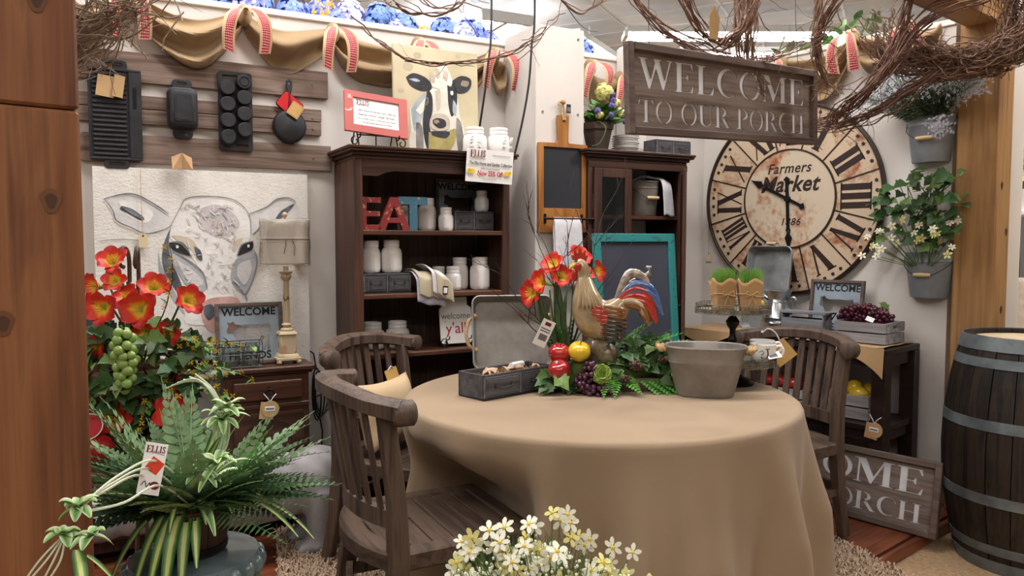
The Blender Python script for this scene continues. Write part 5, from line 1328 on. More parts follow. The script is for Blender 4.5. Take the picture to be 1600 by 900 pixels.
def pail(label, loc, rz, r0, r1, h, mat, half=False, handle='front', nm='bucket'):
    t = thing(nm, label, 'bucket', loc, rz)
    a0, a1 = (pi, 2 * pi) if half else (0, 2 * pi)
    m = MB(); m.lathe([(.0005, .004), (r0, .0), (r0 + .003, .004), (r0 + (r1 - r0) * .80, h * .80), (r0 + (r1 - r0) * .80 + .003, h * .815), (r0 + (r1 - r0) * .83, h * .83), (r1, h - .004), (r1 + .004, h), (r1, h + .004), (r1 - .004, h), (r0 - .002, .008), (.0005, .008)], 44, 0, None, 1, .85 if half else 1, True, a0, a1)
    if half: m.prism([(-r0, 0), (r0, 0), (r1, h), (-r1, h)], .0, .003)
    obj('shell', m, mat, t)
    m = MB(); yy = -r1 * (.85 if half else 1)
    lo_ = h * .52
    e = r1 * .99
    pts = smoothline([(-e, -.01, h * .86), (-e * .85, yy * .62, h * .70), (-e * .35, yy * .98, lo_), (e * .35, yy * .98, lo_), (e * .85, yy * .62, h * .70), (e, -.01, h * .86)], 5); m.tube(pts, .0022, 6); b = obj('bail', m, 'wire', t)
    m = MB(); m.lathe([(.004, -.042), (.008, -.04), (.0095, -.03), (.0105, 0), (.0095, .03), (.008, .04), (.004, .042)], 14, 0, T(0, yy * .99 - .004, lo_, 0, pi / 2)); obj('wooden_grip', m, 'woodhandle', b)
    m = MB()
    for s in (-1, 1): m.box(s * e - .006, s * e + .006, -.016, -.004, h * .82, h * .92)
    obj('lug', m, mat, t)['kind'] = 'stuff'
    return t
pail('galvanised pail with a wooden grip standing inside the china cabinet', LP(.725, .27, 1.497), AL, .078, .095, .19, 'galvd')
t2 = thing('draped_towel', 'white and linen towel hanging over the pail inside the cabinet', 'towel', LP(.79, .27, 1.497), AL)
def df(u, v):
    a = smoothline([(-.10, .195, .02), (-.03, .225, .0), (.02, .215, -.03), (.05, .195, -.085), (.06, .10, -.10), (.065, .0, -.105)], 5); k = v * (len(a) - 1); i = min(int(k), len(a) - 2); tt = k - i
    x = a[i][0] * (1 - tt) + a[i + 1][0] * tt; z = a[i][1] * (1 - tt) + a[i + 1][1] * tt; y = a[i][2] * (1 - tt) + a[i + 1][2] * tt
    return (x - .02 + (u - .5) * .10 * (.6 + .4 * v), y + (u - .5) * .03, z + .006 * sin(u * 6) - .02 * abs(u - .5) * (1 - v))
m = MB(); m.grid(df, 12, 30); o = obj('cloth', m, 'whitecloth', t2); sol = o.modifiers.new('thickness', 'SOLIDIFY'); sol.thickness = .004
m = MB(); m.grid(lambda u, v: (lambda p: (p[0], p[1] - .003, p[2]))(df(u, .76 + .24 * v)), 12, 8); obj('linen_border', m, 'natcloth', t2)
for i, (s_, z, r, h) in enumerate(((.38, 1.497, .055, .12), (.44, 1.152, .06, .14))):
    m = MB(); m.lathe([(.0005, 0), (r * .8, 0), (r, h), (r + .003, h), (r * .97, h - .003), (r * .78, .004), (.0005, .004)], 24); tag(obj('tin_cup', m, 'galv', None, LP(s_, .2, z), AL), ['dull metal tin behind the cabinet glass, level with the pail', 'dull metal tin behind the cabinet glass, one shelf under the pail'][i], 'tin')
# teal chalkboard leaning on the cabinet
tc = thing('teal_chalkboard', 'tall slate board in a teal painted frame leaning on the china cabinet', 'chalkboard', LP(.49, .62, .003), AL); tc.rotation_euler = (radians(-5.0), 0, AL)
TWD, THT = .265, 1.395
for a in ((-TWD, -TWD + .045, 0, THT), (TWD - .045, TWD, 0, THT), (-TWD + .045, TWD - .045, 0, .045), (-TWD + .045, TWD - .045, THT - .045, THT)):
    m = MB(); m.box(a[0], a[1], -.024, 0, a[2], a[3]); obj('frame_rail', m, 'teal', tc, bev=.003)
m = MB(); m.box(-TWD + .04, TWD - .04, -.010, -.004, .04, THT - .04); obj('slate', m, 'slate', tc)
# ------------------------------------------------------------------ leaf and flower meshes (shared by all their copies)
def leaf_mesh(name, outline, mat, fold=.25, curl=.15):
    """flat outline (x along the leaf 0..1, y half width) with a folded midrib"""
    m = MB(); top = outline; n = len(top); vs = []; fs = []
    for x, y in top: vs.append((x, 0, -curl * x * x))
    for x, y in top: vs.append((x, y, abs(y) * fold - curl * x * x))
    for x, y in top: vs.append((x, -y, abs(y) * fold - curl * x * x))
    for i in range(n - 1): fs += [(i, i + 1, n + i + 1, n + i), (i + 1, i, 2 * n + i, 2 * n + i + 1)]
    m.add(vs, fs, 0, True); return m.mesh(name, mat)
IVY = [(0, .02), (-.08, .22), (.02, .42), (.22, .36), (.34, .50), (.50, .30), (.62, .24), (.80, .12), (1, .0)]
OVAL = [(0, .02), (.12, .16), (.35, .26), (.6, .24), (.85, .12), (1, .0)]
L_ivy, L_ivyl = leaf_mesh('leaf', IVY, 'ivy'), leaf_mesh('leaf', IVY, 'ivyl')
L_oval, L_ovald = leaf_mesh('leaf', OVAL, 'fernb'), leaf_mesh('leaf', OVAL, 'fernd')
def frond_mesh(name, mat, n=16, L_=1.0, w=.2, lw=.05, droop=.5, taper=.9, oval=False, lift=.0):
    """a fern frond: drooping rib with paired leaflets, along +x, about unit length"""
    m = MB(); P = lambda t: V((L_ * (t - .12 * droop * t * t), 0, lift * t - droop * .5 * t * t))
    m.tube([P(i / 8) for i in range(9)], [.007 * (1 - .7 * i / 8) for i in range(9)], 4)
    for i in range(1, n + 1):
        t = i / (n + .3); p = P(t); l = w * (sin(pi * min(1, .22 + t * .78)) ** .7) * (1.02 - taper * t ** 3)
        for s in (-1, 1):
            a = p + V((.0, 0, 0)); tip = p + V((l * .35, s * l, -.15 * l)); d = (tip - a); k = V((lw, 0, .0)) * (1 if oval else .8)
            if oval: q_ = [a, a + d * .3 - k * .55, a + d * .7 - k * .6, tip, a + d * .75 + k * .6, a + d * .3 + k * .5]
            else: q_ = [a - k * .4, a + d * .55 - k * .35, tip, a + d * .6 + k * .45, a + k * .45]
            m.add(q_, [tuple(range(len(q_)))], 0, False)
    return m.mesh(name, mat)
F_boston = frond_mesh('frond', 'fern', 20, 1, .16, .055, .55)
F_dark = frond_mesh('frond', 'fernd', 18, 1, .20, .062, .7)
F_maid = frond_mesh('frond', 'fernb', 12, 1, .13, .062, .35, oval=True)
F_pale = frond_mesh('frond', plain('grey_green_fern', '64845a', '84a074', .6, scale=12, rvar=.3), 13, 1, .12, .05, .35, oval=True)
def petal_mesh(name, mat, L_=1.0, W_=.66, curl=.5, cup=.2):
    m = MB()
    def f(u, v):
        w = W_ * (sin(pi * min(1, .06 + v * .94)) ** .8) * (.75 + .25 * v) if v < 1 else 0
        x = L_ * v * (1 - .25 * curl * v * v); z = L_ * (.55 * v * (1 - v) + .35 * v) * (1 - curl) + .1 * v - curl * .5 * max(0, v - .5) ** 2
        y = (u - .5) * w
        return (x * .8, y, z + cup * abs(u - .5) * w)
    m.grid(f, 6, 8); return m.mesh(name, mat)
PET = petal_mesh('petal', 'petal')
def lily_core():
    m = MB(); m.lathe([(.0005, -.5), (.05, -.45), (.09, -.12), (.13, .04), (.05, .03), (.0005, .02)], 10, 0)
    for k in range(5):
        a = 2 * pi * k / 5; m.tube([(0, 0, 0), (.06 * cos(a), .06 * sin(a), .3), (.12 * cos(a), .12 * sin(a), .5)], [.012, .01, .018], 5, 1)
    return m.mesh('lily', ['arti', 'yellow'])
LILY = lily_core()
def lily(parent, pos, d, size, roll=0):
    z = V(d).normalized(); x = z.orthogonal().normalized(); y = z.cross(x)
    R = MX((x, y, z)).transposed().to_4x4()
    c = put('lily', LILY, parent, MX.Translation(pos) @ R @ MX.Rotation(roll, 4, 'Z') @ MX.Scale(size, 4))
    for k in range(6):
        put('petal', PET, c, MX.Rotation(2 * pi * k / 6, 4, 'Z') @ MX.Translation((.05, 0, .0)) @ MX.Rotation(rnd.uniform(-.35, .0) + (-.12 if k % 2 else 0), 4, 'Y'))
    return c
def scatter_leaves(parent, meshes, pts, size, seed, facing=None, nm='leaf'):
    q = random.Random(seed)
    for p in pts:
        p = V(p); d = V((q.uniform(-1, 1), q.uniform(-1, .35), q.uniform(-.8, .35)))
        if facing: d += V(facing)(p) if callable(facing) else V(facing)
        put(nm, q.choice(meshes), parent, orient(p, d, q.uniform(-.7, .7), size * q.uniform(.7, 1.25), up=(q.uniform(-.4, .4), -.9, .6)))
def blob_pts(n, c, r, seed, front=True):
    q = random.Random(seed); out = []
    while len(out) < n:
        v = V((q.gauss(0, 1), q.gauss(0, 1), q.gauss(0, 1))).normalized() * q.uniform(.65, 1.0)
        if front and v.y > .55: continue
        out.append((c[0] + v.x * r[0], c[1] + v.y * r[1], c[2] + v.z * r[2]))
    return out
GR_g = MB().ball((0, 0, 0), 1, 14, 10).mesh('grape', 'grapeg'); GR_p = MB().ball((0, 0, 0), 1, 12, 8).mesh('grape', 'grapep'); GR_v = MB().ball((0, 0, 0), 1, 12, 8).mesh('grape', 'grapev'); BER = MB().ball((0, 0, 0), 1, 8, 6).mesh('berry', 'berry')
def bunch(name, label, me, n, top, L_, W_, r, seed, group=None, parent=None, d=(0, 0, -1)):
    t = thing(name, label, 'grapes', top, 0, group)
    m = MB(); dv = V(d).normalized(); m.tube([V((0, 0, .01)), dv * L_ * .5, dv * L_ * .9], [.003, .002, .0015], 5); obj('stem', m, 'stem', t)
    q = random.Random(seed); pts = []; tries = 0
    while len(pts) < n and tries < 9000:
        tries += 1; u = q.random(); w = W_ * (sin(pi * (.18 + .78 * u)) ** .8); a = q.uniform(0, 6.28); k = w * sqrt(q.random())
        p = dv * (L_ * u) + V((k * cos(a), k * sin(a), 0)) if abs(dv.z) > .8 else dv * (L_ * u) + V((k * cos(a) * .7, 0, 0)) + V((0, k * sin(a), k * .7 * sin(a * 2)))
        if all((p - o_).length > r * 1.45 for o_ in pts): pts.append(p)
    for p in pts: put('grape', me, t, MX.Translation(p) @ MX.Scale(r * q.uniform(.9, 1.08), 4))
    return t
def apple(label, loc, r, mat, tilt=(0, 0), nm='apple', group=None, squash=.92):
    t = thing(nm, label, 'fruit', loc, 0, group); t.rotation_euler = (tilt[0], tilt[1], 0)
    prof = []
    for i in range(17):
        a = -pi / 2 + pi * i / 16; rr = r * cos(a) * (1 + .06 * sin(a)); z = r * squash * sin(a)
        if i > 12: z -= r * .24 * ((i - 12) / 4) ** 2
        if i < 3: z += r * .12 * ((3 - i) / 3) ** 2
        prof.append((max(rr, .0004), z))
    m = MB(); m.lathe(prof, 24); obj('flesh', m, mat, t)
    m = MB(); m.tube([(0, 0, r * .62), (.002, 0, r * .85), (.006, 0, r * 1.02)], [.0018, .0016, .0022], 6); obj('stalk', m, 'stem', t)
    return t

# ------------------------------------------------------------------ centrepiece on the table
cb = (.385, 3.10, TZ + .002)
ar_ = thing('floral_arrangement', 'table centrepiece of ivy, ferns and red lilies in a low wooden tray', 'flowers', cb)
m = MB(); m.box(-.235, .255, -.09, .09, 0, .008)
obj('tray_floor', m, 'crate', ar_)
for a in ((-.235, .255, -.095, -.085), (-.235, .255, .085, .095)):
    m = MB(); m.box(a[0], a[1], a[2], a[3], 0, .05); obj('tray_side', m, 'barn', ar_, bev=.002)
for x in (-.24, .252): m = MB(); m.box(x, x + .01, -.095, .095, 0, .05); obj('tray_side', m, 'barn', ar_, bev=.002)
for x in (-.21, -.06, .08, .22):
    m = MB(); m.ball((x, -.096, .026), .006, 8, 6); obj('nail_head', m, 'black', ar_)
m = MB()
m.ball((0, 0, .06), (.235, .085, .065), 24, 12, 0, None, lambda a, b: 1 + .1 * sin(a * 5) * sin(b * 6)); m.ball((.13, .045, .10), (.10, .05, .08), 16, 10)
obj('moss_bed', m, 'moss', ar_)
# ivy leaves over the front and right
q = random.Random(21)
pts = []
for i in range(150):
    x = q.uniform(-.26, .27); h = .06 + .13 * max(0, 1 - abs(x - .10) / .26) * q.random() ** .6 + q.uniform(-.03, .03); y = -.10 - .05 * q.random() + .55 * max(0, h - .05)
    if -.20 < x < -.06 and h > .05: h *= .5
    pts.append((x, y, max(.01, h)))
scatter_leaves(ar_, [L_ivy, L_ivy, L_ivy, L_ivyl], pts, .050, 4, (0, -.3, -.1))
q = random.Random(22); scatter_leaves(ar_, [L_ivy, L_ivy, L_ivyl], [(q.uniform(.06, .25), q.uniform(-.03, .05), q.uniform(.10, .215)) for k in range(45)], .05, 23, (0, -.3, 0))
scatter_leaves(ar_, [L_ivy, L_ivyl], [(-.26 + .02 * q.random() * k, -.11 - .02 * k * q.random(), .03 + .05 * q.random()) for k in range(8)], .055, 8, (-.5, -.6, -.1))
def fr(me, base, d, L_, roll=0, par=None): put('frond', me, par or ar_, orient(V(base), d, roll, L_))
for k in range(11):
    a = q.uniform(-.3, .9); fr(F_maid, (.10 + q.uniform(-.06, .06), .0, .12 + q.uniform(-.02, .05)), (cos(a) * .8 + .1, -.45 + q.uniform(-.3, .5), .5 + .5 * sin(a)), q.uniform(.15, .23), q.uniform(-.5, .5))
for k in range(6): fr(F_maid, (.06 + q.uniform(-.1, .1), -.09, .07), (q.uniform(-.2, .9), -.7, -.15), q.uniform(.13, .20), q.uniform(-.3, .3))
for k in range(5): fr(F_maid, (.12 + .03 * k, -.10, .05), (.5 + .1 * k, -.5, -.28), .17, .2)
for k in range(9): fr(F_pale if k % 2 else F_maid, (-.17, .02, .07), (q.uniform(-.45, .3), q.uniform(-.3, .2), 1.0), q.uniform(.18, .28), q.uniform(-1, 1))
fr(F_maid, (.20, .0, .16), (1, -.1, .1), .17)
# lilies and their blades on the left
for p, d, s in (((-.21, .05, .49), (-.45, -.6, .5), .08), ((-.115, .08, .515), (.35, -.6, .6), .085), ((-.19, .02, .445), (.1, -.7, .2), .075), ((-.255, -.04, .425), (-.7, -.5, .25), .085), ((-.295, -.06, .385), (-.8, -.55, 0), .085), ((-.045, .09, .465), (.8, -.5, .1), .075), ((-.10, .02, .45), (.3, -.4, .5), .07)):
    lily(ar_, p, d, s, rnd.uniform(0, 1)); m = MB(); m.tube([(-.17, .02, .06), ((p[0] - .17) / 2, .03, p[2] * .55), (p[0] - d[0] * .03, p[1] - d[1] * .03, p[2] - .03)], [.004, .0035, .003], 5); obj('flower_stem', m, 'gstem', ar_)
BLD = MB()
BLD.grid(lambda u, v: (v, (u - .5) * .13 * sin(pi * min(1, .15 + v * .85)) ** .7, .12 * sin(v * 2.2) + .1 * abs(u - .5) * .2), 4, 10)
L_blade = BLD.mesh('blade', 'fernd')
for x, d, l in ((-.19, (-.18, -.1, 1), .34), (-.16, (.12, -.1, 1), .36), (-.18, (-.3, -.2, 1), .30), (-.15, (.02, -.2, 1), .28), (-.17, (-.1, 0, 1), .38)): put('blade', L_blade, ar_, orient((x, .0, .08), d, pi / 2 + rnd.uniform(-.6, .6), l))
def twig(m, p0, d, L_, r, q_, kids=2, bend=.18):
    pts = [V(p0)]; dv = V(d).normalized(); n = max(5, int(L_ / .03))
    for i in range(n):
        dv = (dv + V((q_.uniform(-1, 1), q_.uniform(-1, 1), q_.uniform(-1, 1))) * bend).normalized(); pts.append(pts[-1] + dv * L_ / n)
    m.tube(pts, [r * (1 - .75 * i / n) for i in range(n + 1)], 5)
    for k in range(kids):
        i = q_.randint(n // 3, n - 1); twig(m, pts[i], dv + V((q_.uniform(-1, 1), q_.uniform(-.6, .6), q_.uniform(-.2, .8))), L_ * q_.uniform(.25, .45), r * .6, q_, kids - 1 if kids > 1 else 0, bend)
q = random.Random(77); m = MB()
for d, l in (((.12, 0, 1), .72), ((.03, 0, 1), .66), ((-.10, 0, 1), .55), ((-.45, -.1, 1), .52), ((.25, 0, 1), .55), ((-.62, -.1, .9), .40), ((.10, .05, 1), .60)): twig(m, (-.165, .02, .08), d, l, .0035, q, 3, .13)
obj('curly_twigs', m, 'stem', ar_)
for c in ((-.22, -.14, .07), (-.10, -.15, .075), (.09, -.16, .12), (.20, -.13, .13), (.10, -.15, .105), (.05, -.17, .06)):
    for k in range(22):
        v = V((q.gauss(0, 1), q.gauss(0, 1), q.gauss(0, 1))).normalized() * q.uniform(.4, 1); put('berry', BER, ar_, MX.Translation(V(c) + V((v.x * .024, v.y * .014, v.z * .014))) @ MX.Scale(.0052, 4))
# artichoke
at = thing('artichoke', 'pale green artichoke nestled in the ivy of the table centrepiece', 'vegetable', (.343, 2.935, TZ + .085))
m = MB(); m.ball((0, 0, 0), (.03, .03, .032), 16, 10); obj('heart', m, 'arti', at)
APT = petal_mesh('bract', 'arti', 1, .95, .9, .5)
for n, el, L_ in ((9, .05, .052), (8, .45, .048), (7, .9, .042), (5, 1.6, .036)):
    for k in range(n):
        a = 2 * pi * k / n + el; d = V((cos(a), 0, sin(a))) + V((0, -el, el * .25)); put('bract', APT, at, orient(V((cos(a), 0, sin(a))) * .008 + V((0, -.012 * el - .012, 0)), d, 0, L_, up=(0, -1, .2)))
apple('glossy red apple behind, between the drawer box and the yellow one', (.185, 2.99, TZ + .155), .044, 'apple', (.3, .1), group=None)
apple('glossy red apple in front, sitting low in the centrepiece ivy', (.182, 2.945, TZ + .097), .043, 'apple', (.5, -.2))
apple('glossy yellow apple in the table centrepiece under the rooster', (.262, 2.965, TZ + .165), .044, 'appley', (.35, .05))
m = MB(); m.ball((.195, 3.0, TZ + .065), (.06, .04, .06), 12, 8); m.ball((.262, 2.99, TZ + .085), (.04, .03, .05), 12, 8)
o = obj('moss_cushion', m, 'moss', ar_); o.matrix_basis = MX.Translation(-V(cb))
bunch('grape_bunch', 'small dark violet grape bunch beside the artichoke', GR_v, 22, (.305, 2.93, TZ + .125), .065, .03, .0098, 5)
bunch('grape_bunch', 'dark violet grape bunch spilling over the tray edge onto the tablecloth', GR_v, 30, (.275, 2.945, TZ + .075), .06, .03, .0105, 6)
bunch('grape_bunch', 'dark violet grapes lying on the tablecloth under the centrepiece', GR_v, 30, (.275, 2.935, TZ + .022), .12, .026, .0108, 7, None, None, (1, -.28, .0))
# price tag
m = MB(); m.box(-.026, .026, -.001, 0, -.055, .055); m.box(-.014, .018, -.0016, -.001, -.03, -.005, 1); m.box(-.02, .02, -.0016, -.001, .015, .02, 1); m.box(-.02, .02, -.0016, -.001, .005, .01, 1); m.box(-.012, .012, -.0016, -.001, .032, .046, 2)
o = obj('price_tag', m, ['label', 'greyink', 'maroon'], None, (.125, 2.98, TZ + .235)); o.rotation_euler = (.15, .42, .1); tag(o, 'white price tag hanging in the lilies, left of the rooster', 'tag')

# ------------------------------------------------------------------ ceramic rooster
ro = thing('ceramic_rooster', 'glazed tan ceramic rooster with red and blue tail on the centrepiece', 'rooster', (.335, 3.03, TZ + .115)); ro.scale = (.90, .95, 1)
m = MB(); m.ball((0, 0, .05), (.06, .05, .065), 20, 12, 0, None, lambda a, b: 1 + .12 * sin(a * 6 + b * 5)); m.ball((.04, 0, .03), (.055, .05, .05), 16, 10); obj('stump', m, 'stump', ro)
sp = [((-.088, 0, .392), .010), ((-.080, 0, .39), .024), ((-.066, 0, .375), .029), ((-.058, 0, .345), .031), ((-.052, 0, .30), .043), ((-.045, 0, .25), .064), ((-.030, 0, .20), .078), ((.0, 0, .170), .084), ((.035, 0, .172), .080), ((.07, 0, .19), .066), ((.10, 0, .215), .048), ((.125, 0, .24), .034), ((.14, 0, .255), .014)]
P = smoothline([tuple(p) + (r_,) for p, r_ in sp], 5)
m = MB(); m.tube([p[:3] for p in P], [p[3] for p in P], sec=[(sin(2 * pi * j / 24) * .80 * (1 + .02 * (j % 2)), cos(2 * pi * j / 24) * (1 + .02 * (j % 2))) for j in range(24)], up=(.3, 0, 1)); obj('body', m, 'roost', ro)
for s in (-1, 1): m = MB(); m.ball((-.086, s * .021, .392), .0045, 8, 6); obj('eye', m, 'black', ro)
m = MB(); m.tube([(-.095, 0, .385), (-.112, 0, .378), (-.122, 0, .368)], [.011, .008, .002], 8); obj('beak', m, 'yellow', ro)
m = MB(); m.prism(ccw([(-.108, .405), (-.115, .425), (-.103, .421), (-.100, .448), (-.085, .428), (-.075, .456), (-.064, .43), (-.05, .447), (-.05, .42), (-.038, .425), (-.048, .395), (-.07, .398)]), -.007, .007); obj('comb', m, 'roostr', ro, bev=.003, seg=2)
for s in (-1, 1):
    m = MB(); m.ball((-.098, s * .011, .345), (.013, .007, .026), 12, 8); m.ball((-.085, s * .023, .378), (.016, .006, .018), 12, 8); obj('wattle', m, 'roostr', ro)
    # wing: layered feathers
    for row, (n, x0, z0, L_, mt, w) in enumerate(((5, -.02, .205, .060, 'roostr', .017), (6, .005, .185, .075, 'roostr', .016), (6, .028, .165, .095, 'roostk', .014), (5, .03, .205, .095, 'roostbrown', .015))):
        for k in range(n):
            m = MB(); zz = z0 + .022 - k * .016; yy = s * (.070 + .004 * row - .0012 * k * k * .6)
            m.tube([(x0 - .01, yy - s * .006, zz), (x0 + L_ * .4, yy + s * .002, zz - .006), (x0 + L_ * .8, yy - s * .006, zz - .014), (x0 + L_, yy - s * .016, zz - .018)], [w * .35, w * .62, w * .5, w * .1], sec=[(cos(2 * pi * j / 8) * .45, sin(2 * pi * j / 8)) for j in range(8)], up=(0, 0, 1))
            obj('wing_feather', m, mt, ro)
    for k in range(9):                                  # hackle feathers of the neck
        a = -1.15 + k * .3
        m = MB(); m.tube([(-.058 + .02 * sin(a * 1.2), s * .026, .335), (-.05 + .03 * sin(a), s * .052, .28), (-.04 + .05 * sin(a), s * .066, .235), (-.035 + .06 * sin(a), s * .07, .215)], [.004, .010, .009, .002], 6); obj('hackle_feather', m, 'roost', ro)
tails = [('roostw', 1.0, .165, .055, .10), ('roostw', .85, .15, .09, .07), ('roostb', .55, .19, .06, .02), ('roostb', .45, .20, .03, -.02), ('roostr', .5, .17, .03, -.04), ('roostr', .38, .175, .0, -.05), ('roostr', .28, .17, -.02, -.05), ('roostbrown', .15, .14, -.02, -.05), ('roost', .2, .13, -.01, -.03)]
for mt, up_, L_, h, dz in tails:
    for s in (-1, 1):
        m = MB()
        if mt == 'roostw' and up_ == 1.0:
            if s < 0: continue
            pts = [(.10, 0, .235), (.125, .0, .285), (.165, 0, .315), (.205, 0, .33), (.232, 0, .35), (.232, 0, .375), (.215, 0, .378)]; rs_ = [.02, .022, .018, .015, .013, .011, .004]
        else:
            y = s * (.012 + .018 * (1 - up_)); pts = [(.085, y * .6, .215 + .03 * up_), (.085 + L_ * .35, y, .225 + .10 * up_ + h * .4), (.085 + L_ * .75, y * 1.3, .215 + .09 * up_ + h * .5), (.085 + L_, y * 1.6, .165 + .08 * up_ + dz * .6)]; pts = smoothline(pts, 4); n = len(pts); rs_ = [.015 * (.7 + .5 * sin(pi * i / (n - 1))) * (1 if i < n - 2 else .5) for i in range(n)]
        m.tube(pts, rs_, sec=[(cos(2 * pi * j / 8) * .6, sin(2 * pi * j / 8)) for j in range(8)], up=(0, 0, 1)); obj('tail_feather', m, mt, ro)

# ------------------------------------------------------------------ trays, tub, stand
def tray(label, loc, rz, w, h, d, lean, rope=True, nm='metal_tray'):
    t = thing(nm, label, 'tray', loc, rz); t.rotation_euler = (lean, 0, rz)
    m = MB(); r0 = rrect(-w / 2 + d * .35, w / 2 - d * .35, d * .35, h - d * .35, .03, 5); r1 = rrect(-w / 2, w / 2, 0, h, .035, 5); n = len(r0)
    rings = [[(x, 0, z) for x, z in r0], [(x, -d, z) for x, z in r1], [(x * 1.012, -d - .002, z) for x, z in r1], [(x, -d + .004, z) for x, z in r1], [(x, .002, z) for x, z in r0]]
    vs = [p for r_ in rings for p in r_]; fs = [(i * n + j, i * n + (j + 1) % n, (i + 1) * n + (j + 1) % n, (i + 1) * n + j) for i in range(4) for j in range(n)]
    fs += [tuple(range(n)), tuple(4 * n + j for j in range(n))[::-1]]
    m.add(vs, fs, 0, True); obj('pan', m, 'galvd' if rope else 'galv', t)
    m = MB(); m.tube([(x, -d, z) for x, z in r1], .0045, 8, closed=True); obj('rolled_rim', m, 'galv', t)
    for s in (-1, 1):
        if rope:
            m = MB(); m.tube(smoothline([(s * (w / 2 - .006), -d * .6, h * .28), (s * (w / 2 + .02), -d * .7, h * .34), (s * (w / 2 + .03), -d * .8, h * .5), (s * (w / 2 + .018), -d * .7, h * .66), (s * (w / 2 - .006), -d * .6, h * .72)], 5), .0085, 8); m.ball((s * (w / 2 - .012), -d * .6, h * .27), .012, 8, 6); m.ball((s * (w / 2 - .012), -d * .6, h * .73), .012, 8, 6); obj('rope_handle', m, 'rope', t)
        else:
            m = MB(); z = h if s > 0 else 0; m.tube([(-.05, -d * .8, z - s * .003), (-.045, -d * .8, z + s * .02), (.045, -d * .8, z + s * .02), (.05, -d * .8, z - s * .003)], .003, 6); m.tube([(-.03, -d * .8, z + s * .02), (.03, -d * .8, z + s * .02)], .008, 8, 1); obj('handle', m, ['wire', 'woodhandle'], t)
    return t
tray('large zinc tray with rope handles propped up behind the drawer box', (.005, 3.50, TZ + .004), radians(8), .37, .335, .055, radians(-14))
tray('upright galvanised tray standing on the console in front of the clock', RP(-.05, .16, KT + .002), AR, .275, .49, .05, radians(-9), False)
# oval zinc tub
tu = thing('zinc_tub', 'oval zinc tub with jute rope handles at the tablecloth edge', 'tub', (.745, 2.935, TZ + .002), radians(-14))
def ovl(a, b, n=40, e=2.6): return [(abs(cos(t)) ** (2 / e) * a * (1 if cos(t) > 0 else -1), abs(sin(t)) ** (2 / e) * b * (1 if sin(t) > 0 else -1)) for t in [2 * pi * i / n for i in range(n)]]
rings = []
for a, b, z in ((.105, .07, 0), (.108, .073, .006), (.138, .094, .125), (.142, .097, .13), (.140, .096, .137), (.150, .103, .182), (.156, .107, .188), (.153, .105, .194), (.147, .100, .190), (.105, .070, .008)):
    rings.append([(x, y, z) for x, y in ovl(a, b)])
m = MB(); n = 40; vs = [p for r_ in rings for p in r_]; fs = [(i * n + j, i * n + (j + 1) % n, (i + 1) * n + (j + 1) % n, (i + 1) * n + j) for i in range(len(rings) - 1) for j in range(n)] + [tuple(range(n))[::-1], tuple((len(rings) - 1) * n + j for j in range(n))]
m.add(vs, fs, 0, True); obj('shell', m, 'galvd', tu)
for s in (-1, 1):
    m = MB(); q = random.Random(s + 4)
    m.tube(smoothline([(s * .148, -.028, .175), (s * .172, -.03, .178), (s * .182, 0, .188), (s * .172, .03, .178), (s * .148, .028, .175)], 5), .009, 8)
    for y in (-.03, .03): m.ball((s * .166, y, .178), (.015, .013, .014), 8, 6)
    for k in range(10): a = q.uniform(0, 6.28); m.tube([(s * .17, .0, .185), (s * (.178 + .014 * q.random()), .02 * cos(a), .19 + .014 * sin(a))], .0016, 4)
    obj('rope_handle', m, 'rope', tu)
# two-tier serving stand
st = thing('tier_stand', 'two-tier serving stand with aged tin galleries behind the zinc tub', 'stand', (.915, 3.17, TZ + .002))
m = MB(); m.lathe([(.0005, 0), (.088, 0), (.09, .006), (.08, .012), (.076, .014), (.072, .022), (.05, .028), (.03, .045), (.014, .055), (.014, .085), (.0005, .085)], 36); obj('foot', m, 'black', st)
m = MB(); m.lathe([(.012, .09), (.016, .10), (.012, .12), (.012, .17), (.02, .185), (.012, .20), (.012, .225), (.024, .245), (.028, .26), (.018, .275), (.012, .285), (.02, .295), (.0005, .30)], 20); obj('turned_post', m, 'black', st)
def tier(r, z):
    m = MB(); m.lathe([(.0005, z - .006), (r - .004, z - .006), (r, z - .004), (r, z + .004), (.0005, z + .004)], 48); o_ = obj('tier', m, 'weathmetal', st)
    n = int(r * 380)
    m = MB(); m.lathe([(r, z - .004), (r + .003, z - .004), (r + .003, z + .012), (r, z + .012)], 48)
    for zz in (z + .022, z + .030): m.tube([(r * cos(2 * pi * i / 40), r * sin(2 * pi * i / 40), zz) for i in range(40)], .0016, 5, closed=True)
    for i in range(n):
        a = 2 * pi * i / n; c_, s_ = cos(a), sin(a)
        m.tube([(r * c_, r * s_, z + .01), (r * c_, r * s_, z + .031)], .0013, 4)
        m.tube([((r + .002) * cos(a + x_), (r + .002) * sin(a + x_), z - .006 - .004 * sin((x_ * n / pi / 2 + .0) * pi)) for x_ in (0, pi / n, 2 * pi / n)], .0014, 4)
    g_ = obj('gallery', m, 'weathmetal', o_); g_['kind'] = 'stuff'
tier(.175, .095); tier(.150, .305)
SZ1, SZ2 = TZ + .002 + .0995, TZ + .002 + .3095
def mug(label, loc, rz, txt):
    t = thing('mug', label, 'mug', loc, rz, None)
    m = MB(); m.lathe([(.0005, 0), (.026, 0), (.03, .004), (.043, .02), (.05, .045), (.052, .078), (.0495, .08), (.047, .045), (.04, .022), (.0005, .010)], 32); obj('bowl', m, 'ceram', t)
    m = MB(); m.tube(smoothline([(.047, 0, .066), (.066, 0, .07), (.078, 0, .055), (.073, 0, .035), (.046, 0, .022)], 6), .0055, 8); obj('handle', m, 'ceram', t)
    prints([[(x, z + .0) for x, z in p] for p in txt], -.0515, 'ink', t, name='drawn_mark')
    return t
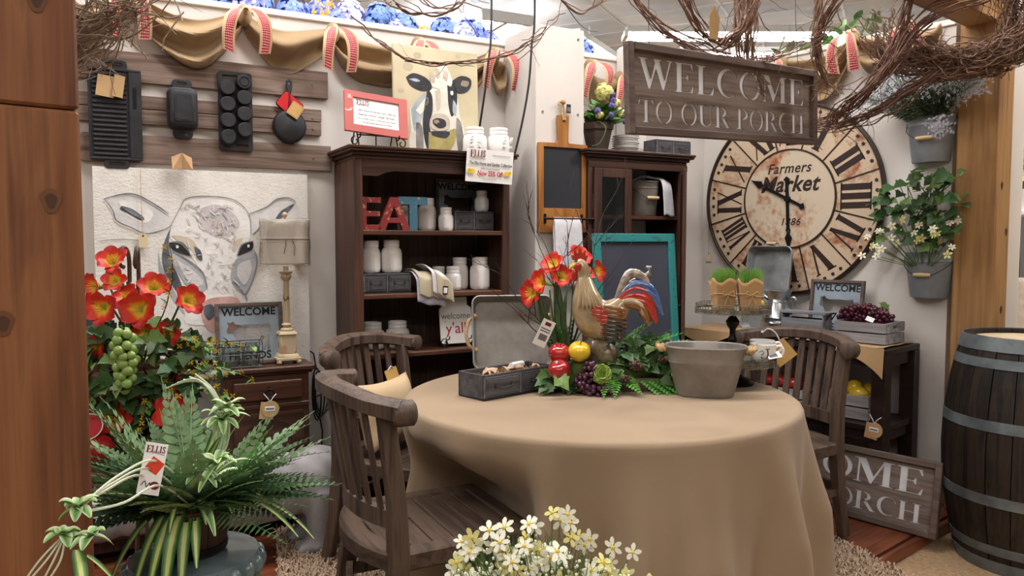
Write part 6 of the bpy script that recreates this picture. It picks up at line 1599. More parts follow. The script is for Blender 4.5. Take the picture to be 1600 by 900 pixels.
swirl = [stroke(smoothline([(.012, .06), (.014, .04), (.008, .026), (-.004, .024), (-.012, .032)], 6), .004), stroke(smoothline([(-.02, .05), (-.008, .056), (-.002, .046), (-.012, .04)], 6), .002), stroke([(.004, .062), (.02, .064)], .003)]
mug('white mug with a black drawn swirl, in front on the lower tier', (1.015, 3.085, SZ1), radians(-12), swirl)
mug('plain-fronted white mug standing behind the swirl mug', (1.045, 3.19, SZ1), radians(-8), [stroke([(-.006, .05), (.01, .05)], .0016), stroke([(-.006, .044), (.01, .044)], .0016), stroke([(-.006, .038), (.008, .038)], .0016)])
m = MB(); m.box(-.03, .03, -.016, .016, 0, .002); m.box(-.022, .014, -.010, .008, .002, .0026, 1); o = obj('mug_label', m, ['label', 'greyink'], None, (1.045, 3.045, SZ1 + .036), radians(20)); o.rotation_euler = (radians(38), radians(-8), radians(15)); tag(o, 'small white printed label hanging off the lower tier under the mugs', 'label')
apple('glossy yellow apple on the lower tier, peeking over the zinc tub', (.88, 3.10, SZ1 + .036), .045, 'appley', (.1, .1))
# yellow kraft tag on the chair's crest rail
tg = thing('kraft_tag', 'large yellow-brown kraft tag tied to the chair crest rail beside the mugs', 'tag', (1.195, 3.47, .84), radians(-20))
m = MB(); m.prism([(-.068, 0), (0, -.068), (.068, 0), (0, .068)], -.002, 0); o = obj('card', m, 'yellowtag', tg); o.rotation_euler = (0, radians(4), 0); o.location = (.03, -.0, .01)
m = MB(); m.tube(smoothline([(.02, 0, .065), (.0, .004, .10), (-.03, .01, .115), (-.05, .01, .10)], 5), .003, 6); m.ball((-.055, .01, .098), .007, 8, 6); obj('string', m, 'whitecloth', tg)
# kraft-wrapped grass pots
def grasspot(label, loc, rz):
    t = thing('grass_pot', label, 'plant', loc, rz)
    m = MB()
    def f(u, v):
        a = 2 * pi * u; e = 1 / max(abs(cos(a)), abs(sin(a))) ** .75
        r = (.040 + .012 * v) * e * (1 + .03 * sin(a * 7 + v * 4)); return (r * cos(a), r * sin(a) * .8, v * (.085 + .007 * sin(a * 4 + .6)) )
    m.grid(f, 40, 8); m.prism([(-.038, -.03), (.038, -.03), (.038, .03), (-.038, .03)], -.002, 0, mx=MX(((1, 0, 0, 0), (0, 0, 1, 0), (0, -1, 0, 0), (0, 0, 0, 1)))); o = obj('kraft_paper', m, 'kraft', t)
    s_ = o.modifiers.new('thickness', 'SOLIDIFY'); s_.thickness = .0015
    m = MB(); m.box(-.036, .036, -.028, .028, .05, .072); obj('soil', m, 'moss', t)
    q_ = random.Random(label); m = MB()
    for i in range(800):
        x, y = q_.uniform(-.044, .044), q_.uniform(-.034, .034); h = q_.uniform(.045, .062); dx, dy = q_.uniform(-.012, .012), q_.uniform(-.012, .012); a = q_.uniform(0, 3.1); w = .0011
        m.add([(x - w * cos(a), y - w * sin(a), .065), (x + w * cos(a), y + w * sin(a), .065), (x + dx, y + dy, .065 + h)], [(0, 1, 2)])
    o = obj('grass_blades', m, 'grass', t); o['kind'] = 'stuff'
    m = MB(); m.tube([(.053 * cos(a) / max(abs(cos(a)), abs(sin(a))) ** .75, .044 * sin(a) / max(abs(cos(a)), abs(sin(a))) ** .75, .045 + .004 * sin(a * 2)) for a in [2 * pi * i / 32 for i in range(32)]], .0016, 5, closed=True)
    for s in (-1, 1): m.tube(smoothline([(0, -.047, .046), (s * .022, -.052, .056), (s * .024, -.052, .042), (0, -.048, .045), (s * .016, -.052, .018)], 5), .0014, 5)
    obj('raffia_bow', m, 'straw', t)
    t.scale = (.95, .95, 1.45)
grasspot('kraft-wrapped pot of bright grass at the outer side of the upper tier', (.862, 3.13, SZ2), radians(10))
grasspot('kraft-wrapped pot of bright grass at the middle of the upper tier', (.962, 3.10, SZ2), radians(-4))
apple('small yellow fruit on the upper tier, right behind the grass pots', (1.02, 3.17, SZ2 + .021), .025, 'appley', (0, 0))

# ------------------------------------------------------------------ pillow on the far chair
pw_ = thing('pillow', 'pale burlap pillow with a kraft tag on the far teak chair', 'pillow', (-.495, 3.25, .475), radians(-62))
def pf_(u, v):
    x, z = (u * 2 - 1), (v * 2 - 1); return x, z
m = MB()
for s in (-1, 1):
    m.grid(lambda u, v: (( u * 2 - 1) * .19 * (1 - .10 * (1 - (2 * v - 1) ** 2)) , s * .065 * (max(0, (1 - (2 * u - 1) ** 4) * (1 - (2 * v - 1) ** 4))) ** .6, .15 + (v * 2 - 1) * .15 * (1 - .13 * (1 - (2 * u - 1) ** 2))), 20, 16)
o = obj('cushion', m, 'pillow', pw_); pw_.rotation_euler = (radians(-16), 0, radians(63))
m = MB(); m.prism(rrect(-.032, .032, -.032, .032, .006), -.004, -.001); m.prism(rrect(-.028, .028, -.028, .028, .005), -.0045, -.004, 1); m.box(-.012, .012, -.0055, -.0045, -.010, .012, 2); o = obj('kraft_tag', m, ['stem', 'tagpaper', 'label'], pw_); o.matrix_basis = T(-.125, -.066, .185, 0, radians(28), 0)
m = MB(); m.box(-.045, .045, -.002, 0, -.02, .03); m.tube([(-.015, 0, .028), (0, -.01, .04), (.02, -.004, .03)], .003, 5, 1); o = obj('yellow_tag', m, ['yellowtag', 'whitecloth'], pw_); o.matrix_basis = T(.085, .0, .30, 0, radians(-8), 0)
# ------------------------------------------------------------------ burlap swags with gingham bows along the wall tops
def garland(label, P_, anchors, ang, seed):
    g = thing('burlap_garland', label, 'garland', P_(anchors[0][0], 0), ang)
    s0 = anchors[0][0]
    q = random.Random(seed)
    for i in range(len(anchors) - 1):
        (sa, za, _), (sb, zb, dp) = anchors[i], anchors[i + 1]; dp = dp or .11
        ph = q.uniform(0, 6); sg = .05 + .02 * q.random()
        def f(u, v, sa=sa, sb=sb, za=za, zb=zb, dp=dp, ph=ph, sg=sg):
            e = 4 * u * (1 - u); k = e ** .75
            top = za + (zb - za) * u - sg * e + .035 + .03 * k * sin(u * 5 + ph) * .4
            w = .075 + (dp) * k
            z = top - v * w * (1 + .06 * sin(u * 9 + ph))
            fold = sin(v * (9 + 3 * sin(ph)) + u * 2.5 + ph) * .5 + .5
            y = -.012 - (.035 + .055 * k) * fold ** 1.3 * (sin(pi * min(1, .12 + v * .8)) ** .6) - .01 * noise.noise((u * 4, v * 4, ph))
            return (sa - s0 + (sb - sa) * u, min(-.004, y), z)
        m = MB(); m.grid(f, 44, 30); o = obj('swag', m, 'burlap', g)
        so = o.modifiers.new('thickness', 'SOLIDIFY'); so.thickness = .003
    for i, (s_, z, dp) in enumerate(anchors):
        if dp is None: continue
        x = s_ - s0
        m = MB(); m.ball((x, -.05, z + .005), (.035, .045, .05), 14, 10); k = obj('gather', m, 'burlap', g)
        bw = put('bow', MB().ball((0, 0, 0), (.016, .016, .02), 10, 6).mesh('bow', 'gingham'), g, T(x, -.10, z + .02))
        for sd in (-1, 1):
            l = .17 + .05 * q.random(); sw = .045 + .045 * q.random()
            def rb(u, v, sd=sd, l=l, sw=sw):
                w = .058; px = sd * (sw * sin(v * 1.9)); pz = .02 * sin(v * pi) * 1.2 - l * v ** 1.4; 
                return (px + (u - .5) * w * (.35 + .65 * min(1, v * 2.2)), -.012 - .05 * sin(v * pi * .9) + .012 * sin(u * 3 + v * 5), pz + (.012 * (u - .5) * sd if v > .9 else 0))
            m = MB(); m.grid(rb, 6, 20); t_ = obj('ribbon_tail', m, 'gingham', bw)
    return g
garland('burlap swag garland with red gingham ribbons along the left wall top', LP, [(-2.42, 2.36, None), (-1.865, 2.395, .10), (-1.394, 2.385, .135), (-.985, 2.355, .12), (-.545, 2.345, .12), (-.113, 2.345, .12), (-.03, 2.33, None)], AL, 3)
gl = SC.objects['burlap_garland']
garland('short burlap swag with a gingham bow right of the white column', LP, [(.29, 2.36, None), (.51, 2.35, .08), (.72, 2.30, .16)], AL, 5)
garland('burlap swag garland with red gingham ribbons on the wall above the clock', RP, [(-.56, 2.38, None), (-.05, 2.37, .10), (.365, 2.44, .17), (.66, 2.42, .12), (.80, 2.40, None)], AR, 9)

# ------------------------------------------------------------------ hydrangeas behind the wall tops
def floret(mat):
    m = MB()
    for k in range(4):
        a = pi / 2 * k; c_, s_ = cos(a), sin(a); pts = [(.0, 0, 0), (.35, .42, .12), (.85, .42, .05), (1.05, 0, .0), (.85, -.42, .05), (.35, -.42, .12)]
        m.add([(x * c_ - y * s_, x * s_ + y * c_, z) for x, y, z in pts], [tuple(range(6))])
    return m
def bloom_mesh(mat, seed):
    q = random.Random(seed); m = MB(); F = floret(mat)
    for i in range(95):
        v = V((q.gauss(0, 1), q.gauss(0, 1), q.gauss(0, 1) * .8 + .25)).normalized(); r = .075 * q.uniform(.85, 1.1)
        mx = orient(v * r, v.orthogonal(), 0, .021 * q.uniform(.8, 1.2), up=v) @ MX.Rotation(q.uniform(0, 3), 4, 'Z')
        m.add(F.v, F.f, 0, False, mx)
    return m.mesh('bloom', mat)
BLM = [bloom_mesh('bluef', 1), bloom_mesh('bluef', 2), bloom_mesh('lavf', 3)]
def yellow_mesh():
    q = random.Random(4); m = MB()
    for i in range(16):
        c = V((q.uniform(-.05, .05), q.uniform(-.04, .04), q.uniform(-.04, .05)))
        for k in range(5):
            a = 1.256 * k; d = V((cos(a), .4, sin(a))); m.add([c, c + d * .016 + V((-.006 * sin(a), 0, .006 * cos(a))), c + d * .022, c + d * .016 - V((-.006 * sin(a), 0, .006 * cos(a)))], [(0, 1, 2, 3)])
    return m.mesh('small_blossoms', 'yellow')
YEL = yellow_mesh(); YWH = YEL.copy(); YWH.materials.clear(); YWH.materials.append(W['daisyw'])
HL = ['right above the first gingham bow', 'at the wall top near the near post', 'above the skillet end of the barn boards', 'behind the second gingham bow', 'over the gap between bookcase and barn boards', 'above the framed notice', 'left above the plywood cow', 'straight above the plywood cow ears', 'right above the plywood cow', 'beside the straight hanging cable', 'tight against the white column', 'right of the white column, nearest it', 'right of the white column, middle one', 'right of the white column, beside the corner post']
hs = [(-1.62, 0), (-1.90, 0), (-1.30, 0), (-1.46, 1), (-1.12, 0), (-.97, 0), (-.83, 2), (-.66, 0), (-.54, 1), (-.30, 1), (-.14, 0), (.34, 1), (.46, 0), (.60, 1)]
for i, (s_, k) in enumerate(hs):
    p = LP(s_, -.19, HT + .075 + .012 * ((i * 5) % 4))
    t = thing('hydrangea', 'blue silk hydrangea on the wall ledge ' + HL[i], 'flower', p, AL + i, 'hydrangeas along the wall top')
    sc = 1.25 + .18 * ((i * 3) % 3 - 1)
    put('bloom', BLM[k], t, T(0, 0, 0, 0, 0, i, sc)); put('bloom', BLM[(k + 1) % 3], t, T(.12 * cos(i), .05, -.03, 0, 0, i * 2, sc * .8))
    m = MB(); m.tube([(0, 0, -.02), (.01, 0, -.12)], .004, 5); obj('stem', m, 'gstem', t)
    for a in (.3, 2.2, 4.0): put('leaf', L_ovald, t, orient((0, 0, -.03), (cos(a), sin(a), .1), 0, .11))
    if i in (2, 5, 8, 9, 10): put('small_blossoms', YEL, t, T(.09, -.06, -.01))
    if i in (4, 6): put('small_blossoms', YWH, t, T(-.10, -.05, -.03, s=1.2))
m = MB(); m.box(-3, -.05, .12, .34, HT - .06, HT - .03); m.box(.28, .70, .12, .34, HT - .06, HT - .03); obj('flower_ledge', m, 'wallcap', wl)['kind'] = 'stuff'
# greenery over the right wall
for i, (s_, n) in enumerate(((.30, 26), (.02, 14), (-.20, 8))):
    p = RP(s_, -.14, HT + .03)
    t = thing('green_sprig', ['big leafy green sprig above the wall by the far swag', 'small leafy sprig above the twelve of the clock', 'tiny leafy sprig behind the hanging porch sign'][i], 'plant', p, AR)
    m = MB(); m.tube([(0, 0, -.06), (.02, 0, .05), (.06, 0, .14)], .005, 5); obj('stem', m, 'gstem', t)
    q = random.Random(40 + i)
    for k in range(n): put('leaf', L_oval if k % 3 else L_ovald, t, orient((q.uniform(-.12, .14), q.uniform(-.04, .05), q.uniform(-.02, .13) * (1 if i == 0 else .5)), (q.uniform(-1, 1), q.uniform(-1, .4), q.uniform(-.1, .9)), q.uniform(-.6, .6), q.uniform(.06, .10)))
m = MB(); m.box(-.5, .6, .12, .3, HT - .06, HT - .03); obj('flower_ledge', m, 'wallcap', wr)

# ------------------------------------------------------------------ grapevine
def vine(name, label, paths, n, r, spread, seed, mat='twig', loose=.25, tags=None, sides=4):
    q = random.Random(seed); m = MB()
    for k in range(n):
        P0 = paths[k % len(paths)]; pts = smoothline(P0, 8); N = len(pts)
        a = int(q.uniform(0, .30) * N); b = int(q.uniform(.70, 1.0) * N)
        if b - a < 6: continue
        ph = [q.uniform(0, 6.28) for _ in range(6)]; sp = spread * (q.random() ** .6); fr_ = q.uniform(.06, .22)
        line = []
        for i in range(a, b):
            t = i / N
            line.append((pts[i][0] + sp * sin(fr_ * i + ph[0]) + .005 * sin(i * .9 + ph[3]), pts[i][1] + sp * sin(fr_ * .8 * i + ph[1]) + .005 * sin(i * .8 + ph[4]), pts[i][2] + sp * .9 * sin(fr_ * .9 * i + ph[2]) + .005 * sin(i * 1.0 + ph[5])))
        if q.random() < loose:
            d = V((q.uniform(-1, 1), q.uniform(-1, 1), q.uniform(-.8, .8))); p = V(line[-1])
            for j in range(4): d += V((q.uniform(-.5, .5), q.uniform(-.5, .5), q.uniform(-.5, .5))); p = p + d.normalized() * .035; line.append(tuple(p))
        rr = r * q.uniform(.5, 1.2)
        m.tube(line, [rr * (1 - .5 * i / len(line)) for i in range(len(line))], sides)
        if q.random() < loose * 1.6:
            i = q.randint(2, len(line) - 2); p = V(line[i]); d = V((q.uniform(-1, 1), q.uniform(-1, 1), q.uniform(-1, 1))); tw = [tuple(p)]
            for j in range(q.randint(3, 6)): d += V((q.uniform(-.6, .6), q.uniform(-.6, .6), q.uniform(-.6, .6))); p = p + d.normalized() * .03; tw.append(tuple(p))
            m.tube(tw, [rr * .6 * (1 - .7 * j / len(tw)) for j in range(len(tw))], 3)
    o = obj(name, m, mat); tag(o, label, 'vine'); return o
def ringp(c, rx, rz, a0, a1, tilt=0, n=14, ry=.0):
    return [(c[0] + rx * cos(a0 + (a1 - a0) * i / n), c[1] + ry * sin(a0 + (a1 - a0) * i / n) + tilt * cos(a0 + (a1 - a0) * i / n), c[2] + rz * sin(a0 + (a1 - a0) * i / n)) for i in range(n + 1)]
# big coil hung on the far end of the beam
C1 = (1.95, 3.45, 2.36)
vine('grapevine_coil', 'big dense brown grapevine coil wound over the beam at the cedar post',
     [ringp(C1, .30, .24, -3.3, 1.9, -.10, 16, .05), ringp((1.98, 3.42, 2.36), .27, .22, -3.0, 2.5, -.10, 16, .08), ringp((1.97, 3.47, 2.30), .31, .17, -3.4, .6, -.14, 14, .03), ringp((2.0, 3.40, 2.36), .20, .26, -2.4, 2.2, .04, 14, .06)], 210, .0032, .075, 31, loose=.55)
vine('grapevine_strand', 'long thick grapevine strand sweeping from the coil down to the porch sign', [[(2.05, 3.40, 2.40), (1.80, 3.38, 2.32), (1.63, 3.40, 2.10), (1.55, 3.60, 1.98), (1.53, 3.80, 1.93), (1.42, 3.95, 1.92)], [(2.12, 3.42, 2.22), (1.86, 3.40, 2.10), (1.67, 3.48, 1.955), (1.58, 3.68, 1.90), (1.45, 3.92, 1.89)], [(1.70, 3.32, 2.55), (1.69, 3.36, 2.33), (1.66, 3.45, 2.12), (1.58, 3.62, 1.97), (1.45, 3.9, 1.93)]], 64, .0038, .036, 32, loose=.35)
# loops hanging above the sign
q = random.Random(8)
vine('grapevine_loop', 'hanging grapevine loop above the left half of the porch sign', [[(.38, 3.15, 2.62), (.47, 3.15, 2.38), (.60, 3.17, 2.22), (.78, 3.25, 2.15), (.98, 3.38, 2.14), (1.16, 3.45, 2.17), (1.36, 3.45, 2.25), (1.5, 3.45, 2.35)], [(.62, 3.1, 2.60), (.68, 3.14, 2.35), (.80, 3.22, 2.20), (.95, 3.3, 2.22), (1.05, 3.3, 2.42), (1.1, 3.3, 2.6)], [(.85, 3.25, 2.16), (.92, 3.25, 2.2), (1.0, 3.25, 2.32), (1.06, 3.25, 2.6)]], 42, .0036, .030, 33, loose=.6)
vine('grapevine_bundle', 'upright grapevine bundle hanging down behind the middle of the porch sign', [[(.985, 3.4, 2.72), (.995, 3.42, 2.4), (1.02, 3.45, 2.15), (1.10, 3.45, 2.02)], [(1.04, 3.4, 2.72), (1.045, 3.42, 2.35), (1.05, 3.45, 2.12), (1.12, 3.45, 2.0)]], 30, .0042, .03, 34, loose=.4)
vine('grapevine_bundle', 'grapevine bundle hanging down behind the right end of the porch sign', [[(1.42, 3.5, 2.72), (1.38, 3.5, 2.45), (1.37, 3.52, 2.25), (1.42, 3.52, 2.08), (1.55, 3.5, 1.98)], [(1.60, 3.4, 2.66), (1.45, 3.45, 2.45), (1.36, 3.5, 2.25), (1.42, 3.52, 2.05)]], 30, .0042, .03, 35, loose=.5)
# loose branch in front of the column
vine('bare_branch', 'loose bare branch arching from above past the plywood cow', [[(-.68, 3.2, 2.30), (-.57, 3.22, 2.19), (-.42, 3.24, 2.10), (-.22, 3.26, 2.095), (-.02, 3.26, 2.13), (.13, 3.26, 2.22), (.20, 3.25, 2.33), (.24, 3.25, 2.5)]], 4, .0036, .016, 36, loose=.9, sides=6)
vine('bare_branch', 'thick bare branch looping at the picture top left of the column', [[(-.60, 3.0, 2.42), (-.46, 3.0, 2.27), (-.34, 3.0, 2.22), (-.20, 3.0, 2.25), (-.11, 3.0, 2.40)], [(-.47, 3.0, 2.38), (-.30, 3.02, 2.255), (-.19, 3.02, 2.29), (-.12, 3.02, 2.5)], [(.10, 3.1, 2.42), (.24, 3.12, 2.27), (.36, 3.12, 2.30), (.46, 3.1, 2.42)]], 8, .0042, .020, 37, loose=.95, sides=6)
# pale tangle by the near post
vine('grapevine_tangle', 'pale bare grapevine tangle beside the near cedar post', [[(-1.45, 2.2, 2.05), (-1.25, 2.18, 1.98), (-1.10, 2.18, 1.97), (-.98, 2.2, 2.06)], [(-1.5, 2.25, 1.9), (-1.28, 2.2, 1.87), (-1.15, 2.18, 1.92), (-1.05, 2.18, 2.02)], [(-1.45, 2.2, 1.86), (-1.25, 2.2, 1.90), (-1.15, 2.2, 1.98), (-1.07, 2.2, 2.08)], [(-1.5, 2.2, 1.86), (-1.35, 2.2, 1.85), (-1.26, 2.2, 1.87), (-1.20, 2.2, 1.94)]], 90, .0032, .075, 38, 'twigp', loose=.8)
m = MB(); m.prism([(-.02, -.06), (.018, -.065), (.024, .02), (0, .07), (-.02, .03)], -.002, 0); o = obj('paper_tag', m, 'tagpaper', None, (.80, 3.10, 2.215), .2); o['label'] = 'torn kraft paper tag tied in the grapevine loop over the sign'; o['category'] = 'tag'

# ------------------------------------------------------------------ wall pails with plants
def wallpail(label, s_, z):
    t = pail(label, RP(s_, .012, z), AR, .088, .118, .225, 'bucket', True, nm='wall_pail'); return t
wallpail('upper blue-grey half pail on the wall beside the cedar post', .768, 1.75); wallpail('lower blue-grey half pail on the wall beside the cedar post', .778, 1.068)
gy = thing('gypsophila', 'wispy green and pale blue flower bush in the upper wall pail', 'plant', RP(.768, .06, 1.75 + .14), AR)
q = random.Random(60); stems = MB(); SPR = []
tiny = MB()
for i in range(26):
    c = V((q.gauss(0, .028), q.gauss(0, .028), q.gauss(0, .028)))
    for k in range(4): a = 1.57 * k + i; tiny.add([c, c + V((.005 * cos(a) - .002 * sin(a), .002, .005 * sin(a) + .002 * cos(a))), c + V((.008 * cos(a), .002, .008 * sin(a))), c + V((.005 * cos(a) + .002 * sin(a), .002, .005 * sin(a) - .002 * cos(a)))], [(0, 1, 2, 3)])
TINY = tiny.mesh('flower_spray', plain('pale_blue_tiny_flower', 'b4b9cc', 'd5d7e0', .6, scale=40, rvar=.15))
nd = MB()
for i in range(60):
    t_ = i / 60; c = V((t_, 0, 0)); a = i * 2.4; l = .13 * (1.1 - t_); nd.add([c, c + V((l * .5, l * cos(a) * .5 + .012, l * sin(a) * .5)), c + V((l, l * cos(a), l * sin(a))), c + V((l * .5, l * cos(a) * .5 - .012, l * sin(a) * .5 + .010))], [(0, 1, 2, 3)])
nd.tube([(0, 0, 0), (.5, 0, .01), (1, 0, 0)], [.006, .005, .002], 4)
NDL = nd.mesh('sprig', plain('grey_green_needle', '4a5c48', '66785e', .6, scale=15, rvar=.35))
for k in range(110):
    a = q.uniform(-1.35, 1.3); d = V((sin(a) * 1.2, q.uniform(-1.0, .0), cos(a) * .9 + .12)); L_ = q.uniform(.20, .36)
    p = V((q.uniform(-.07, .07), q.uniform(-.04, .0), .08)); put('sprig', NDL, gy, orient(p, d, q.uniform(0, 3), L_))
    if k % 3 != 1: put('flower_spray', TINY, gy, T(*(p + d.normalized() * L_ * q.uniform(.65, 1.05)), rz=q.uniform(0, 3), s=q.uniform(.8, 1.3)))
for k in range(12): put('flower_spray', TINY, gy, T(q.uniform(.12, .26), q.uniform(-.12, -.05), q.uniform(.17, .25), s=.9))
for k in range(7): put('flower_spray', TINY, gy, T(q.uniform(.06, .12), -.13, q.uniform(-.08, .08), s=.8)); 
for k in range(5): put('sprig', NDL, gy, orient((.05, -.05, .1), (1, -.5, .45 + .1 * k), k, .26))
iv = thing('ivy_plant', 'leafy green ivy filling the lower wall pail up to the pail above', 'plant', RP(.778, .06, 1.068 + .16), AR)
q = random.Random(61); pts = []
for i in range(120):
    u = q.random(); pts.append((q.gauss(.01, .085) * (1.15 - .3 * u) , q.uniform(-.10, .0), .10 + .38 * u))
for i in range(10): pts.append((-.16 - .02 * (i % 5), -.06, .42 - .02 * i + q.uniform(-.02, .02)))
scatter_leaves(iv, [L_ivy, L_ivy, L_ivyl, L_ivy], pts, .062, 12, (0, -.5, -.1))
m = MB()
for k in range(9): m.tube(smoothline([(q.uniform(-.05, .05), -.02, .02), (q.uniform(-.09, .09), -.03, .22), (q.uniform(-.14, .14), -.05, .42)], 4), .0025, 4)
obj('vine_stems', m, 'gstem', iv)
def daisy_mesh(name, pm, n=5, w=.42):
    m = MB()
    for k in range(n):
        a = 2 * pi * k / n + .13 * sin(k * 3); c_, s_ = cos(a), sin(a); pts = [(.10, 0, .0), (.4, w * .55, .05), (.75, w * .62, .03), (1.0, w * .22, -.04), (1.0, -w * .22, -.05), (.75, -w * .62, .02), (.4, -w * .55, .05)]
        m.add([(x * c_ - y * s_, x * s_ + y * c_, z + .04 * sin(k * 5)) for x, y, z in pts], [tuple(range(7))])
    m.ball((0, 0, .05), (.20, .20, .12), 10, 6, 1); m.tube([(0, 0, 0), (.02, 0, -.5)], .03, 4, 2)
    return m.mesh(name, [pm, 'yellow', 'gstem'])
DZ = [daisy_mesh('daisy', 'daisyw'), daisy_mesh('daisy', 'daisyy'), daisy_mesh('daisy', 'daisyw', 6, .38)]
def face(parent, me, p, d, s, q_): 
    z = V(d).normalized(); x = z.orthogonal().normalized(); y = z.cross(x); put('daisy', me, parent, MX.Translation(p) @ MX((x, y, z)).transposed().to_4x4() @ MX.Rotation(q_.uniform(0, 6), 4, 'Z') @ MX.Scale(s, 4))
wd_ = thing('white_daisies', 'white and cream daisies leaning out of the lower wall pail', 'flowers', RP(.778, .07, 1.068 + .16), AR)
m = MB()
for k in range(30):
    p = V((q.choice((q.gauss(-.12, .06), q.gauss(.09, .05), q.uniform(-.12, .12))), q.uniform(-.15, -.05), q.uniform(.06, .24))); 
    if k < 4: p = V((-.22 - .025 * k, -.06, .05 + .05 * (k % 3)))
    face(wd_, DZ[k % 3], p, (q.uniform(-.7, .7), -1, q.uniform(.0, .8)), q.uniform(.018, .026), q); m.tube([(p.x * .25, -.03, 0), (p.x * .7, p.y * .7, p.z * .6), p], .0016, 4)
obj('flower_stems', m, 'gstem', wd_)

# ------------------------------------------------------------------ things on the console
KY = .83
rn = thing('burlap_runner', 'burlap runner lying across the console top with a hanging corner', 'runner', RP(.13, .03, KT), AR)
def rf(u, v):
    x = -.60 + 1.20 * u; y = -.405 + .385 * v; z = .004 + .008 * noise.noise((x * 7, y * 9, 2)) + .006
    return (x, y, z)
m = MB(); m.grid(rf, 60, 18)
def cf(u, v):
    x = .38 + .23 * u; return (x, -.412 - .012 * v - .01 * sin(u * 5), .008 - v * (.03 + .12 * u ** 2) )
m.grid(cf, 14, 8)
def cf2(u, v):
    x = -.60 + .62 * u; return (x, -.412 - .008 * v, .010 - v * (.012 + .06 * abs(sin(u * 5))))
m.grid(cf2, 30, 6)
obj('cloth', m, 'runner', rn)
# tin pitcher
cn = thing('milk_can', 'shiny tin milk can with two handles on the console', 'can', RP(.085, .27, KT + .012), AR)
m = MB(); m.lathe([(.0005, 0), (.075, 0), (.078, .004), (.076, .05), (.078, .054), (.076, .058), (.072, .075), (.074, .079), (.071, .083), (.05, .14), (.047, .15), (.049, .153), (.047, .157), (.044, .165), (.066, .205), (.068, .208), (.064, .206), (.04, .165), (.0005, .15)], 40); obj('body', m, 'tin', cn)
for s in (-1, 1): m = MB(); m.tube(smoothline([(s * .045, 0, .16), (s * .075, 0, .175), (s * .088, 0, .165), (s * .085, 0, .13), (s * .066, 0, .10)], 5), [.004] * 21, sec=[(cos(2 * pi * j / 8) * 1, sin(2 * pi * j / 8) * 2.2) for j in range(8)]); obj('handle', m, 'tin', cn)
cn.scale = (1.15, 1.15, 1.15)
friends_sign('framed WELCOME FRIENDS cow sign leaning on the clock wall', RP(.33, .10, KT + .012), AR, .30, .30, radians(-7))
def slat_crate(label, loc, rz, w, d, h, mat, nm='wooden_crate', rows=2):
    t = thing(nm, label, 'crate', loc, rz); sh = h / rows; th = .009
    for y in (-d / 2, d / 2 - th):
        for k in range(rows): m = MB(); m.box(-w / 2, w / 2, y, y + th, k * sh + .003, (k + 1) * sh - .005); obj('slat', m, mat, t, bev=.0015)
    for x in (-w / 2, w / 2 - th):
        for k in range(rows):
            m = MB(); z0, z1 = k * sh + .003, (k + 1) * sh - .003
            hole = [rrect(-.028, .028, (z0 + z1) / 2 - .008, (z0 + z1) / 2 + .010, .006)[::-1]] if k == rows - 1 else []
            m.prism([(-d / 2 + th, z0), (d / 2 - th, z0), (d / 2 - th, z1), (-d / 2 + th, z1)], 0, th, holes=hole, mx=MX.Translation((x, 0, 0)) @ MX(((0, 1, 0, 0), (1, 0, 0, 0), (0, 0, 1, 0), (0, 0, 0, 1)))); obj('end_board', m, mat, t)
    m = MB(); m.box(-w / 2 + th, w / 2 - th, -d / 2 + th, d / 2 - th, .002, .010); obj('bottom_board', m, mat, t)
    return t
slat_crate('whitewashed slat crate heaped with red grapes on the console corner', RP(.585, .25, KT + .013), AR, .26, .22, .11, 'crate')
gb = bunch('grape_bunch', 'heap of dark red grapes in the whitewashed crate on the console', GR_p, 150, RP(.455, .25, KT + .145), .24, .075, .0125, 15, None, None, (cos(AR), sin(AR), .0))
put('leaf', L_ivyl, gb, orient((.16, -.06, .06), (.3, -.6, -.5), 0, .07))
m = MB(); m.box(-.02, .02, -.002, 0, -.012, .012); o = obj('price_label', m, 'label', None, RP(.63, .345, KT + .135), AR); o.rotation_euler = (-.5, .3, AR); tag(o, 'small white price label on the crate of red grapes', 'label')
sc_ = thing('planter_crate', 'small grey wooden planter box with arch cut-outs in front of the cow sign', 'crate', RP(.27, .30, KT + .012), AR)
m = MB(); m.box(-.12, .12, -.045, -.037, .0, .10); obj('front_board', m, 'crated', sc_, bev=.002); m = MB(); m.box(-.12, .12, .037, .045, .0, .10); obj('back_board', m, 'crated', sc_, bev=.002)
m = MB(); m.box(-.13, .13, -.05, .05, .125, .138); obj('top_rail', m, 'crated', sc_, bev=.002); m = MB(); m.box(-.10, .10, -.03, .03, .002, .008); obj('bottom_board', m, 'crated', sc_)
for s in (-1, 1):
    m = MB(); hole = [[(-.024, .0 + .02), (-.008, .02), (-.008, .06)] + arc(-.016, .06, .008, .012, 0, 180, 5) ][0]; h2 = [(-a, b) for a, b in hole]
    m.prism([(-.045, 0), (.045, 0), (.045, .125), (-.045, .125)], -.004, .004, holes=[ccw(hole)[::-1], ccw(h2)[::-1]], mx=MX.Translation((s * .116, 0, 0)) @ MX(((0, 1, 0, 0), (1, 0, 0, 0), (0, 0, 1, 0), (0, 0, 0, 1)))); obj('arched_end', m, 'crated', sc_)
m = MB(); m.tube([(.126, -.03, .10), (.15, -.03, .135), (.15, .03, .135), (.126, .03, .10)], .0035, 5); obj('iron_loop', m, 'black', sc_)
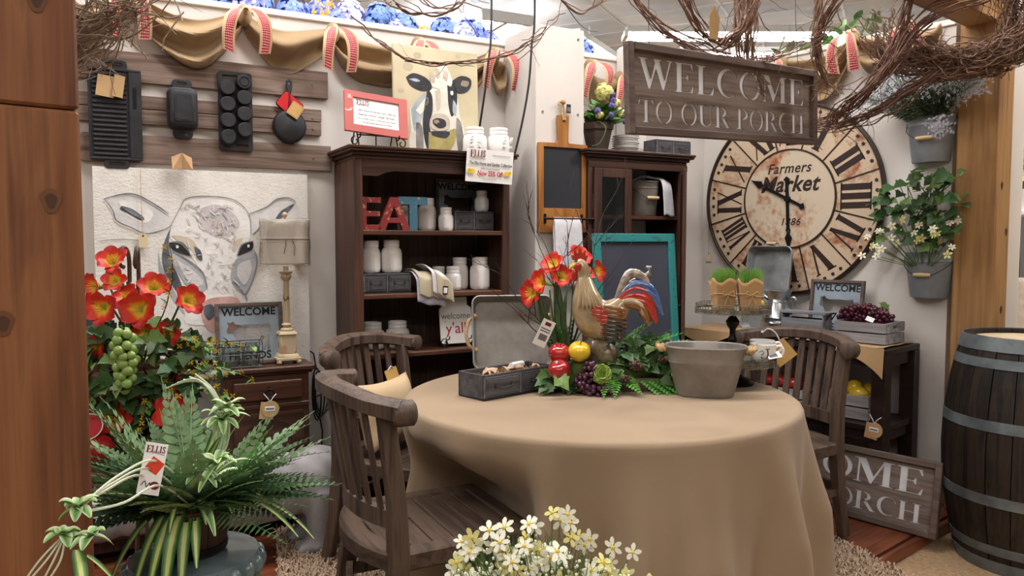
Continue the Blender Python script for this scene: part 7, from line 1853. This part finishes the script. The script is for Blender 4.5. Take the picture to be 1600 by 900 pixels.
# lower shelf crates with fruit
slat_crate('whitewashed crate of yellow lemons on the lower console shelf', RP(.53, .25, .452), AR, .22, .22, .13, 'crate')
for i, (a, b, z) in enumerate(((.47, .30, .575), (.53, .27, .60), (.58, .22, .58), (.50, .20, .585), (.57, .31, .575))): 
    m = MB(); p = RP(a, b, z); m.ball((0, 0, 0), (.052, .042, .042), 18, 12, 0, None, lambda ph, th: 1 + .10 * abs(cos(ph)) ** 12 * sin(th) ** 6); o = obj('lemon', m, 'lemon', None, p, i * 1.3); tag(o, ['shiny yellow lemon at the aisle corner of the lower-shelf crate', 'shiny yellow lemon topmost in the lower-shelf crate', 'shiny yellow lemon at the wall end of the lower-shelf crate', 'shiny yellow lemon deep inside the lower-shelf crate', 'shiny yellow lemon at the leg end of the lower-shelf crate'][i], 'lemon', 'lemons in the lower crate')
slat_crate('whitewashed crate of red apples on the lower shelf behind the chair slats', RP(.14, .25, .452), AR, .30, .22, .11, 'crate')
for i, (a, b, z) in enumerate(((.05, .29, .575), (.13, .30, .58), (.21, .29, .575), (.10, .21, .578), (.18, .21, .575))): apple(['red apple at the near-corner side of the lower red apple crate', 'red apple in the front middle of the lower red apple crate', 'red apple at the lemon side of the lower red apple crate', 'red apple at the back, first of two, lower red apple crate', 'red apple at the back, second of two, lower red apple crate'][i], RP(a, b, z), .042, 'apple', (.2, .1 * i), group='red apples in the lower crate')
# ------------------------------------------------------------------ flower pot on the cabinet
fp = thing('flower_pot', 'brown wooden pot of white and purple flowers on the china cabinet', 'plant', LP(.45, .22, CT), AL)
m = MB(); m.lathe([(.0005, 0), (.055, 0), (.082, .13), (.088, .13), (.092, .165), (.084, .165), (.078, .13), (.05, .01), (.0005, .01)], 8, sm=False); obj('pot', m, 'potbrown', fp)
q = random.Random(70)
for k in range(70): a = q.uniform(0, 6.28); put('leaf', L_oval if k % 3 else L_ivyl, fp, orient((q.uniform(-.05, .05), q.uniform(-.05, .05), .16 + .08 * q.random()), (cos(a), sin(a) - .3, q.uniform(.1, 1.2)), q.uniform(-.6, .6), q.uniform(.06, .12)))
for c, mt, s in (((.0, -.06, .33), 1, .62), ((.10, -.07, .22), 0, .40), ((.06, -.05, .27), 1, .38), ((-.04, -.08, .20), 0, .3), ((.11, -.02, .29), 1, .3)):
    me = bpy.data.meshes.get('pale_bloom'); 
    if me is None: me = BLM[0].copy(); me.name = 'pale_bloom'; me.materials.clear(); me.materials.append(W['daisyy'])
    put('bloom', me, fp, T(*c, s=s))
PUR = BLM[1].copy(); PUR.materials.clear(); PUR.materials.append(W['purple'])
for c in ((.04, -.09, .285), (.03, -.09, .255), (.035, -.09, .315), (-.06, -.09, .22), (.14, -.04, .20), (.15, -.05, .225), (.13, -.08, .18), (.02, -.10, .20)): put('purple_bloom', PUR, fp, T(*c, s=.24))
for k in range(8): put('blade', L_blade, fp, orient((.02, 0, .16), (q.uniform(-.3, 1), q.uniform(-.8, 0), q.uniform(.1, .7)), pi / 2, .17))
m = MB(); m.tube([(0, 0, .15), (.0, -.04, .25), (0, -.06, .31)], .003, 5); m.tube(smoothline([(-.05, -.07, .17), (-.02, -.11, .13), (-.05, -.10, .05), (-.09, -.08, .03)], 4), .0025, 5); obj('stems', m, 'gstem', fp)['kind'] = 'stuff'
# ------------------------------------------------------------------ flower stand with lilies, grapes and ivy near the post
FY = 2.0
fs_ = thing('flower_stand', 'rusty twisted wire flower stand rising through the red lilies', 'stand', (-.985, FY, 0))
m = MB()
for s in (-1, 1):
    x = s * .012
    m.tube([(x + .004 * sin(i * .9 + s), .004 * cos(i * .9 + s), .10 + i * .0604) for i in range(20)], .0055, 8)
    m.tube(smoothline([(x, 0, 1.245), (x, 0, 1.31), (x + .004 * s, -.012, 1.335), (x + .01 * s, -.03, 1.325), (x + .008 * s, -.034, 1.295), (x + .004 * s, -.02, 1.285)], 5), .0055, 8)
obj('twisted_pole', m, wood('rusty_wire', ['2a211c', '4a3a2c', '7a684e'], 2, 20, .45, .4, rvar=0), fs_)
for k in range(3):
    a = 2.1 * k + .4; m = MB(); m.tube(smoothline([(0, 0, .14), (.09 * cos(a), .09 * sin(a), .12), (.17 * cos(a), .17 * sin(a), .04), (.20 * cos(a), .20 * sin(a), .006)], 5), .006, 6); obj('leg', m, 'black', fs_)
def basket(z, r, nm):
    m = MB()
    for k in range(4): m.tube([(( r * (.75 + .08 * k)) * cos(2 * pi * i / 28), (r * (.75 + .08 * k)) * sin(2 * pi * i / 28), z + .025 * k + .004 * (i % 2)) for i in range(28)], .010, 6, closed=True)
    m.cyl(r * .75, z - .008, z + .0, 20)
    return obj(nm, m, 'twig', fs_)
basket(.965, .13, 'upper_basket'); basket(.70, .15, 'lower_basket')
ua = thing('lily_arrangement', 'upper basket of red lilies, ivy and yellow sprays on the wire stand', 'flowers', (-.985, FY, .98))
for p, d, s in (((-.03, -.04, .315), (.1, -.8, .5), .062), ((-.075, -.03, .255), (-.5, -.8, .1), .060), ((-.035, -.08, .205), (-.05, -1, .05), .070), ((-.09, -.05, .20), (-.7, -.7, .0), .055), ((.02, -.07, .225), (-.2, -.7, .6), .055), ((.055, -.08, .20), (.1, -1, .1), .075), ((.075, -.05, .25), (.35, -.7, .5), .06), ((.155, -.05, .22), (.75, -.65, .2), .062), ((.07, -.08, .145), (.1, -1, -.2), .055), ((-.055, -.08, .115), (-.1, -1, -.5), .048), ((.11, -.06, .14), (.4, -.9, -.1), .05), ((-.01, -.07, .27), (0, -.8, .4), .05)):
    lily(ua, p, d, s, rnd.uniform(0, 1)); m = MB(); m.tube([(.0, .02, .02), (p[0] * .4, .02, p[2] * .5), (p[0] - d[0] * .03, p[1] - d[1] * .03, p[2] - d[2] * .03)], .003, 5); obj('flower_stem', m, 'gstem', ua)
scatter_leaves(ua, [L_ivy, L_ivyl, L_ivy, L_ivy], blob_pts(240, (.02, -.04, .06), (.185, .12, .13), 81), .045, 82, (0, -.2, -.25))
scatter_leaves(ua, [L_ivyl, L_ivyl, L_ivy], blob_pts(60, (-.11, -.06, .03), (.06, .08, .17), 83), .046, 84, (0, -.3, -.3))
scatter_leaves(ua, [L_ivyl, L_ivy], blob_pts(50, (.16, -.02, .04), (.085, .08, .10), 87), .032, 88, (.2, -.3, -.2))
q = random.Random(85); m = MB()
FOR = MB()
for k in range(4): a = pi / 2 * k; FOR.add([(0, 0, 0), (.5 * cos(a) - .2 * sin(a), .5 * sin(a) + .2 * cos(a), .2), (cos(a), sin(a), .1), (.5 * cos(a) + .2 * sin(a), .5 * sin(a) - .2 * cos(a), .2)], [(0, 1, 2, 3)])
FORM = FOR.mesh('yellow_blossom', 'yellow')
for d, l in (((1, -.3, .22), .28), ((1, -.4, -.15), .28), ((1, -.2, -.45), .25), ((.3, -.3, 1), .30), ((.9, -.3, .05), .30), ((-.8, -.5, .3), .2), ((.6, -.5, -.8), .25), ((.2, -.6, -.9), .22), ((1, -.3, .45), .22)):
    pts = [V((.06 * (1 if d[0] > 0 else -1), -.04, .10))]; dv = V(d).normalized()
    for i in range(9):
        dv = (dv + V((q.uniform(-1, 1), q.uniform(-1, 1), q.uniform(-1.1, .6))) * .16).normalized(); pts.append(pts[-1] + dv * l / 9)
        if i > 2:
            for _ in range(2): z = V((q.uniform(-1, 1), -1, q.uniform(-.5, 1))).normalized(); x = z.orthogonal().normalized(); put('yellow_blossom', FORM, ua, MX.Translation(pts[-1] + V((q.uniform(-.012, .012), -.004, q.uniform(-.012, .012)))) @ MX((x, z.cross(x), z)).transposed().to_4x4() @ MX.Scale(.009, 4))
            put('leaf', L_oval, ua, orient(pts[-1], (q.uniform(-1, 1), -.4, q.uniform(-.5, .8)), 0, .024))
    m.tube(pts, [.0022 * (1 - .06 * i) for i in range(10)], 4)
obj('twigs', m, 'stem', ua)['kind'] = 'stuff'
bunch('grape_bunch', 'big bunch of translucent green grapes under the upper red lilies', GR_g, 40, (-.985 + .050, FY - .16, 1.135), .15, .026, .0118, 25)
lo = thing('lily_arrangement', 'lower basket of red lilies behind the fern on the wire stand', 'flowers', (-.985, FY, .72))
for p, d, s in (((-.06, -.06, .22), (-.2, -.8, .5), .075), ((-.02, -.08, .19), (.1, -1, .1), .07), ((-.095, -.08, .17), (-.3, -1, .1), .07), ((-.14, -.08, .13), (-.6, -.7, -.1), .075), ((.04, -.03, .25), (-.1, -.7, .7), .07), ((.09, -.05, .245), (.3, -.7, .5), .08), ((.125, -.08, .20), (.5, -.8, .1), .075), ((.13, -.07, .15), (.5, -.8, -.3), .065), ((.06, -.05, .22), (.0, -1, .2), .06)):
    lily(lo, p, d, s, rnd.uniform(0, 1)); m = MB(); m.tube([(.0, .02, .02), (p[0] * .5, .0, p[2] * .5), (p[0] - d[0] * .03, p[1] - d[1] * .03, p[2] - d[2] * .03)], .003, 5); obj('flower_stem', m, 'gstem', lo)
scatter_leaves(lo, [L_ivy, L_ivy, L_ivyl], blob_pts(70, (0, 0, .08), (.17, .12, .12), 91), .05, 92, (0, -.2, -.1))
for k in range(14): a = -.6 + .33 * k; put('frond', F_dark, lo, orient((0, 0, .12), (cos(a), -.4 + .3 * sin(a * 2), .25 + .5 * (k % 3) / 2), rnd.uniform(-.4, .4), .22))
ap_ = thing('red_pepper', 'big glossy red vegetable with a cut disc beside the near post', 'vegetable', (-1.035, 1.86, .845))
m = MB(); m.ball((0, 0, 0), (.055, .045, .036), 20, 12, 0, None, lambda a, b: 1 + .07 * cos(a * 3)); obj('flesh', m, 'apple', ap_)
m = MB(); m.lathe([(.0005, .002), (.028, .002), (.032, .0), (.028, -.004), (.0005, -.004)], 24, 0, T(.0, -.01, .055, radians(55), radians(20), 0)); m.lathe([(.032, .001), (.0345, .0), (.032, -.001)], 24, 1, T(.0, -.01, .055, radians(55), radians(20), 0)); obj('cut_disc', m, ['redink', 'daisyw'], ap_)

# ------------------------------------------------------------------ fern and spider plant in a stave pot on a glazed stool
PY = 1.55; PXX = -.655; PZ = .715
gs = thing('garden_stool', 'blue-grey glazed round garden stool under the fern pot', 'stool', (PXX, PY, 0))
m = MB(); m.lathe([(.0005, 0), (.11, 0), (.12, .02), (.15, .18), (.16, .36), (.15, .54), (.125, PZ - .05), (.128, PZ - .045)], 40); obj('body', m, 'stool', gs)
m = MB(); m.lathe([(.128, PZ - .045), (.135, PZ - .03), (.125, PZ - .006), (.09, PZ - .001), (.0005, PZ)], 40); obj('top', m, 'stool', gs)
for k in range(22):
    a = 2 * pi * k / 22; m = MB(); m.ball((.128 * cos(a), .128 * sin(a), PZ - .03), (.014, .014, .02), 10, 6); obj('petal_bead', m, 'stool', gs)
sp_ = thing('fern_planter', 'dark stave pot overflowing with ferns and striped spider plant', 'plant', (PXX, PY, PZ + .002))
NS_ = 16
for k in range(NS_):
    a0, a1 = 2 * pi * k / NS_ + .012, 2 * pi * (k + 1) / NS_ - .012; vs = []
    for z, r in ((0, .060), (.10, .076)):
        for rr in (r, r - .008):
            for a in (a0, a1): vs.append((rr * cos(a), rr * sin(a), z))
    m = MB(); m.add(vs, [(0, 1, 5, 4), (3, 2, 6, 7), (4, 5, 7, 6), (1, 0, 2, 3), (0, 4, 6, 2), (5, 1, 3, 7)]); obj('stave', m, 'potwood', sp_)
for z in (.012, .082): m = MB(); r = .060 + .16 * z; m.lathe([(r + .0005, z - .006), (r + .003, z - .006), (r + .004, z + .006), (r + .0015, z + .006)], 32); obj('band', m, 'black', sp_)
m = MB(); m.cyl(.066, .07, .09, 20); m.cyl(.056, .0, .01, 20); obj('soil', m, 'moss', sp_)
q = random.Random(101); B0 = V((0, 0, .09))
def fp_(me, a, el, L_, off=.03, roll=None): put('frond', me, sp_, orient(B0 + V((off * cos(a), off * sin(a), 0)), (cos(a), sin(a), el), q.uniform(-.4, .4) if roll is None else roll, L_))
for k in range(64):
    a = q.uniform(0, 6.28); fr_ = abs((a + pi / 2 + pi) % (2 * pi) - pi) < .75
    fp_(F_boston if k % 3 else F_dark, a, q.uniform(.6, 1.4) if fr_ else q.uniform(.1, 1.1), q.uniform(.12, .18) if fr_ else q.uniform(.18, .28))
for k in range(12): a = q.uniform(-.7, .5); fp_(F_boston if k % 2 else F_dark, a, q.uniform(.2, .8), q.uniform(.20, .28))
for k in range(34): a = q.uniform(1.6, 4.6); fp_(F_pale, a, q.uniform(.6, 2.4), q.uniform(.18, .32))
for k in range(22): a = q.uniform(-1.6, 1.2); fp_(F_pale, a, q.uniform(.35, 1.6), q.uniform(.20, .30))
for k in range(12): a = q.uniform(2.9, 4.0); fp_(F_dark, a, q.uniform(.0, .4), q.uniform(.18, .26))
for k in range(26): a = q.uniform(1.9, 3.9); fp_((F_pale, F_boston, F_dark)[k % 3], a, q.uniform(.3, 1.8), q.uniform(.16, .26))
def blade(a, el, L_, droop, w, mat, base=None, lift=0):
    d = V((cos(a), sin(a), 0)); sd = V((-sin(a), cos(a), 0)); b = V(base) if base else B0
    def f(u, v):
        p = b + d * (L_ * (v - .15 * droop * v * v)) * cos(atan2(el, 1)) + V((0, 0, 1)) * (L_ * (el / sqrt(1 + el * el) * v - droop * v * v)); ww = w * 1.35 * (sin(pi * min(.98, .12 + v * .86)) ** .6)
        return tuple(p + sd * (u - .5) * ww + V((0, 0, abs(u - .5) * ww * .5)))
    m = MB(); m.grid(f, 4, 14); return obj('blade', m, mat, sp_)
for a, el, L_, dr_, w in ((-1.75, .6, .22, 1.15, .020), (-1.55, .7, .24, 1.25, .022), (-1.35, .5, .20, 1.1, .019), (-1.95, .6, .24, 1.2, .018), (-1.15, .55, .17, .95, .018), (-2.2, .5, .25, 1.0, .016), (-.25, .55, .30, .62, .016), (-.05, .5, .31, .65, .015), (.2, .9, .26, .35, .016), (-.6, 1.6, .22, .3, .018), (-.5, 2.4, .23, .25, .018), (-.9, 2.0, .20, .4, .018), (-.4, 1.2, .20, .5, .017), (1.0, 3.0, .30, .3, .018), (-2.6, .5, .23, .5, .015), (-2.9, .6, .22, .55, .015), (.1, 2.2, .27, .2, .016), (-1.0, 1.0, .2, .7, .017)): blade(a, el, L_, dr_, w, 'blade')
for k in range(16): blade(q.uniform(-2.8, 1.2), q.uniform(.5, 2.4), q.uniform(.16, .28), q.uniform(.3, .8), .015, 'blade' if k % 3 else 'bladew')
for k in range(18): a = q.uniform(-.9, 4.2); fp_((F_maid, F_pale)[k % 2], a, q.uniform(.4, 1.6), q.uniform(.14, .24))
def plantlet(c, n, L_, seed):
    q_ = random.Random(seed)
    for k in range(n): a = 6.28 * k / n + q_.uniform(-.2, .2); blade(a, q_.uniform(-.2, 1.3), L_ * q_.uniform(.7, 1.1), .45, .013, 'bladew', c)
def runner(pts, r=.0022): m = MB(); m.tube(smoothline(pts, 6), r, 5); obj('runner', m, 'runnerw', sp_)
# runners: upper right, and the ones hanging out to the left of the post
plantlet((.07, -.02, .275), 12, .075, 1); plantlet((.085, -.03, .30), 10, .055, 2); plantlet((.085, -.09, .205), 11, .06, 3); plantlet((.055, -.09, .19), 9, .05, 4)
for k in range(6): runner([(.02, 0, .12), (.045 + .006 * k, -.01, .22), (.06 + .004 * k, -.01, .29)]); runner([(.075, -.02, .29), (.05 - .006 * k, -.01, .335 + .004 * k), (.01 - .012 * k, .0, .365 - .006 * k)], .0017)
for e in ((.0, .0, .0), (-.012, .0, -.012), (.012, .01, .014), (.02, .0, -.03)):
    runner([(-.0 + e[0], -.06, .14 + e[2]), (.015 + e[0], -.22, .235 + e[2]), (.012 + e[0], -.34, .245 + e[2]), (.004 + e[0] * .4, -.41, .235 + e[2] * .3)])
plantlet((.004, -.42, .235), 10, .040, 5); plantlet((.028, -.43, .195), 8, .034, 6); plantlet((-.012, -.43, .198), 9, .032, 7)
for k in range(4): runner([(-.010, -.43, .20), (-.012 - .010 * k, -.44, .165), (-.03 - .014 * k, -.44, .135 - .010 * (k % 2))], .0016)
blade(-.9, -.6, .07, .3, .014, 'blade', (.0, -.42, .17)); blade(.4, -1.0, .06, .2, .014, 'blade', (.015, -.42, .16))
# tag in the fern
tg2 = thing('sale_tag', 'white sale tag with an orange sticker stuck in the fern', 'tag', (PXX + .02, PY - .215, PZ + .235), radians(8)); tg2.rotation_euler = (radians(-8), radians(10), radians(6))
m = MB(); m.box(-.019, .019, -.001, 0, -.045, .045); o = obj('card', m, 'label', tg2)
ellis(-.016, .016, .028, .011, -.0012, tg2)
m = MB(); m.box(-.012, .012, -.0016, -.001, -.012, .012, 0, T(.003, 0, .006, 0, radians(28), 0)); obj('orange_sticker', m, plain('orange_sticker', 'd8401f', rough=.6), tg2)
prints([stroke(smoothline([(-.014, -.03), (-.008, -.022), (-.004, -.032), (.0, -.024), (.002, -.03)], 4), .0012)], -.0012, 'ink', tg2, name='handwriting'); prints([arc(.009, -.028, .008, .007, 0, 360, 16)[:-1]], -.0012, 'maroon', tg2, name='round_mark')

# ------------------------------------------------------------------ daisies at the lower edge, in a tall urn
du = thing('daisy_urn', 'tall grey urn planter holding the white daisies before the table', 'planter', (.075, 1.52, -.055))
m = MB(); m.lathe([(.0005, 0), (.10, 0), (.105, .02), (.06, .06), (.05, .25), (.07, .42), (.10, .56), (.115, .60), (.105, .60), (.09, .56), (.0005, .55)], 32); obj('vase', m, 'bucket', du)
db = thing('daisy_bouquet', 'bushy bouquet of white and cream daisies in front of the tablecloth', 'flowers', (.075, 1.52, .50))
q = random.Random(120); m = MB(); heads = []
def add_head(x, z, y):
    heads.append((x, y, z))
for k in range(118):
    x = q.uniform(-.20, .21); top = .285 - 1.6 * (x + .03) ** 2 - .55 * max(0, x - .06); z = top - .16 * q.random() ** 1.3; add_head(x, z, -.09 * (1 - abs(x) / .25) * q.uniform(-.6, 1.2))
for x, z in ((.005, .315), (.035, .312), (.04, .295), (-.155, .265), (-.16, .235), (-.12, .28), (-.185, .215), (.125, .245), (.165, .235), (.20, .17), (-.09, .285), (.08, .262)): add_head(x, z, -.03)
for i, (x, y, z) in enumerate(heads):
    face(db, DZ[(i * 7) % 3], (x, y, z), (q.uniform(-.7, .7), -1 + q.uniform(-.1, .4), q.uniform(.1, 1.1)), q.uniform(.017, .023), q)
    m.tube([(x * .25, y * .2, .05), (x * .7, y * .6, z * .65), (x, y + .006, z - .004)], .0011, 4)
obj('flower_stems', m, 'gstem', db)['kind'] = 'stuff'
m = MB()
for i in range(1300):
    x = q.uniform(-.20, .20); top = .26 - 1.7 * (x + .03) ** 2 - .5 * max(0, x - .06); z = top * (.35 + .62 * q.random()); y = q.uniform(-.07, .07); a = q.uniform(-1.2, 1.2); l = q.uniform(.025, .055); w = .0011
    m.add([(x - w, y, z - l * .5), (x + w, y, z - l * .5), (x + l * .5 * sin(a), y - .012, z + l * .5 * cos(a))], [(0, 1, 2)])
o = obj('feathery_foliage', m, 'fern', db); o['kind'] = 'stuff'
m = MB()
for i in range(420):
    x = q.uniform(-.19, .17); top = .255 - 1.6 * (x + .03) ** 2; z = top - .14 * q.random(); m.ball((x, q.uniform(-.09, .03), z), .0032, 5, 4)
o = obj('tiny_buds', m, 'daisyw', db); o['kind'] = 'stuff'

# ------------------------------------------------------------------ what shows of the next display, beyond the far post
sh_ = thing('white_shelf', 'white display shelf of the next booth beyond the cedar post', 'shelf', (3.42, 5.2, -.055), radians(-20))
for z in (.62, 1.12, 1.58): m = MB(); m.box(-.35, .45, -.2, .2, z, z + .03); obj('board', m, 'wallcap', sh_, bev=.004)
for x in (-.33, .41): m = MB(); m.box(x, x + .04, -.18, .18, 0, 2.1); obj('upright', m, 'wallcap', sh_)
m = MB(); m.box(-.35, .45, .2, .22, 1.6, 2.35); o = obj('peg_panel', m, 'daisyy', sh_)
ly = thing('potted_yellow_flowers', 'white pot of yellow flowers on the next booth shelf', 'plant', (3.37, 5.1, 1.555), 0)
m = MB(); m.lathe([(.0005, 0), (.06, 0), (.09, .13), (.095, .14), (.085, .13), (.0005, .12)], 20); obj('pot', m, 'ceram', ly)
q = random.Random(140)
for k in range(40): put('yellow_blossom', FORM, ly, orient((q.uniform(-.10, .10), q.uniform(-.10, .02), .15 + .33 * q.random()), (q.uniform(-1, 1), .2, q.uniform(-1, 1)), 0, .034, up=(0, -1, .3)))
for k in range(30): put('leaf', L_oval, ly, orient((q.uniform(-.08, .08), q.uniform(-.06, .04), .12 + .28 * q.random()), (q.uniform(-1, 1), -.6, q.uniform(-.2, 1)), 0, .09))
fb = thing('fabric_roll', 'tall white fabric roll standing on the next booth shelf', 'roll', (3.50, 4.98, 1.157), 0)
m = MB(); m.cyl(.075, 0, .86, 28); m.cyl(.02, .86, .9, 14, 1); obj('roll', m, ['whitecloth', 'kraft'], fb)
lc = thing('lace_cloth', 'cream lace cloth draped over the next booth shelf front', 'cloth', (3.33, 4.97, 1.12), radians(-20))
m = MB(); m.grid(lambda u, v: (-.25 + .55 * u, -.02 - .012 * sin(u * 26), .0 - .44 * v + .012 * sin(u * 30) * (v > .9)), 60, 12); o = obj('drape', m, 'lace', lc); so = o.modifiers.new('thickness', 'SOLIDIFY'); so.thickness = .004
gt = thing('green_tree', 'leafy green silk tree far beyond the next booth', 'tree', (4.3, 6.6, -.055))
m = MB(); m.tube([(0, 0, 0), (.02, 0, 1.2), (0, .02, 2.6)], [.05, .04, .02], 8); obj('trunk', m, 'stem', gt)
scatter_leaves(gt, [L_oval, L_ovald], blob_pts(150, (0, 0, 2.75), (.55, .4, .55), 150, False), .22, 151)
dk = thing('dark_slate', 'small dark framed slate half hidden behind the near red lilies', 'slate', LP(-2.09, .06, .76), AL); dk.rotation_euler = (radians(-8), 0, AL)
m = MB(); m.box(-.11, .11, -.012, 0, 0, .30); obj('slate', m, 'slateb', dk); 
for a in ((-.12, -.10, 0, .31), (.10, .12, 0, .31), (-.10, .10, 0, .02), (-.10, .10, .29, .31)): m = MB(); m.box(a[0], a[1], -.02, 0, a[2], a[3]); obj('frame_rail', m, 'dbox', dk)
